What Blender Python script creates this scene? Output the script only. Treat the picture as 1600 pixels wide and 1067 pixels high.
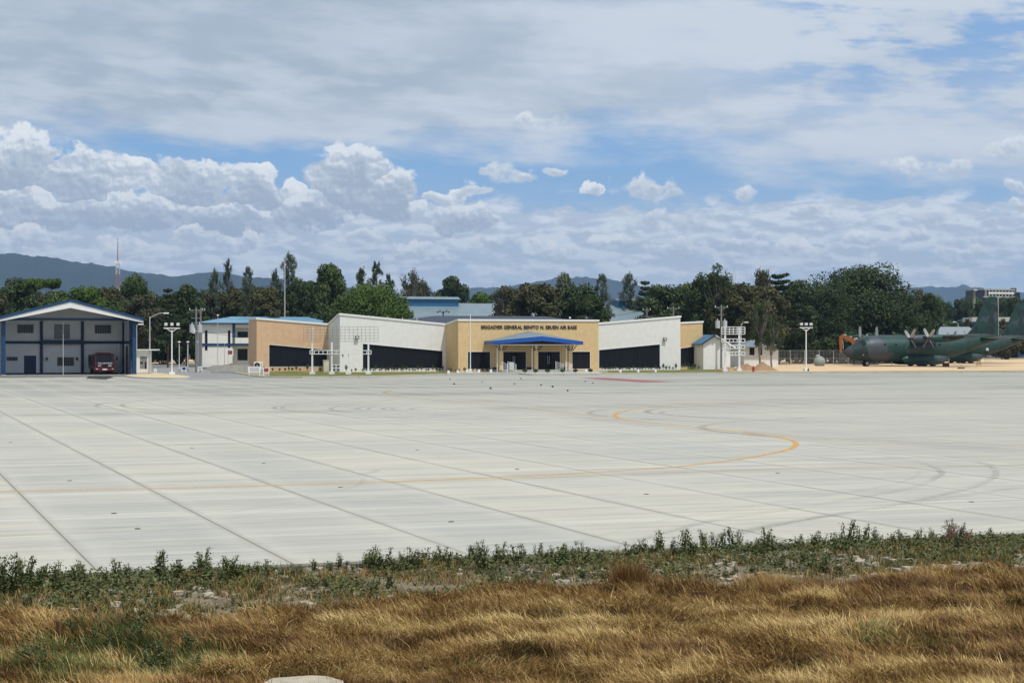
import bpy, math, random
import numpy as np
from mathutils import Vector, Matrix
R = math.radians
for _o in list(bpy.data.objects): bpy.data.objects.remove(_o)
SC = bpy.context.scene
COL = SC.collection
random.seed(7)
rng = np.random.default_rng(7)
# ------------------------------------------------------------------ camera
F, HZ, CH = 2800.0, 536.0, 4.0          # focal length and horizon in photo pixels, eye height in metres
cd = bpy.data.cameras.new('camera'); cam = bpy.data.objects.new('camera', cd); COL.objects.link(cam)
cd.sensor_width = 36.0; cd.lens = 36.0 * F / 1600.0
cam.location = (0, 0, CH); cam.rotation_euler = (R(90), 0, 0)
cd.shift_y = (HZ - 533.5) / 1600.0
cd.clip_start = 0.5; cd.clip_end = 40000
SC.camera = cam
SC.render.resolution_x, SC.render.resolution_y = 1024, 682
SC.view_settings.view_transform = 'Standard'; SC.view_settings.look = 'None'
SC.view_settings.exposure = 0.09; SC.view_settings.gamma = 1.0
SC.view_settings.use_curve_mapping = False
SC.render.engine = 'CYCLES'
SC.cycles.use_denoising = True
SC.cycles.max_bounces = 5; SC.cycles.diffuse_bounces = 3; SC.cycles.glossy_bounces = 2
SC.cycles.transmission_bounces = 2; SC.cycles.transparent_max_bounces = 8; SC.cycles.volume_bounces = 0
SC.cycles.caustics_reflective = False; SC.cycles.caustics_refractive = False
# ------------------------------------------------------------------ node expression helper
class X:
    nt = None
    def __init__(s, k): s.k = k
    def __add__(a, b): return m('ADD', a, b)
    __radd__ = __add__
    def __sub__(a, b): return m('SUBTRACT', a, b)
    def __rsub__(a, b): return m('SUBTRACT', b, a)
    def __mul__(a, b): return m('MULTIPLY', a, b)
    __rmul__ = __mul__
    def __truediv__(a, b): return m('DIVIDE', a, b)
    def __neg__(a): return m('MULTIPLY', a, -1.0)
def put(sock, v):
    if isinstance(v, X): X.nt.links.new(v.k, sock)
    elif isinstance(v, (tuple, list)):
        sock.default_value = (*v, 1.0) if len(v) == 3 and len(sock.default_value) == 4 else v
    else: sock.default_value = v
def nd(t, **kw):
    n = X.nt.nodes.new(t)
    for k, v in kw.items(): setattr(n, k, v)
    return n
def m(op, *a, clamp=False):
    n = nd('ShaderNodeMath', operation=op, use_clamp=clamp)
    for i, v in enumerate(a): put(n.inputs[i], v)
    return X(n.outputs[0])
def mx(a, b): return m('MAXIMUM', a, b)
def mn(a, b): return m('MINIMUM', a, b)
def comb(x, y, z=0.0):
    n = nd('ShaderNodeCombineXYZ')
    for i, v in enumerate((x, y, z)): put(n.inputs[i], v)
    return X(n.outputs[0])
def sep(v):
    n = nd('ShaderNodeSeparateXYZ'); put(n.inputs[0], v); return [X(o) for o in n.outputs]
def noise(vec, scale=1.0, detail=4.0, rough=0.5, dist=0.0, dim='3D'):
    n = nd('ShaderNodeTexNoise', noise_dimensions=dim); put(n.inputs['Vector'], vec); put(n.inputs['Scale'], scale)
    put(n.inputs['Detail'], detail); put(n.inputs['Roughness'], rough); put(n.inputs['Distortion'], dist)
    return X(n.outputs[0])
def voro(vec, scale=1.0, detail=0.0, rough=0.5, smooth=0.6):
    n = nd('ShaderNodeTexVoronoi', feature='F1', voronoi_dimensions='2D'); put(n.inputs['Vector'], vec); put(n.inputs['Scale'], scale)
    put(n.inputs['Detail'], detail); put(n.inputs['Roughness'], rough)
    return X(n.outputs['Distance'])
def white(vec):
    n = nd('ShaderNodeTexWhiteNoise'); put(n.inputs['Vector'], vec); return X(n.outputs['Value'])
def sm(x, lo, hi, a=0.0, b=1.0):
    n = nd('ShaderNodeMapRange', interpolation_type='SMOOTHSTEP'); put(n.inputs[0], x)
    for i, v in enumerate((lo, hi, a, b)): put(n.inputs[i + 1], v)
    return X(n.outputs[0])
def mixc(f, a, b, blend='MIX'):
    n = nd('ShaderNodeMix', data_type='RGBA', blend_type=blend); put(n.inputs[0], f); put(n.inputs[6], a); put(n.inputs[7], b)
    return X(n.outputs[2])
def mixf(f, a, b): return a + (b - a) * f
def scalec(c, f):
    n = nd('ShaderNodeVectorMath', operation='SCALE'); put(n.inputs[0], c); put(n.inputs[3], f); return X(n.outputs[0])
# ------------------------------------------------------------------ world: physical sky with clouds
SUN_AZ, SUN_EL = R(138), R(64)          # azimuth clockwise from +Y
SUN = Vector((math.sin(SUN_AZ) * math.cos(SUN_EL), math.cos(SUN_AZ) * math.cos(SUN_EL), math.sin(SUN_EL)))
W = bpy.data.worlds.new('World'); SC.world = W; W.use_nodes = True
X.nt = W.node_tree; X.nt.nodes.clear()
sky = nd('ShaderNodeTexSky', sky_type='NISHITA'); sky.sun_disc = False
sky.sun_elevation = SUN_EL; sky.sun_rotation = SUN_AZ; sky.altitude = 0; sky.air_density = 1.0; sky.dust_density = 0.6; sky.ozone_density = 1.5
tc = nd('ShaderNodeTexCoord')
dx, dy, dz = sep(X(tc.outputs['Generated']))
K = 2800.0
A = m('ARCTAN2', dx, dy) * K + 800.0                      # azimuth and elevation on a scale of 2800 units per radian
EL = 536.0 - m('ARCSINE', dz) * K
def ae(px, py):
    az = math.atan((px - 800) / F)
    return 800 + K * az, 536 - K * math.atan((536 - py) / F * math.cos(az))
# warp shared by the cumulus layers
n2d = lambda x, y, d, r=0.55: noise(comb(x, y), 1.0, d, r, 0.0, '2D')
w1 = n2d(A / 60.0 + 3.1, EL / 48.0 + 7.0, 5) - 0.5
w2 = n2d(A / 60.0 + 31.1, EL / 48.0 + 57.0, 5) - 0.5
big = n2d(A / 130.0 + 77.0, EL / 70.0 + 12.0, 3) - 0.5
bx, by = A / 46.0 + w1 * 0.9, EL / 38.0 + w2 * 0.9
bil = voro(comb(bx, by), 1.0, 2.0, 0.5)
bil2 = voro(comb(bx + 0.10, by - 0.22), 1.0, 2.0, 0.5)
relief = (bil2 - bil)                                     # >0 where the surface turns up to the light
Aw, Ew = A + w1 * 52.0, EL + w2 * 40.0
fine = n2d(A / 20.0 + 5.0, EL / 16.0 + 91.0, 5, 0.6) - 0.5
fine2 = n2d((A + 3.0) / 20.0 + 5.0, (EL - 5.0) / 16.0 + 91.0, 5, 0.6) - 0.5
def lumps(L):
    f = None; h = None
    for (px, py, rx, ry) in L:
        a, e = ae(px, py)
        ux = (Aw - a) * (1.0 / rx); uy = (Ew - e) * (1.0 / ry)
        q = ux * ux + uy * uy
        if f is None: f, h = q, uy
        else:
            c = m('LESS_THAN', q, f)
            h = m('MULTIPLY_ADD', uy - h, c, h)
            f = mn(f, q)
    return 1.0 - m('SQRT', f), h
base = scalec(X(sky.outputs[0]), 1.0)
hsv = nd('ShaderNodeHueSaturation'); put(hsv.inputs['Saturation'], 1.25); put(hsv.inputs['Value'], 1.0); put(hsv.inputs['Color'], base)
base = X(hsv.outputs[0])
S10 = 10.0
def cc(r, g, b):
    f = lambda c: (c / 255 / 12.92 if c <= 10.3 else ((c / 255 + .055) / 1.055) ** 2.4)
    return (f(r) * S10, f(g) * S10, f(b) * S10)
# pale air near the horizon
airf = sm(EL, 180.0, 480.0)
col = mixc(0.55, base, cc(98, 164, 236))
col = mixc(airf * 0.70, col, cc(186, 209, 232))
# -- high stratus sheet: covers everything above a ragged lower edge
n1 = n2d(A / 520.0 + EL / 900.0 + 1.3, EL / 130.0 - A / 2600.0, 7, 0.58)
n2 = n2d(A / 170.0 + 7.3, EL / 42.0 - A / 700.0, 6, 0.6)
edge = 222.0 + sm(A, 900.0, 1500.0) * 50.0 - sm(A, 850.0, 960.0) * 22.0 + sm(A, 560.0, 760.0) * 12.0 - sm(A, 300.0, 60.0) * 10.0 + sm(A, 1480.0, 1620.0) * 20.0 + sm(A, 1000.0, 1200.0) * 22.0
cover = sm(edge - EL + (n1 - 0.5) * 110.0 + (n2 - 0.5) * 100.0, -34.0, 46.0)
holes = sm(n1 * 0.55 + n2 * 0.6, 0.47, 0.60)
rightf = sm(A, 1000.0, 1350.0) * sm(EL, 300.0, 60.0)
cover = cover * (1.0 - rightf * (1.0 - holes) * 0.75)
tone = sm(A + (n1 - 0.5) * 900.0, 450.0, 1100.0)
st = mixc(tone, cc(178, 189, 201), cc(211, 218, 226))
st = mixc(sm(n2 + (n1 - 0.5) * 0.8, 0.35, 0.68) * 0.42, st, cc(218, 224, 230))
st = mixc(sm(n1, 0.36, 0.56, 0.40, 0.0), st, cc(168, 181, 196))
st = mixc(sm(EL, 30.0, 200.0) * sm(n2, 0.4, 0.7) * 0.5, st, cc(226, 231, 236))
col = mixc(cover * 0.96, col, st)
# -- low broken cloud down to the horizon
n3 = n2d(A / 95.0 + 11.0, EL / 34.0, 6, 0.58)
n4 = n2d((A + 7.0) / 95.0 + 11.0, (EL - 7.0) / 34.0, 6, 0.58)
lowm = sm(EL, 292.0, 350.0) * sm(EL, 480.0, 400.0, 0.35, 1.0)
low = mx(sm(n3 + (lowm - 0.5) * 0.34 + w1 * 0.12, 0.40, 0.56) * sm(EL, 285.0, 325.0), sm(EL + (n1 - 0.5) * 90.0, 300.0, 360.0) * 0.45)
lowc = mixc(sm(n4 - n3 + (n3 - 0.5) * 0.25, -0.08, 0.09), cc(205, 213, 223), cc(248, 250, 250))
lowc = mixc(sm(EL, 380.0, 520.0) * 0.5, lowc, cc(190, 203, 222))
col = mixc(low * 0.84, col, lowc)
# -- cumulus heaps
def heap(L, top, mid, bot, amp=0.55, soft=0.10, alpha=1.0, lit=1.0):
    global col
    f, h = lumps(L)
    d = f + (0.45 - bil) * amp * 0.8 + fine * amp * 0.9 + w2 * amp * 0.6
    al = sm(d, 0.02, 0.02 + soft)
    s = sm(h * 0.62 - relief * 0.35 * lit - (fine2 - fine) * 1.1 + big * 1.0 + d * 0.55 - 0.12, -0.62, 0.66)       # 0 lit crest .. 1 shaded base
    c = mixc(sm(s, 0.0, 0.5), top, mid); c = mixc(sm(s, 0.42, 1.0), c, bot)
    col = mixc(al * alpha, col, c)
T_, M_, B_ = cc(244, 247, 248), cc(216, 223, 230), cc(182, 193, 206)
heap([(212, 268, 42, 34), (410, 268, 34, 22), (455, 300, 30, 30), (700, 305, 46, 14), (925, 296, 30, 12), (640, 330, 40, 26)], cc(253, 254, 253), cc(238, 242, 244), cc(200, 210, 220), 0.42)
heap([(20, 250, 90, 72), (130, 280, 92, 56), (300, 290, 84, 50), (395, 298, 66, 50), (545, 282, 80, 72), (566, 262, 50, 52), (606, 304, 62, 50), (480, 330, 90, 40), (200, 330, 150, 40), (40, 330, 110, 50), (350, 345, 130, 32), (722, 342, 70, 30)], T_, cc(200, 209, 219), cc(174, 186, 200), 0.42, 0.16)
heap([(770, 268, 34, 20), (808, 277, 46, 14), (818, 190, 30, 13), (856, 192, 34, 14), (740, 300, 40, 11), (1020, 298, 48, 16), (930, 296, 30, 10), (1640, 250, 50, 26), (994, 287, 56, 24), (880, 270, 22, 11), (1048, 308, 44, 15), (1158, 301, 30, 16), (1265, 332, 42, 19), (1008, 342, 56, 22), (1076, 346, 42, 20), (1180, 345, 40, 12), (1455, 340, 46, 20), (1495, 262, 44, 27), (1570, 232, 50, 20), (1585, 290, 34, 20), (1600, 320, 24, 14), (1420, 262, 40, 22), (1545, 345, 30, 16)], cc(243, 246, 247), cc(222, 228, 233), cc(196, 206, 217), 0.75, 0.42, 0.95)
heap([(60, 372, 70, 20), (190, 385, 56, 20), (300, 372, 60, 18), (380, 380, 50, 20), (560, 375, 60, 18), (650, 392, 70, 22), (760, 378, 56, 16), (860, 392, 80, 22), (960, 380, 60, 16), (1060, 392, 66, 20), (1160, 384, 56, 17), (1250, 392, 60, 18), (1350, 372, 40, 18), (1425, 368, 36, 16), (1500, 395, 60, 16)], cc(255, 255, 254), cc(230, 235, 239), cc(194, 205, 217), 0.62, 0.26, 0.9)
# below the horizon: plain hazy ground tone (hidden by the terrain)
col = mixc(sm(EL, 535.0, 560.0), col, cc(120, 125, 120))
bg = nd('ShaderNodeBackground'); put(bg.inputs[0], col); bg.inputs[1].default_value = 0.10
wo = nd('ShaderNodeOutputWorld'); X.nt.links.new(bg.outputs[0], wo.inputs[0])
W.cycles.sampling_method = 'NONE'
# ------------------------------------------------------------------ sun
sd = bpy.data.lights.new('sun', 'SUN'); sun = bpy.data.objects.new('sun', sd); COL.objects.link(sun)
sd.energy = 3.3; sd.angle = R(0.9); sd.color = (1.0, 0.955, 0.89)
sun.rotation_euler = (-SUN).to_track_quat('-Z', 'Y').to_euler(); sun.location = (40, -40, 120)
# ------------------------------------------------------------------ frames and projections
AX = R(19.74)                           # the apron grid and every building follow this direction
UD = Vector((math.cos(AX), math.sin(AX), 0)); VD = Vector((-math.sin(AX), math.cos(AX), 0))
def G(px, py, z=0.0):
    D = F * (CH - z) / (py - HZ); return Vector(((px - 800) / F * D, D, z))
def P(px, py, D): return Vector(((px - 800) / F * D, D, CH - (py - HZ) / F * D))
def XD(px, D): return (px - 800) / F * D
def uv(p): return (p[0] * UD.x + p[1] * UD.y, p[0] * VD.x + p[1] * VD.y)
def UV(u, v, z=0.0): return Vector((u * UD.x + v * VD.x, u * UD.y + v * VD.y, z))
def hit(px, py, O, yl, ang=None):
    """where the sight line of a photo pixel meets the plane y=yl of a frame at O turned by AX -> local x, z"""
    a = AX if ang is None else ang
    ux, uy = math.cos(a), math.sin(a); vx, vy = -uy, ux
    k = (px - 800) / F
    ox, oy = O[0] + vx * yl, O[1] + vy * yl
    t = (k * oy - ox) / (ux - k * uy)
    D = oy + uy * t
    return t, CH - (py - HZ) / F * D - (O[2] if len(O) > 2 else 0)
# ------------------------------------------------------------------ mesh builder
class MB:
    def __init__(s): s.v = []; s.f = []
    def add(s, vs, fs):
        n = len(s.v); s.v += [tuple(v) for v in vs]; s.f += [tuple(i + n for i in f) for f in fs]; return s
    def box(s, x0, x1, y0, y1, z0, z1):
        if x0 > x1: x0, x1 = x1, x0
        if y0 > y1: y0, y1 = y1, y0
        if z0 > z1: z0, z1 = z1, z0
        return s.add([(x0, y0, z0), (x1, y0, z0), (x1, y1, z0), (x0, y1, z0), (x0, y0, z1), (x1, y0, z1), (x1, y1, z1), (x0, y1, z1)],
                     [(0, 3, 2, 1), (4, 5, 6, 7), (0, 1, 5, 4), (1, 2, 6, 5), (2, 3, 7, 6), (3, 0, 4, 7)])
    def prism(s, poly, y0, y1):         # poly in x,z (counter-clockwise seen from -y), extruded along y
        n = len(poly); vs = [(x, y0, z) for x, z in poly] + [(x, y1, z) for x, z in poly]
        fs = [tuple(range(n)), tuple(reversed(range(n, 2 * n)))] + [(i, i + n, (i + 1) % n + n, (i + 1) % n) for i in range(n)]
        return s.add(vs, fs)
    def prismx(s, poly, x0, x1):        # poly in y,z extruded along x
        n = len(poly); vs = [(x0, y, z) for y, z in poly] + [(x1, y, z) for y, z in poly]
        fs = [tuple(reversed(range(n))), tuple(range(n, 2 * n))] + [(i, (i + 1) % n, (i + 1) % n + n, i + n) for i in range(n)]
        return s.add(vs, fs)
    def slab(s, poly, z0, z1):          # poly in x,y extruded in z
        n = len(poly); vs = [(p[0], p[1], z0) for p in poly] + [(p[0], p[1], z1) for p in poly]
        fs = [tuple(reversed(range(n))), tuple(range(n, 2 * n))] + [(i, (i + 1) % n, (i + 1) % n + n, i + n) for i in range(n)]
        return s.add(vs, fs)
    def cyl(s, p0, p1, r0, r1=None, n=8, cap=True):
        p0, p1 = Vector(p0), Vector(p1); r1 = r0 if r1 is None else r1
        d = (p1 - p0); d = d.normalized() if d.length > 0 else Vector((0, 0, 1))
        a = d.orthogonal().normalized(); b = d.cross(a)
        vs = []
        for p, r in ((p0, r0), (p1, r1)):
            for i in range(n):
                t = 2 * math.pi * i / n; vs.append(p + a * (r * math.cos(t)) + b * (r * math.sin(t)))
        fs = [(i, (i + 1) % n, (i + 1) % n + n, i + n) for i in range(n)]
        if cap: fs += [tuple(reversed(range(n))), tuple(range(n, 2 * n))]
        return s.add(vs, fs)
    def tube(s, pts, r, n=6):
        for i in range(len(pts) - 1):
            ra = r[i] if isinstance(r, (list, tuple)) else r; rb = r[i + 1] if isinstance(r, (list, tuple)) else r
            s.cyl(pts[i], pts[i + 1], ra, rb, n)
        return s
    def ball(s, c, rx, ry=None, rz=None, n=8, k=6):
        ry = rx if ry is None else ry; rz = rx if rz is None else rz
        vs = [(c[0], c[1], c[2] - rz)]
        for j in range(1, k):
            ph = -math.pi / 2 + math.pi * j / k
            for i in range(n):
                t = 2 * math.pi * i / n; vs.append((c[0] + rx * math.cos(ph) * math.cos(t), c[1] + ry * math.cos(ph) * math.sin(t), c[2] + rz * math.sin(ph)))
        vs.append((c[0], c[1], c[2] + rz)); fs = []
        for i in range(n): fs.append((0, 1 + (i + 1) % n, 1 + i))
        for j in range(k - 2):
            for i in range(n):
                a = 1 + j * n; fs.append((a + i, a + (i + 1) % n, a + n + (i + 1) % n, a + n + i))
        a = 1 + (k - 2) * n
        for i in range(n): fs.append((a + i, a + (i + 1) % n, len(vs) - 1))
        return s.add(vs, fs)
    def loft(s, rings, cap=True):
        n = len(rings[0]); o = len(s.v)
        for r in rings: s.v += [tuple(p) for p in r]
        for j in range(len(rings) - 1):
            for i in range(n): s.f.append((o + j * n + i, o + j * n + (i + 1) % n, o + (j + 1) * n + (i + 1) % n, o + (j + 1) * n + i))
        if cap: s.f.append(tuple(o + i for i in reversed(range(n)))); s.f.append(tuple(o + (len(rings) - 1) * n + i for i in range(n)))
        return s
    def build(s, name, mat=None, parent=None, smooth=False, loc=None, rotz=0.0, bevel=0.0):
        me = bpy.data.meshes.new(name); me.from_pydata(s.v, [], s.f)
        if mat is not None: me.materials.append(mat)
        if smooth:
            me.polygons.foreach_set('use_smooth', [True] * len(me.polygons))
            me.set_sharp_from_angle(angle=R(40))
        me.update()
        o = bpy.data.objects.new(name, me); COL.objects.link(o)
        if parent is not None: o.parent = parent
        if loc is not None: o.location = loc; o.rotation_euler.z = rotz
        if bevel:
            b = o.modifiers.new('bevel', 'BEVEL'); b.width = bevel; b.segments = 2; b.limit_method = 'ANGLE'
        return o
def npmesh(name, V, Fc, mat, parent=None, attrs=None, smooth=False):
    V = np.asarray(V, np.float32).reshape(-1, 3); Fc = np.asarray(Fc, np.int32); k = Fc.shape[1]
    me = bpy.data.meshes.new(name)
    me.vertices.add(len(V)); me.vertices.foreach_set('co', V.ravel())
    me.loops.add(Fc.size); me.loops.foreach_set('vertex_index', Fc.ravel())
    me.polygons.add(len(Fc)); me.polygons.foreach_set('loop_start', np.arange(0, Fc.size, k, dtype=np.int32))
    me.polygons.foreach_set('loop_total', np.full(len(Fc), k, np.int32))
    me.polygons.foreach_set('use_smooth', np.full(len(Fc), bool(smooth)))
    for an, av in (attrs or {}).items():
        at = me.attributes.new(an, 'FLOAT', 'POINT'); at.data.foreach_set('value', np.asarray(av, np.float32))
    me.update(calc_edges=True); me.materials.append(mat)
    o = bpy.data.objects.new(name, me); COL.objects.link(o)
    if parent is not None: o.parent = parent
    return o
def tag(o, label=None, cat=None, group=None, kind=None):
    if label: o['label'] = label
    if cat: o['category'] = cat
    if group: o['group'] = group
    if kind: o['kind'] = kind
    return o
def empty(name, loc, rz=0.0, label=None, cat=None, group=None):
    o = bpy.data.objects.new(name, None); COL.objects.link(o); o.location = loc; o.rotation_euler.z = rz
    o.empty_display_size = 0.3
    return tag(o, label, cat, group)
def dup(root, loc, rz=0.0, sc=1.0, label=None, group=None):
    r = root.copy(); COL.objects.link(r); r.location = loc; r.rotation_euler.z = rz
    r.scale = (sc, sc, sc) if not isinstance(sc, (tuple, list)) else sc
    if label: r['label'] = label
    if group: r['group'] = group
    for ch in root.children:
        c = ch.copy(); COL.objects.link(c); c.parent = r
        for g in ch.children:
            e = g.copy(); COL.objects.link(e); e.parent = c
    return r
# numpy value noise
_lat = rng.random((256, 256))
def vnoise(x, y, oct=4, per=0.5):
    x = np.asarray(x, float); y = np.asarray(y, float); t = np.zeros(np.broadcast(x, y).shape); a = 1.0; s = 0.0; f = 1.0
    for o in range(oct):
        xx = x * f + 17.3 * o; yy = y * f + 31.7 * o
        xi = np.floor(xx).astype(int); yi = np.floor(yy).astype(int); fx = xx - xi; fy = yy - yi
        fx = fx * fx * (3 - 2 * fx); fy = fy * fy * (3 - 2 * fy)
        g = lambda i, j: _lat[(xi + i) % 256, (yi + j) % 256]
        t = t + a * ((g(0, 0) * (1 - fx) + g(1, 0) * fx) * (1 - fy) + (g(0, 1) * (1 - fx) + g(1, 1) * fx) * fy)
        s += a; a *= per; f *= 2
    return t / s
# ------------------------------------------------------------------ materials
MATS = {}
def mat(name, c, rough=0.7, metal=0.0, var=0.12, vscale=1.5, c2=None, bump=0.0, bscale=20.0, streak=0.0, spec=0.4, coat=0.0):
    """plain painted, rendered or metal surface: broad tint noise, fine grain, optional rain streaks"""
    if name in MATS: return MATS[name]
    M = bpy.data.materials.new(name); M.use_nodes = True; X.nt = M.node_tree; b = M.node_tree.nodes['Principled BSDF']
    pos = X(nd('ShaderNodeTexCoord').outputs['Object'])
    n = noise(pos, vscale, 5, 0.6)
    c2 = c2 or tuple(v * 0.72 for v in c)
    k = mixc(sm(n, 0.35, 0.7) * min(1.0, var * 4), c, c2)
    g = noise(pos, vscale * 14, 3, 0.6)
    k = mixc(0.5, k, scalec(k, 1.0 + (g - 0.5) * var * 2.0))
    if streak:
        x, y, z = sep(pos)
        s = noise(comb(x * 5.0, y * 5.0, z * 0.35), 1.0, 4, 0.6)
        k = mixc(sm(s, 0.5, 0.75) * streak, k, tuple(v * 0.5 for v in c))
    put(b.inputs['Base Color'], k); b.inputs['Roughness'].default_value = rough; b.inputs['Metallic'].default_value = metal
    b.inputs['Specular IOR Level'].default_value = spec
    if coat: b.inputs['Coat Weight'].default_value = coat
    if bump:
        bn = nd('ShaderNodeBump'); bn.inputs['Strength'].default_value = bump; bn.inputs['Distance'].default_value = 0.02
        put(bn.inputs['Height'], noise(pos, bscale, 4, 0.6)); X.nt.links.new(bn.outputs[0], b.inputs['Normal'])
    MATS[name] = M; return M
def L3(r, g, b):
    f = lambda c: (c / 255 / 12.92 if c <= 10.3 else ((c / 255 + .055) / 1.055) ** 2.4)
    return (f(r), f(g), f(b))
m_white = mat('white_render', (0.78, 0.775, 0.73), 0.8, var=0.06, streak=0.13, bump=0.1)
m_tan = mat('tan_render', (0.70, 0.50, 0.25), 0.8, var=0.09, streak=0.2, bump=0.1)
m_peach = mat('peach_render', (0.68, 0.455, 0.275), 0.8, var=0.09, streak=0.2, bump=0.1)
m_trim = mat('white_trim', (0.80, 0.79, 0.76), 0.6, var=0.04)
m_glass = mat('dark_tinted_glass', (0.013, 0.014, 0.018), 0.09, var=0.1, spec=0.12)
m_glass2 = mat('window_glass', (0.02, 0.025, 0.03), 0.1, var=0.1, spec=0.3)
m_black = mat('black_metal', (0.012, 0.012, 0.014), 0.5)
m_navy = mat('navy_paint', (0.012, 0.035, 0.085), 0.55, var=0.1)
m_blue = mat('blue_paint', (0.007, 0.052, 0.135), 0.5, var=0.1)
m_bluefascia = mat('bright_blue_fascia', (0.012, 0.085, 0.36), 0.4, var=0.08)
m_groof = mat('grey_blue_roof', (0.17, 0.225, 0.25), 0.45, var=0.12, vscale=0.5)
m_lroof = mat('light_blue_roof', (0.14, 0.29, 0.41), 0.4, var=0.1, vscale=0.5)
m_broof = mat('blue_roof', (0.022, 0.13, 0.26), 0.42, var=0.1, vscale=0.5)
m_darkroof = mat('dark_roof', (0.02, 0.028, 0.045), 0.5, var=0.1, vscale=0.5)
m_gwall = mat('grey_white_wall', (0.74, 0.76, 0.78), 0.8, var=0.06, streak=0.1)
m_galv = mat('galvanised_steel', (0.55, 0.56, 0.56), 0.5, 0.3, var=0.1)
m_pole = mat('weathered_pole', (0.22, 0.22, 0.20), 0.85, var=0.15)
m_wpost = mat('white_painted_steel', (0.80, 0.80, 0.79), 0.45, var=0.04)
m_conc = mat('old_concrete', (0.42, 0.41, 0.37), 0.9, var=0.15, bump=0.3)
m_kerb = mat('kerb_concrete', (0.50, 0.49, 0.45), 0.9, var=0.15)
m_red = mat('fire_red_paint', (0.125, 0.006, 0.010), 0.35, var=0.08, coat=0.3)
m_tyre = mat('tyre_rubber', (0.012, 0.012, 0.012), 0.85)
m_rim = mat('wheel_rim', (0.45, 0.46, 0.47), 0.5, 0.2)
m_orange = mat('orange_plant_paint', (0.34, 0.10, 0.02), 0.45, var=0.15)
m_chrome = mat('headlight_glass', (0.75, 0.75, 0.72), 0.15, 0.2)
m_letter = mat('dark_lettering', (0.035, 0.02, 0.02), 0.5)
m_wletter = mat('white_lettering', (0.85, 0.85, 0.82), 0.5)
m_wire = mat('cable', (0.03, 0.03, 0.03), 0.7)
m_stone = mat('pale_stone', (0.38, 0.335, 0.25), 0.9, var=0.2, vscale=6, bump=0.5)
m_rust = mat('rusty_steel', (0.09, 0.035, 0.02), 0.9, var=0.2)
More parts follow.
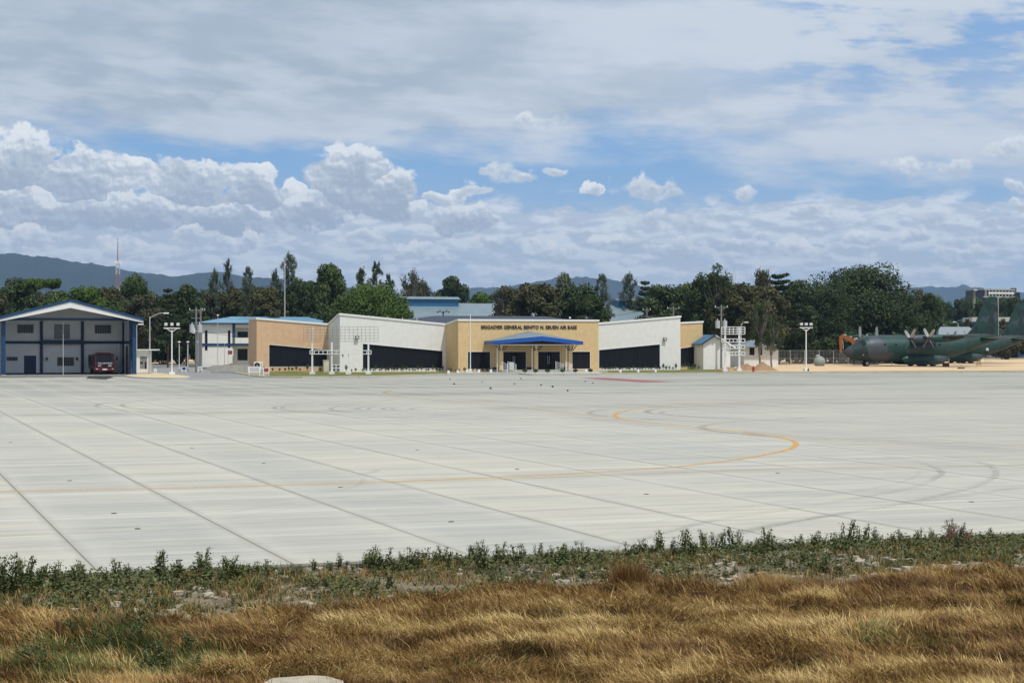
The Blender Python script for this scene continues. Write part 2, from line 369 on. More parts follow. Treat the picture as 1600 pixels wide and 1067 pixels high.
# ================================================================== THE GROUND
LW, LL = 3.46, 6.75                                       # slab width across the lanes, slab length
U0 = uv(G(60, 800))[0]; V0 = 31.9
UB = uv(G(1000, 664))[0]
def uvnodes():
    g = nd('ShaderNodeNewGeometry'); x, y, z = sep(X(g.outputs['Position']))
    return x * UD.x + y * UD.y, x * VD.x + y * VD.y
def concrete_material():
    M = bpy.data.materials.new('apron_concrete'); M.use_nodes = True; X.nt = M.node_tree; b = M.node_tree.nodes['Principled BSDF']
    u, v = uvnodes()
    lu = (u - U0) / LW; lv = (v - V0) / LL
    iu = m('FLOOR', lu); iv = m('FLOOR', lv)
    r = white(comb(iu, iv, 2.0)); r2 = white(comb(iu, 3.0, 8.0))
    broom = noise(comb(u * 0.10, v * 3.2, 1.0), 1.0, 7, 0.62)
    broom2 = noise(comb(u * 0.35, v * 11.0, 4.0), 1.0, 5, 0.6)
    broom3 = noise(comb(u * 0.028, v * 0.75, 9.0), 1.0, 8, 0.72)
    cream = noise(comb(u * 0.16, v * 0.30, 14.0), 1.0, 6, 0.65)
    blot = noise(comb(u * 0.09, v * 0.13, 0.0), 1.0, 6, 0.6)
    mott = noise(comb(u * 0.8, v * 0.8, 3.0), 1.0, 6, 0.65)
    old = sm(u + (blot - 0.5) * 1.0, UB - 0.2, UB + 0.2)
    back = sm(v + (blot - 0.5) * 60.0, 95.0, 180.0)
    c = mixc(sm(blot, 0.35, 0.68), (0.475, 0.465, 0.405), (0.415, 0.41, 0.37))
    c = mixc(r * 0.70, c, (0.37, 0.373, 0.36))
    c = mixc(r2 * 0.55, c, (0.49, 0.47, 0.40))
    c = mixc(sm(broom, 0.40, 0.68) * 0.55, c, (0.33, 0.335, 0.335))
    c = mixc(sm(broom, 0.46, 0.30) * 0.45, c, (0.52, 0.512, 0.47))
    c = mixc(sm(broom2, 0.46, 0.72) * 0.42, c, (0.32, 0.32, 0.31))
    c = mixc(sm(broom3, 0.46, 0.66) * 0.40, c, (0.30, 0.30, 0.29))
    c = mixc(sm(broom3, 0.46, 0.34) * 0.30, c, (0.56, 0.55, 0.50))
    c = mixc(sm(cream, 0.50, 0.70) * 0.45, c, (0.475, 0.46, 0.40))
    c = mixc(sm(mott, 0.5, 0.75) * 0.14, c, (0.36, 0.355, 0.33))
    c = mixc(old * 0.48, c, (0.37, 0.365, 0.335))
    c = mixc(back * 0.50, c, (0.34, 0.34, 0.315))
    c = mixc(sm(noise(comb(u * 0.05, v * 0.11, 31.0), 1.0, 7, 0.7), 0.45, 0.66) * back * 0.5, c, (0.27, 0.268, 0.25))
    # taxi traffic darkens a broad band at the back
    band = sm(noise(comb(u * 0.022, v * 0.10, 6.0), 1.0, 6, 0.65), 0.47, 0.66) * sm(v, 70.0, 130.0)
    c = mixc(band * 0.60, c, (0.26, 0.26, 0.245))
    # dirt gathered along the long joints
    fu = m('ABSOLUTE', m('FRACT', lu + 0.5) - 0.5) * LW
    wid = 0.12 + sm(noise(comb(u * 0.3, v * 0.35, 5.0), 1.0, 5, 0.7), 0.35, 0.75) * 0.34
    dirt = sm(fu + (mott - 0.5) * 0.10, wid, 0.0)
    c = mixc(dirt * 0.55, c, (0.27, 0.265, 0.245))
    c = mixc(sm(fu, 0.05, 0.015) * 0.42, c, (0.17, 0.165, 0.14))
    haze_d = sm(fu + (mott - 0.5) * 0.9 + (blot - 0.5) * 1.6, 0.9, 0.0) * 0.42
    c = mixc(haze_d, c, (0.455, 0.447, 0.405))
    fv = m('ABSOLUTE', m('FRACT', lv + 0.5) - 0.5) * LL
    c = mixc(sm(fv, 0.14, 0.02) * sm(white(comb(7.0, iv, 1.0)), 0.1, 0.8) * 0.55, c, (0.28, 0.275, 0.25))
    # oil and water spots
    sp = noise(comb(u * 0.7, v * 2.0, 21.0), 1.0, 3, 0.5)
    c = mixc(sm(sp, 0.70, 0.78) * 0.35, c, (0.25, 0.24, 0.22))
    vm = nd('ShaderNodeVectorMath', operation='MULTIPLY_ADD'); put(vm.inputs[0], c); vm.inputs[1].default_value = (1.45, 1.45, 1.42); vm.inputs[2].default_value = (-0.195, -0.197, -0.190); c = X(vm.outputs[0])
    put(b.inputs['Base Color'], c); b.inputs['Roughness'].default_value = 0.82; b.inputs['Specular IOR Level'].default_value = 0.3
    bn = nd('ShaderNodeBump'); bn.inputs['Strength'].default_value = 0.25; bn.inputs['Distance'].default_value = 0.01
    put(bn.inputs['Height'], broom2 + mott); X.nt.links.new(bn.outputs[0], b.inputs['Normal'])
    return M
m_apron = concrete_material()
def soil_material(name, a, b_, c_, s1=0.12, s2=1.6, mixamt=0.6):
    M = bpy.data.materials.new(name); M.use_nodes = True; X.nt = M.node_tree; b = M.node_tree.nodes['Principled BSDF']
    g = nd('ShaderNodeNewGeometry'); p = X(g.outputs['Position'])
    n1_ = noise(p, s1, 7, 0.6); n2_ = noise(p, s2, 6, 0.65)
    c = mixc(sm(n1_, 0.4, 0.62), a, b_)
    c = mixc(sm(n2_, 0.45, 0.7) * mixamt, c, c_)
    put(b.inputs['Base Color'], c); b.inputs['Roughness'].default_value = 0.95; b.inputs['Specular IOR Level'].default_value = 0.1
    bn = nd('ShaderNodeBump'); bn.inputs['Strength'].default_value = 0.5; bn.inputs['Distance'].default_value = 0.05
    put(bn.inputs['Height'], n2_); X.nt.links.new(bn.outputs[0], b.inputs['Normal'])
    return M
m_land = soil_material('dry_country', (0.10, 0.11, 0.05), (0.14, 0.12, 0.07), (0.07, 0.08, 0.04), 0.02, 0.3)
m_sand = soil_material('pale_sand', (0.62, 0.46, 0.28), (0.56, 0.41, 0.25), (0.44, 0.32, 0.2), 0.10, 1.2, 0.35)
m_verge = soil_material('dry_verge', (0.27, 0.24, 0.13), (0.36, 0.30, 0.20), (0.16, 0.17, 0.07), 0.22, 1.4, 0.6)
m_soil = soil_material('brown_soil', (0.10, 0.07, 0.042), (0.14, 0.10, 0.06), (0.06, 0.045, 0.03), 0.5, 3.0, 0.6)
m_gravel = soil_material('gravel_soil', (0.19, 0.155, 0.10), (0.115, 0.088, 0.055), (0.32, 0.275, 0.20), 1.5, 18.0, 0.5)
m_asphalt = soil_material('grey_asphalt', (0.23, 0.23, 0.225), (0.27, 0.27, 0.26), (0.19, 0.19, 0.185), 0.2, 2.0, 0.4)
m_mount = soil_material('wooded_slope', (0.014, 0.024, 0.020), (0.024, 0.036, 0.028), (0.034, 0.04, 0.034), 0.0012, 0.008, 0.6)
m_lawn = soil_material('short_lawn', (0.10, 0.13, 0.03), (0.20, 0.18, 0.07), (0.06, 0.09, 0.02), 0.35, 3.0, 0.6)
def sheet(name, poly, z, mt, kind='structure', z0=None, parent=None):
    return tag(MB().slab([(p[0], p[1]) for p in poly], z0 if z0 is not None else z - 0.3, z).build(name, mt, parent), kind=kind)
# land: one very large sheet
tag(MB().slab([(-14000, -40), (14000, -40), (14000, 13000), (-14000, 13000)], -1.2, -0.75).build('ground', m_land), kind='structure')
# firm ground under and behind the apron
tag(MB().slab([tuple(UV(-150, 31.9)[:2]), tuple(UV(210, 31.9)[:2]), tuple(UV(260, 900)[:2]), tuple(UV(-260, 900)[:2])], -0.74, -0.06).build('subgrade', m_soil), kind='structure')
# ---- apron: dark joint bed, slabs on top
VF = 219.0
apron = tag(MB().slab([tuple(UV(-130, 31.75)[:2]), tuple(UV(150, 31.75)[:2]), tuple(UV(150, VF)[:2]), tuple(UV(-130, VF)[:2])], -0.055, -0.022).build('apron', mat('joint_sealant', (0.16, 0.155, 0.13), 0.9)), kind='structure')
i0, i1 = int(math.floor((-128 - U0) / LW)), int(math.ceil((148 - U0) / LW)); jn = int((VF - V0) / LL)
gx, gy = 0.007, 0.005
slabs = []
for i in range(i0, i1):
    for j in range(jn + 1):
        u = U0 + i * LW; v = V0 + j * LL; v1 = min(v + LL, VF)
        if v1 - v < 0.5: continue
        c = UV(u + LW / 2, (v + v1) / 2); px = 800 + F * c.x / c.y
        slabs.append((c.y if -90 < px < 1690 else 1e4 + abs(px), u, v, v1))
slabs.sort()
sh = None
base_len = LL
bm_ = MB().box(gx, LW - gx, gy, LL - gy, -0.05, 0.0); bm_.f = [f for k, f in enumerate(bm_.f) if k != 0]
for k, (_, u, v, v1) in enumerate(slabs[:299]):
    if sh is None: o = bm_.build('concrete_slab', m_apron, apron); sh = o.data
    else: o = bpy.data.objects.new('concrete_slab', sh); COL.objects.link(o); o.parent = apron
    o.location = UV(u, v, random.uniform(-0.0015, 0.0015)); o.rotation_euler.z = AX
    if v1 - v < LL - 0.01: o.scale.y = (v1 - v) / LL
rest = slabs[299:]; V = []; Fq = []
for (_, u, v, v1) in rest:
    n = len(V)
    for z in (-0.05, 0.0):
        for (a, b) in ((gx, gy), (LW - gx, gy), (LW - gx, v1 - v - gy), (gx, v1 - v - gy)): V.append(tuple(UV(u + a, v + b, z)))
    Fq += [(n + 4, n + 5, n + 6, n + 7), (n, n + 1, n + 5, n + 4), (n + 1, n + 2, n + 6, n + 5), (n + 2, n + 3, n + 7, n + 6), (n + 3, n, n + 4, n + 7)]
tag(npmesh('concrete_slab_field', V, Fq, m_apron, apron), kind='stuff')
# ---- ribbons lying on the apron
def catmull(P_, n=8):
    out = []; P_ = [Vector(p) for p in P_]; Q = [P_[0] * 2 - P_[1]] + P_ + [P_[-1] * 2 - P_[-2]]
    for i in range(1, len(Q) - 2):
        a, b, c, d = Q[i - 1:i + 3]
        for k in range(n):
            t = k / n; out.append(0.5 * ((2 * b) + (c - a) * t + (2 * a - 5 * b + 4 * c - d) * t * t + (3 * b - a - 3 * c + d) * t ** 3))
    out.append(Q[-2]); return out
def ribbon(name, px, w, z, mt, parent, n=8, ground=False):
    pts = catmull([G(*p) if not ground else p for p in px], n)
    V = []; Fq = []; s = 0
    for i, p in enumerate(pts):
        d = (pts[min(i + 1, len(pts) - 1)] - pts[max(i - 1, 0)]).normalized(); q = Vector((-d.y, d.x, 0)) * (w / 2)
        V += [(p.x + q.x, p.y + q.y, z), (p.x - q.x, p.y - q.y, z)]
        if i: Fq.append((2 * i - 2, 2 * i - 1, 2 * i + 1, 2 * i))
    return npmesh(name, V, Fq, mt, parent)
def paint_material(name, c, worn, alpha=1.0, lo=0.35, hi=0.65, sc=0.5):
    M = bpy.data.materials.new(name); M.use_nodes = True; X.nt = M.node_tree; nt = X.nt; b = nt.nodes['Principled BSDF']
    g = nd('ShaderNodeNewGeometry'); p = X(g.outputs['Position'])
    a = noise(p, sc, 6, 0.7); f = noise(p, 6.0, 4, 0.7)
    put(b.inputs['Base Color'], mixc(sm(f, 0.35, 0.7), c, tuple(v * 0.8 for v in c))); b.inputs['Roughness'].default_value = 0.8
    al = sm(a * 0.6 + f * 0.4, lo, hi, alpha, alpha * (1 - worn))
    put(b.inputs['Alpha'], al); return M
m_yel = paint_material('yellow_line_paint', (0.70, 0.37, 0.08), 0.6, 0.9)
m_yelf = paint_material('faded_yellow_paint', (0.62, 0.38, 0.16), 0.6, 0.5)
m_tyrem = paint_material('tyre_rubber_trace', (0.13, 0.13, 0.13), 0.85, 0.30, 0.38, 0.6, 0.35)
m_tyref = paint_material('faint_tyre_trace', (0.15, 0.15, 0.14), 0.97, 0.12, 0.35, 0.62, 0.2)
m_redp = paint_material('faded_red_paint', (0.36, 0.12, 0.13), 0.35, 0.9)
ribbon('yellow_line', [(-60, 769), (0, 767.5), (230, 763), (400, 759), (545, 754.5), (680, 749.5), (800, 744.5), (950, 736.5), (1050, 729.5), (1120, 722), (1180, 713), (1225, 704), (1243, 696), (1238, 688.5), (1205, 681), (1150, 674), (1100, 668.5), (1040, 662.5), (990, 657.5), (965, 652.5), (961, 648), (972, 643), (1005, 637.5), (1060, 633), (1110, 630), (1180, 628)], 0.24, 0.004, m_yel, apron)
ribbon('yellow_line', [(600, 753.5), (800, 748), (950, 742), (1100, 736.5), (1200, 733.5), (1300, 731.5), (1440, 729), (1600, 726), (1700, 724)], 0.20, 0.008, m_yelf, apron)
ribbon('yellow_line', [(975, 655.5), (920, 648.5), (860, 642), (800, 635.5), (740, 630), (690, 625), (640, 621), (610, 616.5), (600, 613), (612, 610.5)], 0.34, 0.008, m_yelf, apron)
ribbon('yellow_line', [(180, 643), (300, 640), (420, 637.5), (500, 633.5), (570, 628.5), (625, 623)], 0.26, 0.012, m_yelf, apron)
ribbon('yellow_line', [(1160, 674), (1250, 681.5), (1350, 686.5), (1450, 691), (1600, 695), (1700, 697)], 0.26, 0.012, m_yelf, apron)
ribbon('yellow_line', [(1120, 630), (1200, 626.5), (1260, 627), (1300, 629)], 0.26, 0.012, m_yelf, apron)
red = [G(902, 590.2), G(945, 590.0), G(1057, 596.8), G(1002, 597.4)]
npmesh('red_painted_strip', [(p.x, p.y, 0.005) for p in red], [(0, 3, 2, 1)], m_redp, apron)
def loop_mark(x0, y, L=300, s=1.0, w=0.3, mt=None):
    ribbon('tyre_mark', [(x0 + 0.62 * L, y - 15 * s), (x0 + 0.3 * L, y - 11 * s), (x0 + 0.08 * L, y - 6 * s), (x0, y), (x0 + 0.1 * L, y + 6 * s), (x0 + 0.42 * L, y + 13 * s), (x0 + L, y + 22 * s)], w, 0.0025, mt or m_tyrem, apron)
for a in ((428, 637, 230, .8, .28), (440, 637, 200, .7, .22), (516, 639, 330, .9, .28), (557, 639, 360, .9, .25), (575, 639, 380, .9, .2), (598, 639, 420, .9, .28), (612, 639, 420, .8, .2), (642, 639, 420, .75, .25),
          (150, 634, 160, .7, .3), (190, 633, 150, .7, .3), (1010, 643, 260, .8, .4), (1032, 645, 300, .7, .35), (1096, 668, 260, 1.0, .4), (920, 645, 200, .7, .35)): loop_mark(*a)
for pl, w in (([(400, 748), (560, 742), (590, 734), (560, 742)], .3), ([(0, 838), (160, 826), (320, 806), (420, 790), (520, 778), (580, 772)], .3), ([(0, 857), (200, 836), (380, 806), (500, 786)], .25),
              ([(400, 786), (500, 771), (560, 757), (568, 745)], .3), ([(800, 685), (950, 700), (1100, 714), (1250, 716), (1400, 732)], .35), ([(700, 680), (860, 693), (1000, 706), (1180, 713)], .3),
              ([(940, 860), (1100, 815), (1260, 790), (1420, 762), (1462, 745), (1470, 735), (1440, 722), (1380, 712)], .5), ([(1000, 862), (1200, 820), (1350, 796), (1490, 768), (1540, 752), (1556, 738), (1540, 724), (1480, 712)], .5), ([(1080, 850), (1250, 812), (1400, 788), (1540, 768), (1650, 752)], .5), ([(900, 846), (1060, 808), (1220, 784), (1380, 760), (1430, 744), (1436, 735)], .3),
              ([(800, 792), (960, 802), (1100, 806), (1300, 812)], .2), ([(560, 778), (700, 790), (860, 800), (1000, 804)], .2), ([(1150, 671), (1300, 684), (1450, 694), (1600, 703)], .9), ([(1160, 676), (1300, 690), (1450, 698), (1600, 708)], .8),
              ([(900, 650), (1000, 662), (1100, 672), (1200, 681)], .9), ([(1180, 700), (1320, 714), (1450, 722), (1600, 734)], .3), ([(1290, 650), (1420, 658), (1500, 664), (1600, 668)], .35), ([(1600, 655), (1450, 668), (1360, 676), (1240, 684)], .3)):
    ribbon('tyre_mark', pl, w * .55, 0.003, m_tyref, apron)
    if w > .45: ribbon('tyre_mark', [(a, b + 2.2) for a, b in pl], w * .4, 0.0034, m_tyref, apron)
ribbon('yellow_line', [(1480, 728.5), (1600, 726.6), (1700, 725)], 0.10, 0.012, m_yelf, apron)
# dark patch painted before the fire truck as the shadow at its front
mw = paint_material('painted_truck_shadow', (0.025, 0.025, 0.024), 0.8, 0.95, 0.46, 0.62, 0.6)
npmesh('truck_shadow_patch', [(*G(px, py)[:2], 0.006) for px, py in ((134, 591.5), (165, 593), (178, 589.5), (160, 585.5), (140, 586))], [(0, 1, 2, 3, 4)], mw, apron)
# tie-down points let into the slabs
tdm = MB().cyl((0, 0, 0.001), (0, 0, 0.012), 0.07, 0.06, 10)
tdr = None
for n_, (px, py) in enumerate(((109, 751), (178, 802), (215, 826), (280, 875), (412, 724), (532, 761), (705, 815), (652, 703), (808, 733), (1010, 772), (1215, 739), (1518, 784), (16, 691), (300, 760 - 60))):
    p = G(px, py)
    if tdr is None:
        tdr = tdm.build('tie_down_point', m_black, apron); o = tdr
    else:
        o = tdr.copy(); COL.objects.link(o); o.parent = apron
    o.location = p
# ---- islands with kerbs on the far side
def island(name, front, back, mt, h=0.13):
    poly = [G(*p) for p in front] + [G(*p) for p in back]
    i = tag(MB().slab([(p.x, p.y) for p in poly], -0.3, h).build(name, mt), kind='structure')
    fr = [G(*p) for p in front]; pts = []
    for a, b in zip(fr[:-1], fr[1:]):                    # kerb stones along the front edge
        L = (b - a).length; n = max(1, int(L / 3.0))
        for k in range(n): pts.append((a.lerp(b, k / n), a.lerp(b, (k + 1) / n)))
    first = None
    for a, b in pts:
        d = (b - a); L = d.length; ang = math.atan2(d.y, d.x)
        o = bpy.data.objects.new('kerb_stone', first) if first else MB().box(0.01, 0.99, -0.16, 0.05, -0.1, h + 0.012).build('kerb_stone', m_kerb, i)
        if first is None: first = o.data
        else: COL.objects.link(o); o.parent = i
        o.location = a; o.rotation_euler.z = ang; o.scale.x = L
    return i
isl = island('verge', [(322, 577.5), (350, 580.5), (385, 586.2), (415, 590.3), (470, 591), (560, 590), (620, 588.6), (680, 586.4), (712, 585.0), (812, 584.8), (830, 586.2), (931, 586.0), (942, 584.5), (1160, 583.9), (1600, 581.7), (1760, 581)], [(1900, 566), (1600, 560), (1100, 560), (700, 562), (350, 563)], m_verge)
island('pavement', [(196, 588.6), (212, 590.6), (232, 591.6), (268, 592.2), (296, 591.4), (292, 589.2), (268, 586), (250, 584.3)], [(226, 583), (213, 583.2)], soil_material('yellow_paving', (0.58, 0.47, 0.28), (0.52, 0.43, 0.27), (0.42, 0.36, 0.24), 0.3, 2.0, 0.3))
sheet('road', [G(*p) for p in ((214, 584), (228, 574), (236, 569.5), (305, 568.5), (322, 577.5), (350, 580.3), (385, 585.8), (414, 589.8), (330, 592.5), (296, 592.5), (270, 587))], 0.012, m_asphalt, z0=-0.05)
sheet('roadside_strip', [G(*p) for p in ((232, 569), (250, 565), (300, 562.5), (330, 562.5), (325, 568), (300, 568.3))], 0.10, m_sand)
sheet('sand_lot', [G(*p) for p in ((1140, 581.6), (1240, 582.0), (1600, 580.2), (1760, 579.6), (1900, 562), (1600, 562.3), (1330, 563.6), (1160, 563.8))], 0.17, m_sand, z0=-0.3)
sheet('plaza', [G(*p) for p in ((716, 584.3), (812, 584.2), (832, 585.6), (930, 585.4), (940, 584.0), (935, 581.4), (716, 582.6))], 0.142, m_conc, z0=0.05)
sheet('lawn', [G(*p) for p in ((418, 589), (470, 589.3), (545, 588.6), (600, 587.6), (650, 586.4), (700, 584.8), (700, 582.6), (530, 583.4), (516, 582), (420, 580.6))], 0.15, m_lawn, z0=0.05)
sheet('lawn', [G(*p) for p in ((950, 583.6), (1060, 583.2), (1130, 582.8), (1126, 578.5), (1064, 578.9), (950, 580.6))], 0.15, m_lawn, z0=0.05)
# ---- mountains
def ridge(name, prof, D, depth, seed, mt):
    xs = np.linspace(prof[0][0], prof[-1][0], 420); ys = np.interp(xs, [p[0] for p in prof], [p[1] for p in prof])
    top = 4 + (536 - ys) / F * D + (vnoise(xs / 11.0 + seed, xs * 0 + seed, 5, 0.6) - 0.5) * D * 0.0024
    X_ = (xs - 800) / F * D; rows = 22; V = []
    for r in range(rows):
        t = r / (rows - 1); y = D - depth * (1 - t) if t <= 1 else D
        s = t ** 1.25
        nz = (vnoise(X_ / (D * 0.018) + seed * 3, np.full_like(X_, t * 5.0 + seed), 5, 0.6) - 0.5) * D * 0.010 * math.sin(math.pi * t)
        V.append(np.stack([X_ * (y / D), np.full_like(X_, y) + nz * 4, top * s + nz - 3 * (1 - t)], 1))
    V.append(np.stack([X_, np.full_like(X_, D + depth), top * 0 - 3], 1))
    n = len(xs); Vv = np.concatenate(V); Fq = []
    for r in range(rows):
        a = np.arange(n - 1) + r * n; Fq.append(np.stack([a, a + 1, a + n + 1, a + n], 1))
    return tag(npmesh(name, Vv, np.concatenate(Fq), mt, smooth=True), kind='structure')
ridge('mountain_range', [(-700, 440), (-300, 405), (-60, 399), (0, 398), (22, 396), (48, 400), (75, 401), (110, 409), (150, 412), (188, 419), (215, 425), (262, 431), (284, 432), (312, 427), (345, 425), (372, 430), (400, 434), (450, 437), (520, 446), (600, 455), (700, 478)], 6500, 2200, 2.0, m_mount)
ridge('mountain_range', [(560, 480), (640, 462), (700, 452), (740, 450), (780, 449), (830, 441), (872, 434), (920, 433), (960, 437), (1000, 446), (1060, 462), (1150, 478)], 8200, 2200, 5.0, m_mount)
ridge('mountain_range', [(1250, 478), (1340, 464), (1400, 452), (1430, 449), (1462, 448), (1480, 450), (1502, 445), (1520, 448), (1545, 450), (1600, 457), (1700, 452), (1900, 444), (2300, 462)], 9800, 2400, 8.0, m_mount)
# ---- air
def add_haze(dens):
    hz = MB().box(-13500, 13500, -30, 12600, -2.2, 640).build('haze', None)
    M = bpy.data.materials.new('haze_air'); M.use_nodes = True; X.nt = M.node_tree; X.nt.nodes.clear()
    pv = nd('ShaderNodeVolumePrincipled'); pv.inputs['Color'].default_value = (0.44, 0.67, 1.0, 1); pv.inputs['Density'].default_value = dens
    pv.inputs['Anisotropy'].default_value = 0.2
    o = nd('ShaderNodeOutputMaterial'); X.nt.links.new(pv.outputs[0], o.inputs['Volume'])
    hz.data.materials.append(M); tag(hz, kind='stuff')
    hz.visible_shadow = True
add_haze(7.5e-5)
# ================================================================== BUILDINGS
BZ = 0.13
def wall(name, x0, x1, y0, y1, tz0, tz1, mt, parent, holes=(), z0=0.0):
    """wall along x between y0..y1, top edge from tz0 to tz1, holes = (xa, xb, za, zb_left, zb_right)"""
    b = MB(); T = lambda x: tz0 + (tz1 - tz0) * (x - x0) / (x1 - x0)
    xs = sorted({x0, x1, *[h[0] for h in holes], *[h[1] for h in holes]})
    for a, c in zip(xs[:-1], xs[1:]):
        hs = sorted([h for h in holes if h[0] <= a + 1e-6 and h[1] >= c - 1e-6], key=lambda h: h[2])
        lo = (z0, z0)
        for h in hs:
            if h[2] > lo[0] + 1e-3: b.prism([(a, lo[0]), (c, lo[1]), (c, h[2]), (a, h[2])], y0, y1)
            H = lambda x: h[3] + (h[4] - h[3]) * (x - h[0]) / (h[1] - h[0])
            lo = (H(a), H(c))
        b.prism([(a, lo[0]), (c, lo[1]), (c, T(c)), (a, T(a))], y0, y1)
    return b.build(name, mt, parent)
def trim_rect(b, xa, xb, za, zl, zr, y, w=0.07, d=0.05):
    """raised frame round an opening in the plane y (towards -y)"""
    b.prism([(xa - w, za - w), (xb + w, za - w), (xb + w, za), (xa - w, za)], y - d, y + d)
    b.prism([(xa - w, zl), (xb + w, zr), (xb + w, zr + w), (xa - w, zl + w)], y - d, y + d)
    b.prism([(xa - w, za), (xa, za), (xa, zl), (xa - w, zl)], y - d, y + d)
    b.prism([(xb, za), (xb + w, za), (xb + w, zr), (xb, zr)], y - d, y + d)
def glazing(parent, xa, xb, za, zl, zr, yg, npane, name='window', frame=None, trim=None, ywall=None, mul=0.035, glass=None):
    """window: outer frame, mullions and separate panes set back at yg"""
    f = MB()
    trim_rect(f, xa, xb, za, zl, zr, ywall if ywall is not None else yg - 0.1, 0.06, 0.03)
    w = f.build(name, trim or m_trim, parent)
    H = lambda x: zl + (zr - zl) * (x - xa) / (xb - xa)
    k = MB(); bw = mul
    for i in range(npane + 1):
        x = xa + (xb - xa) * i / npane; a, c = max(xa, x - bw), min(xb, x + bw)
        k.prism([(a, za), (c, za), (c, H(c)), (a, H(a))], yg - 0.03, yg + 0.03)
    k.prism([(xa, za), (xb, za), (xb, za + bw), (xa, za + bw)], yg - 0.035, yg + 0.035)
    k.prism([(xa, zl - bw), (xb, zr - bw), (xb, zr), (xa, zl)], yg - 0.035, yg + 0.035)
    k.build('frame', frame or m_black, w)
    for i in range(npane):
        a = xa + (xb - xa) * i / npane + bw; c = xa + (xb - xa) * (i + 1) / npane - bw
        t = random.uniform(-0.006, 0.006)
        MB().add([(a, yg + t, za + bw), (c, yg - t, za + bw), (c, yg - t, H(c) - bw), (a, yg + t, H(a) - bw)], [(0, 1, 2, 3)]).build('glass_pane', glass or m_glass, w)
    return w
def coping(parent, pts, y0, y1, h=0.26, lip=0.10, mt=None):
    for (xa, za), (xb, zb) in zip(pts[:-1], pts[1:]):
        MB().prism([(xa, za), (xb, zb), (xb, zb + h), (xa, za + h)], y0 - lip, y1 + lip).build('coping', mt or m_trim, parent)
# ---------------- terminal-like headquarters building
OB = Vector((-7.2, 240.0, BZ)); X.nt = None
hq = empty('headquarters_building', OB, AX, 'long low white and tan building with sloping parapets, dark glass and a blue entrance canopy', 'building')
H_ = lambda px, py, y: hit(px, py, OB, y)
T = 0.3; YW, YT = 5.39, 11.8
xc1 = H_(935, 560, 0)[0]; xwl = H_(531, 560, YW)[0]; xwr = H_(1063, 560, YW)[0]; xtl = H_(401, 560, YT)[0]; xtr = H_(1098, 560, YT)[0]
zc = H_(716, 501.5, 0)[1]
def opening(y, pxa, pxb, pyb, pyl, pyr):
    xa = H_(pxa, pyb, y)[0]; xb = H_(pxb, pyb, y)[0]
    return (xa, xb, H_(pxa, pyb, y)[1], H_(pxa, pyl, y)[1], H_(pxb, pyr, y)[1])
# centre block
ow = [opening(0, 731, 766, 576.5, 549.7, 549.7), opening(0, 784.5, 822, 578.0, 549.7, 549.7), opening(0, 839.5, 875, 578.0, 549.7, 549.7), opening(0, 893.5, 922, 576.2, 549.7, 549.7)]
ow = [(a, b, c, ow[0][3], ow[0][3]) for a, b, c, d, e in ow]
ow[1] = (ow[1][0], ow[1][1], 0.30, ow[1][3], ow[1][4]); ow[2] = (ow[2][0], ow[2][1], 0.30, ow[2][3], ow[2][4])
wall('centre_wall', 0, xc1, 0, T, zc, zc, m_tan, hq, ow)
coping(hq, [(-0.08, zc), (xc1 + 0.12, zc)], 0, T)
for i, h in enumerate(ow):
    if i in (0, 3): glazing(hq, *h, 0.16, 2, ywall=0.0)
    else:
        d = glazing(hq, *h, 0.16, 3 if i == 1 else 3, name='entrance_door', ywall=0.0)
        xm = (h[0] + h[1]) / 2
        for s in (-0.12, 0.12): MB().cyl((xm + s, 0.06, 1.0), (xm + s, 0.06, 2.1), 0.022, n=6).build('handle', m_wpost, d)
# side walls of the centre block (parapet falls towards the back)
zw_in = H_(697, 508.3, YW)[1]
for (x, s, mt) in ((0.0, 1, m_tan), (xc1, -1, m_tan)):
    xa, xb = (x, x + T) if s > 0 else (x - T, x)
    MB().prismx([(T + 0.002, 0), (YW + T, 0), (YW + T, zw_in), (T + 0.002, zc)], xa, xb).build('side_wall', mt, hq)
    MB().prismx([(T, zc), (YW, zw_in), (YW, zw_in + 0.26), (T, zc + 0.26)], xa - 0.1, xb + 0.1).build('coping', m_trim, hq)
# white wings
zwl, zwr = H_(531, 492.3, YW)[1], H_(1062, 496.2, YW)[1]
hl = opening(YW, 567, 691.5, 575.8, 537.0, 548.6); hr = opening(YW, 936, 1031, 575.0, 547.0, 538.0)
xr0 = hr[0]; 
wall('white_wall', xwl, -0.002, YW, YW + T, zwl, zw_in, m_white, hq, [hl]); coping(hq, [(xwl - 0.1, zwl), (0.0, zw_in)], YW, YW + T)
wall('white_wall', xc1 + 0.002, xwr, YW, YW + T, zw_in, zwr, m_white, hq, [hr]); coping(hq, [(xc1, zw_in), (xwr + 0.12, zwr)], YW, YW + T)
glazing(hq, *hl, YW + 0.16, 8, ywall=YW, mul=0.02); glazing(hq, *hr, YW + 0.16, 6, ywall=YW, mul=0.02)
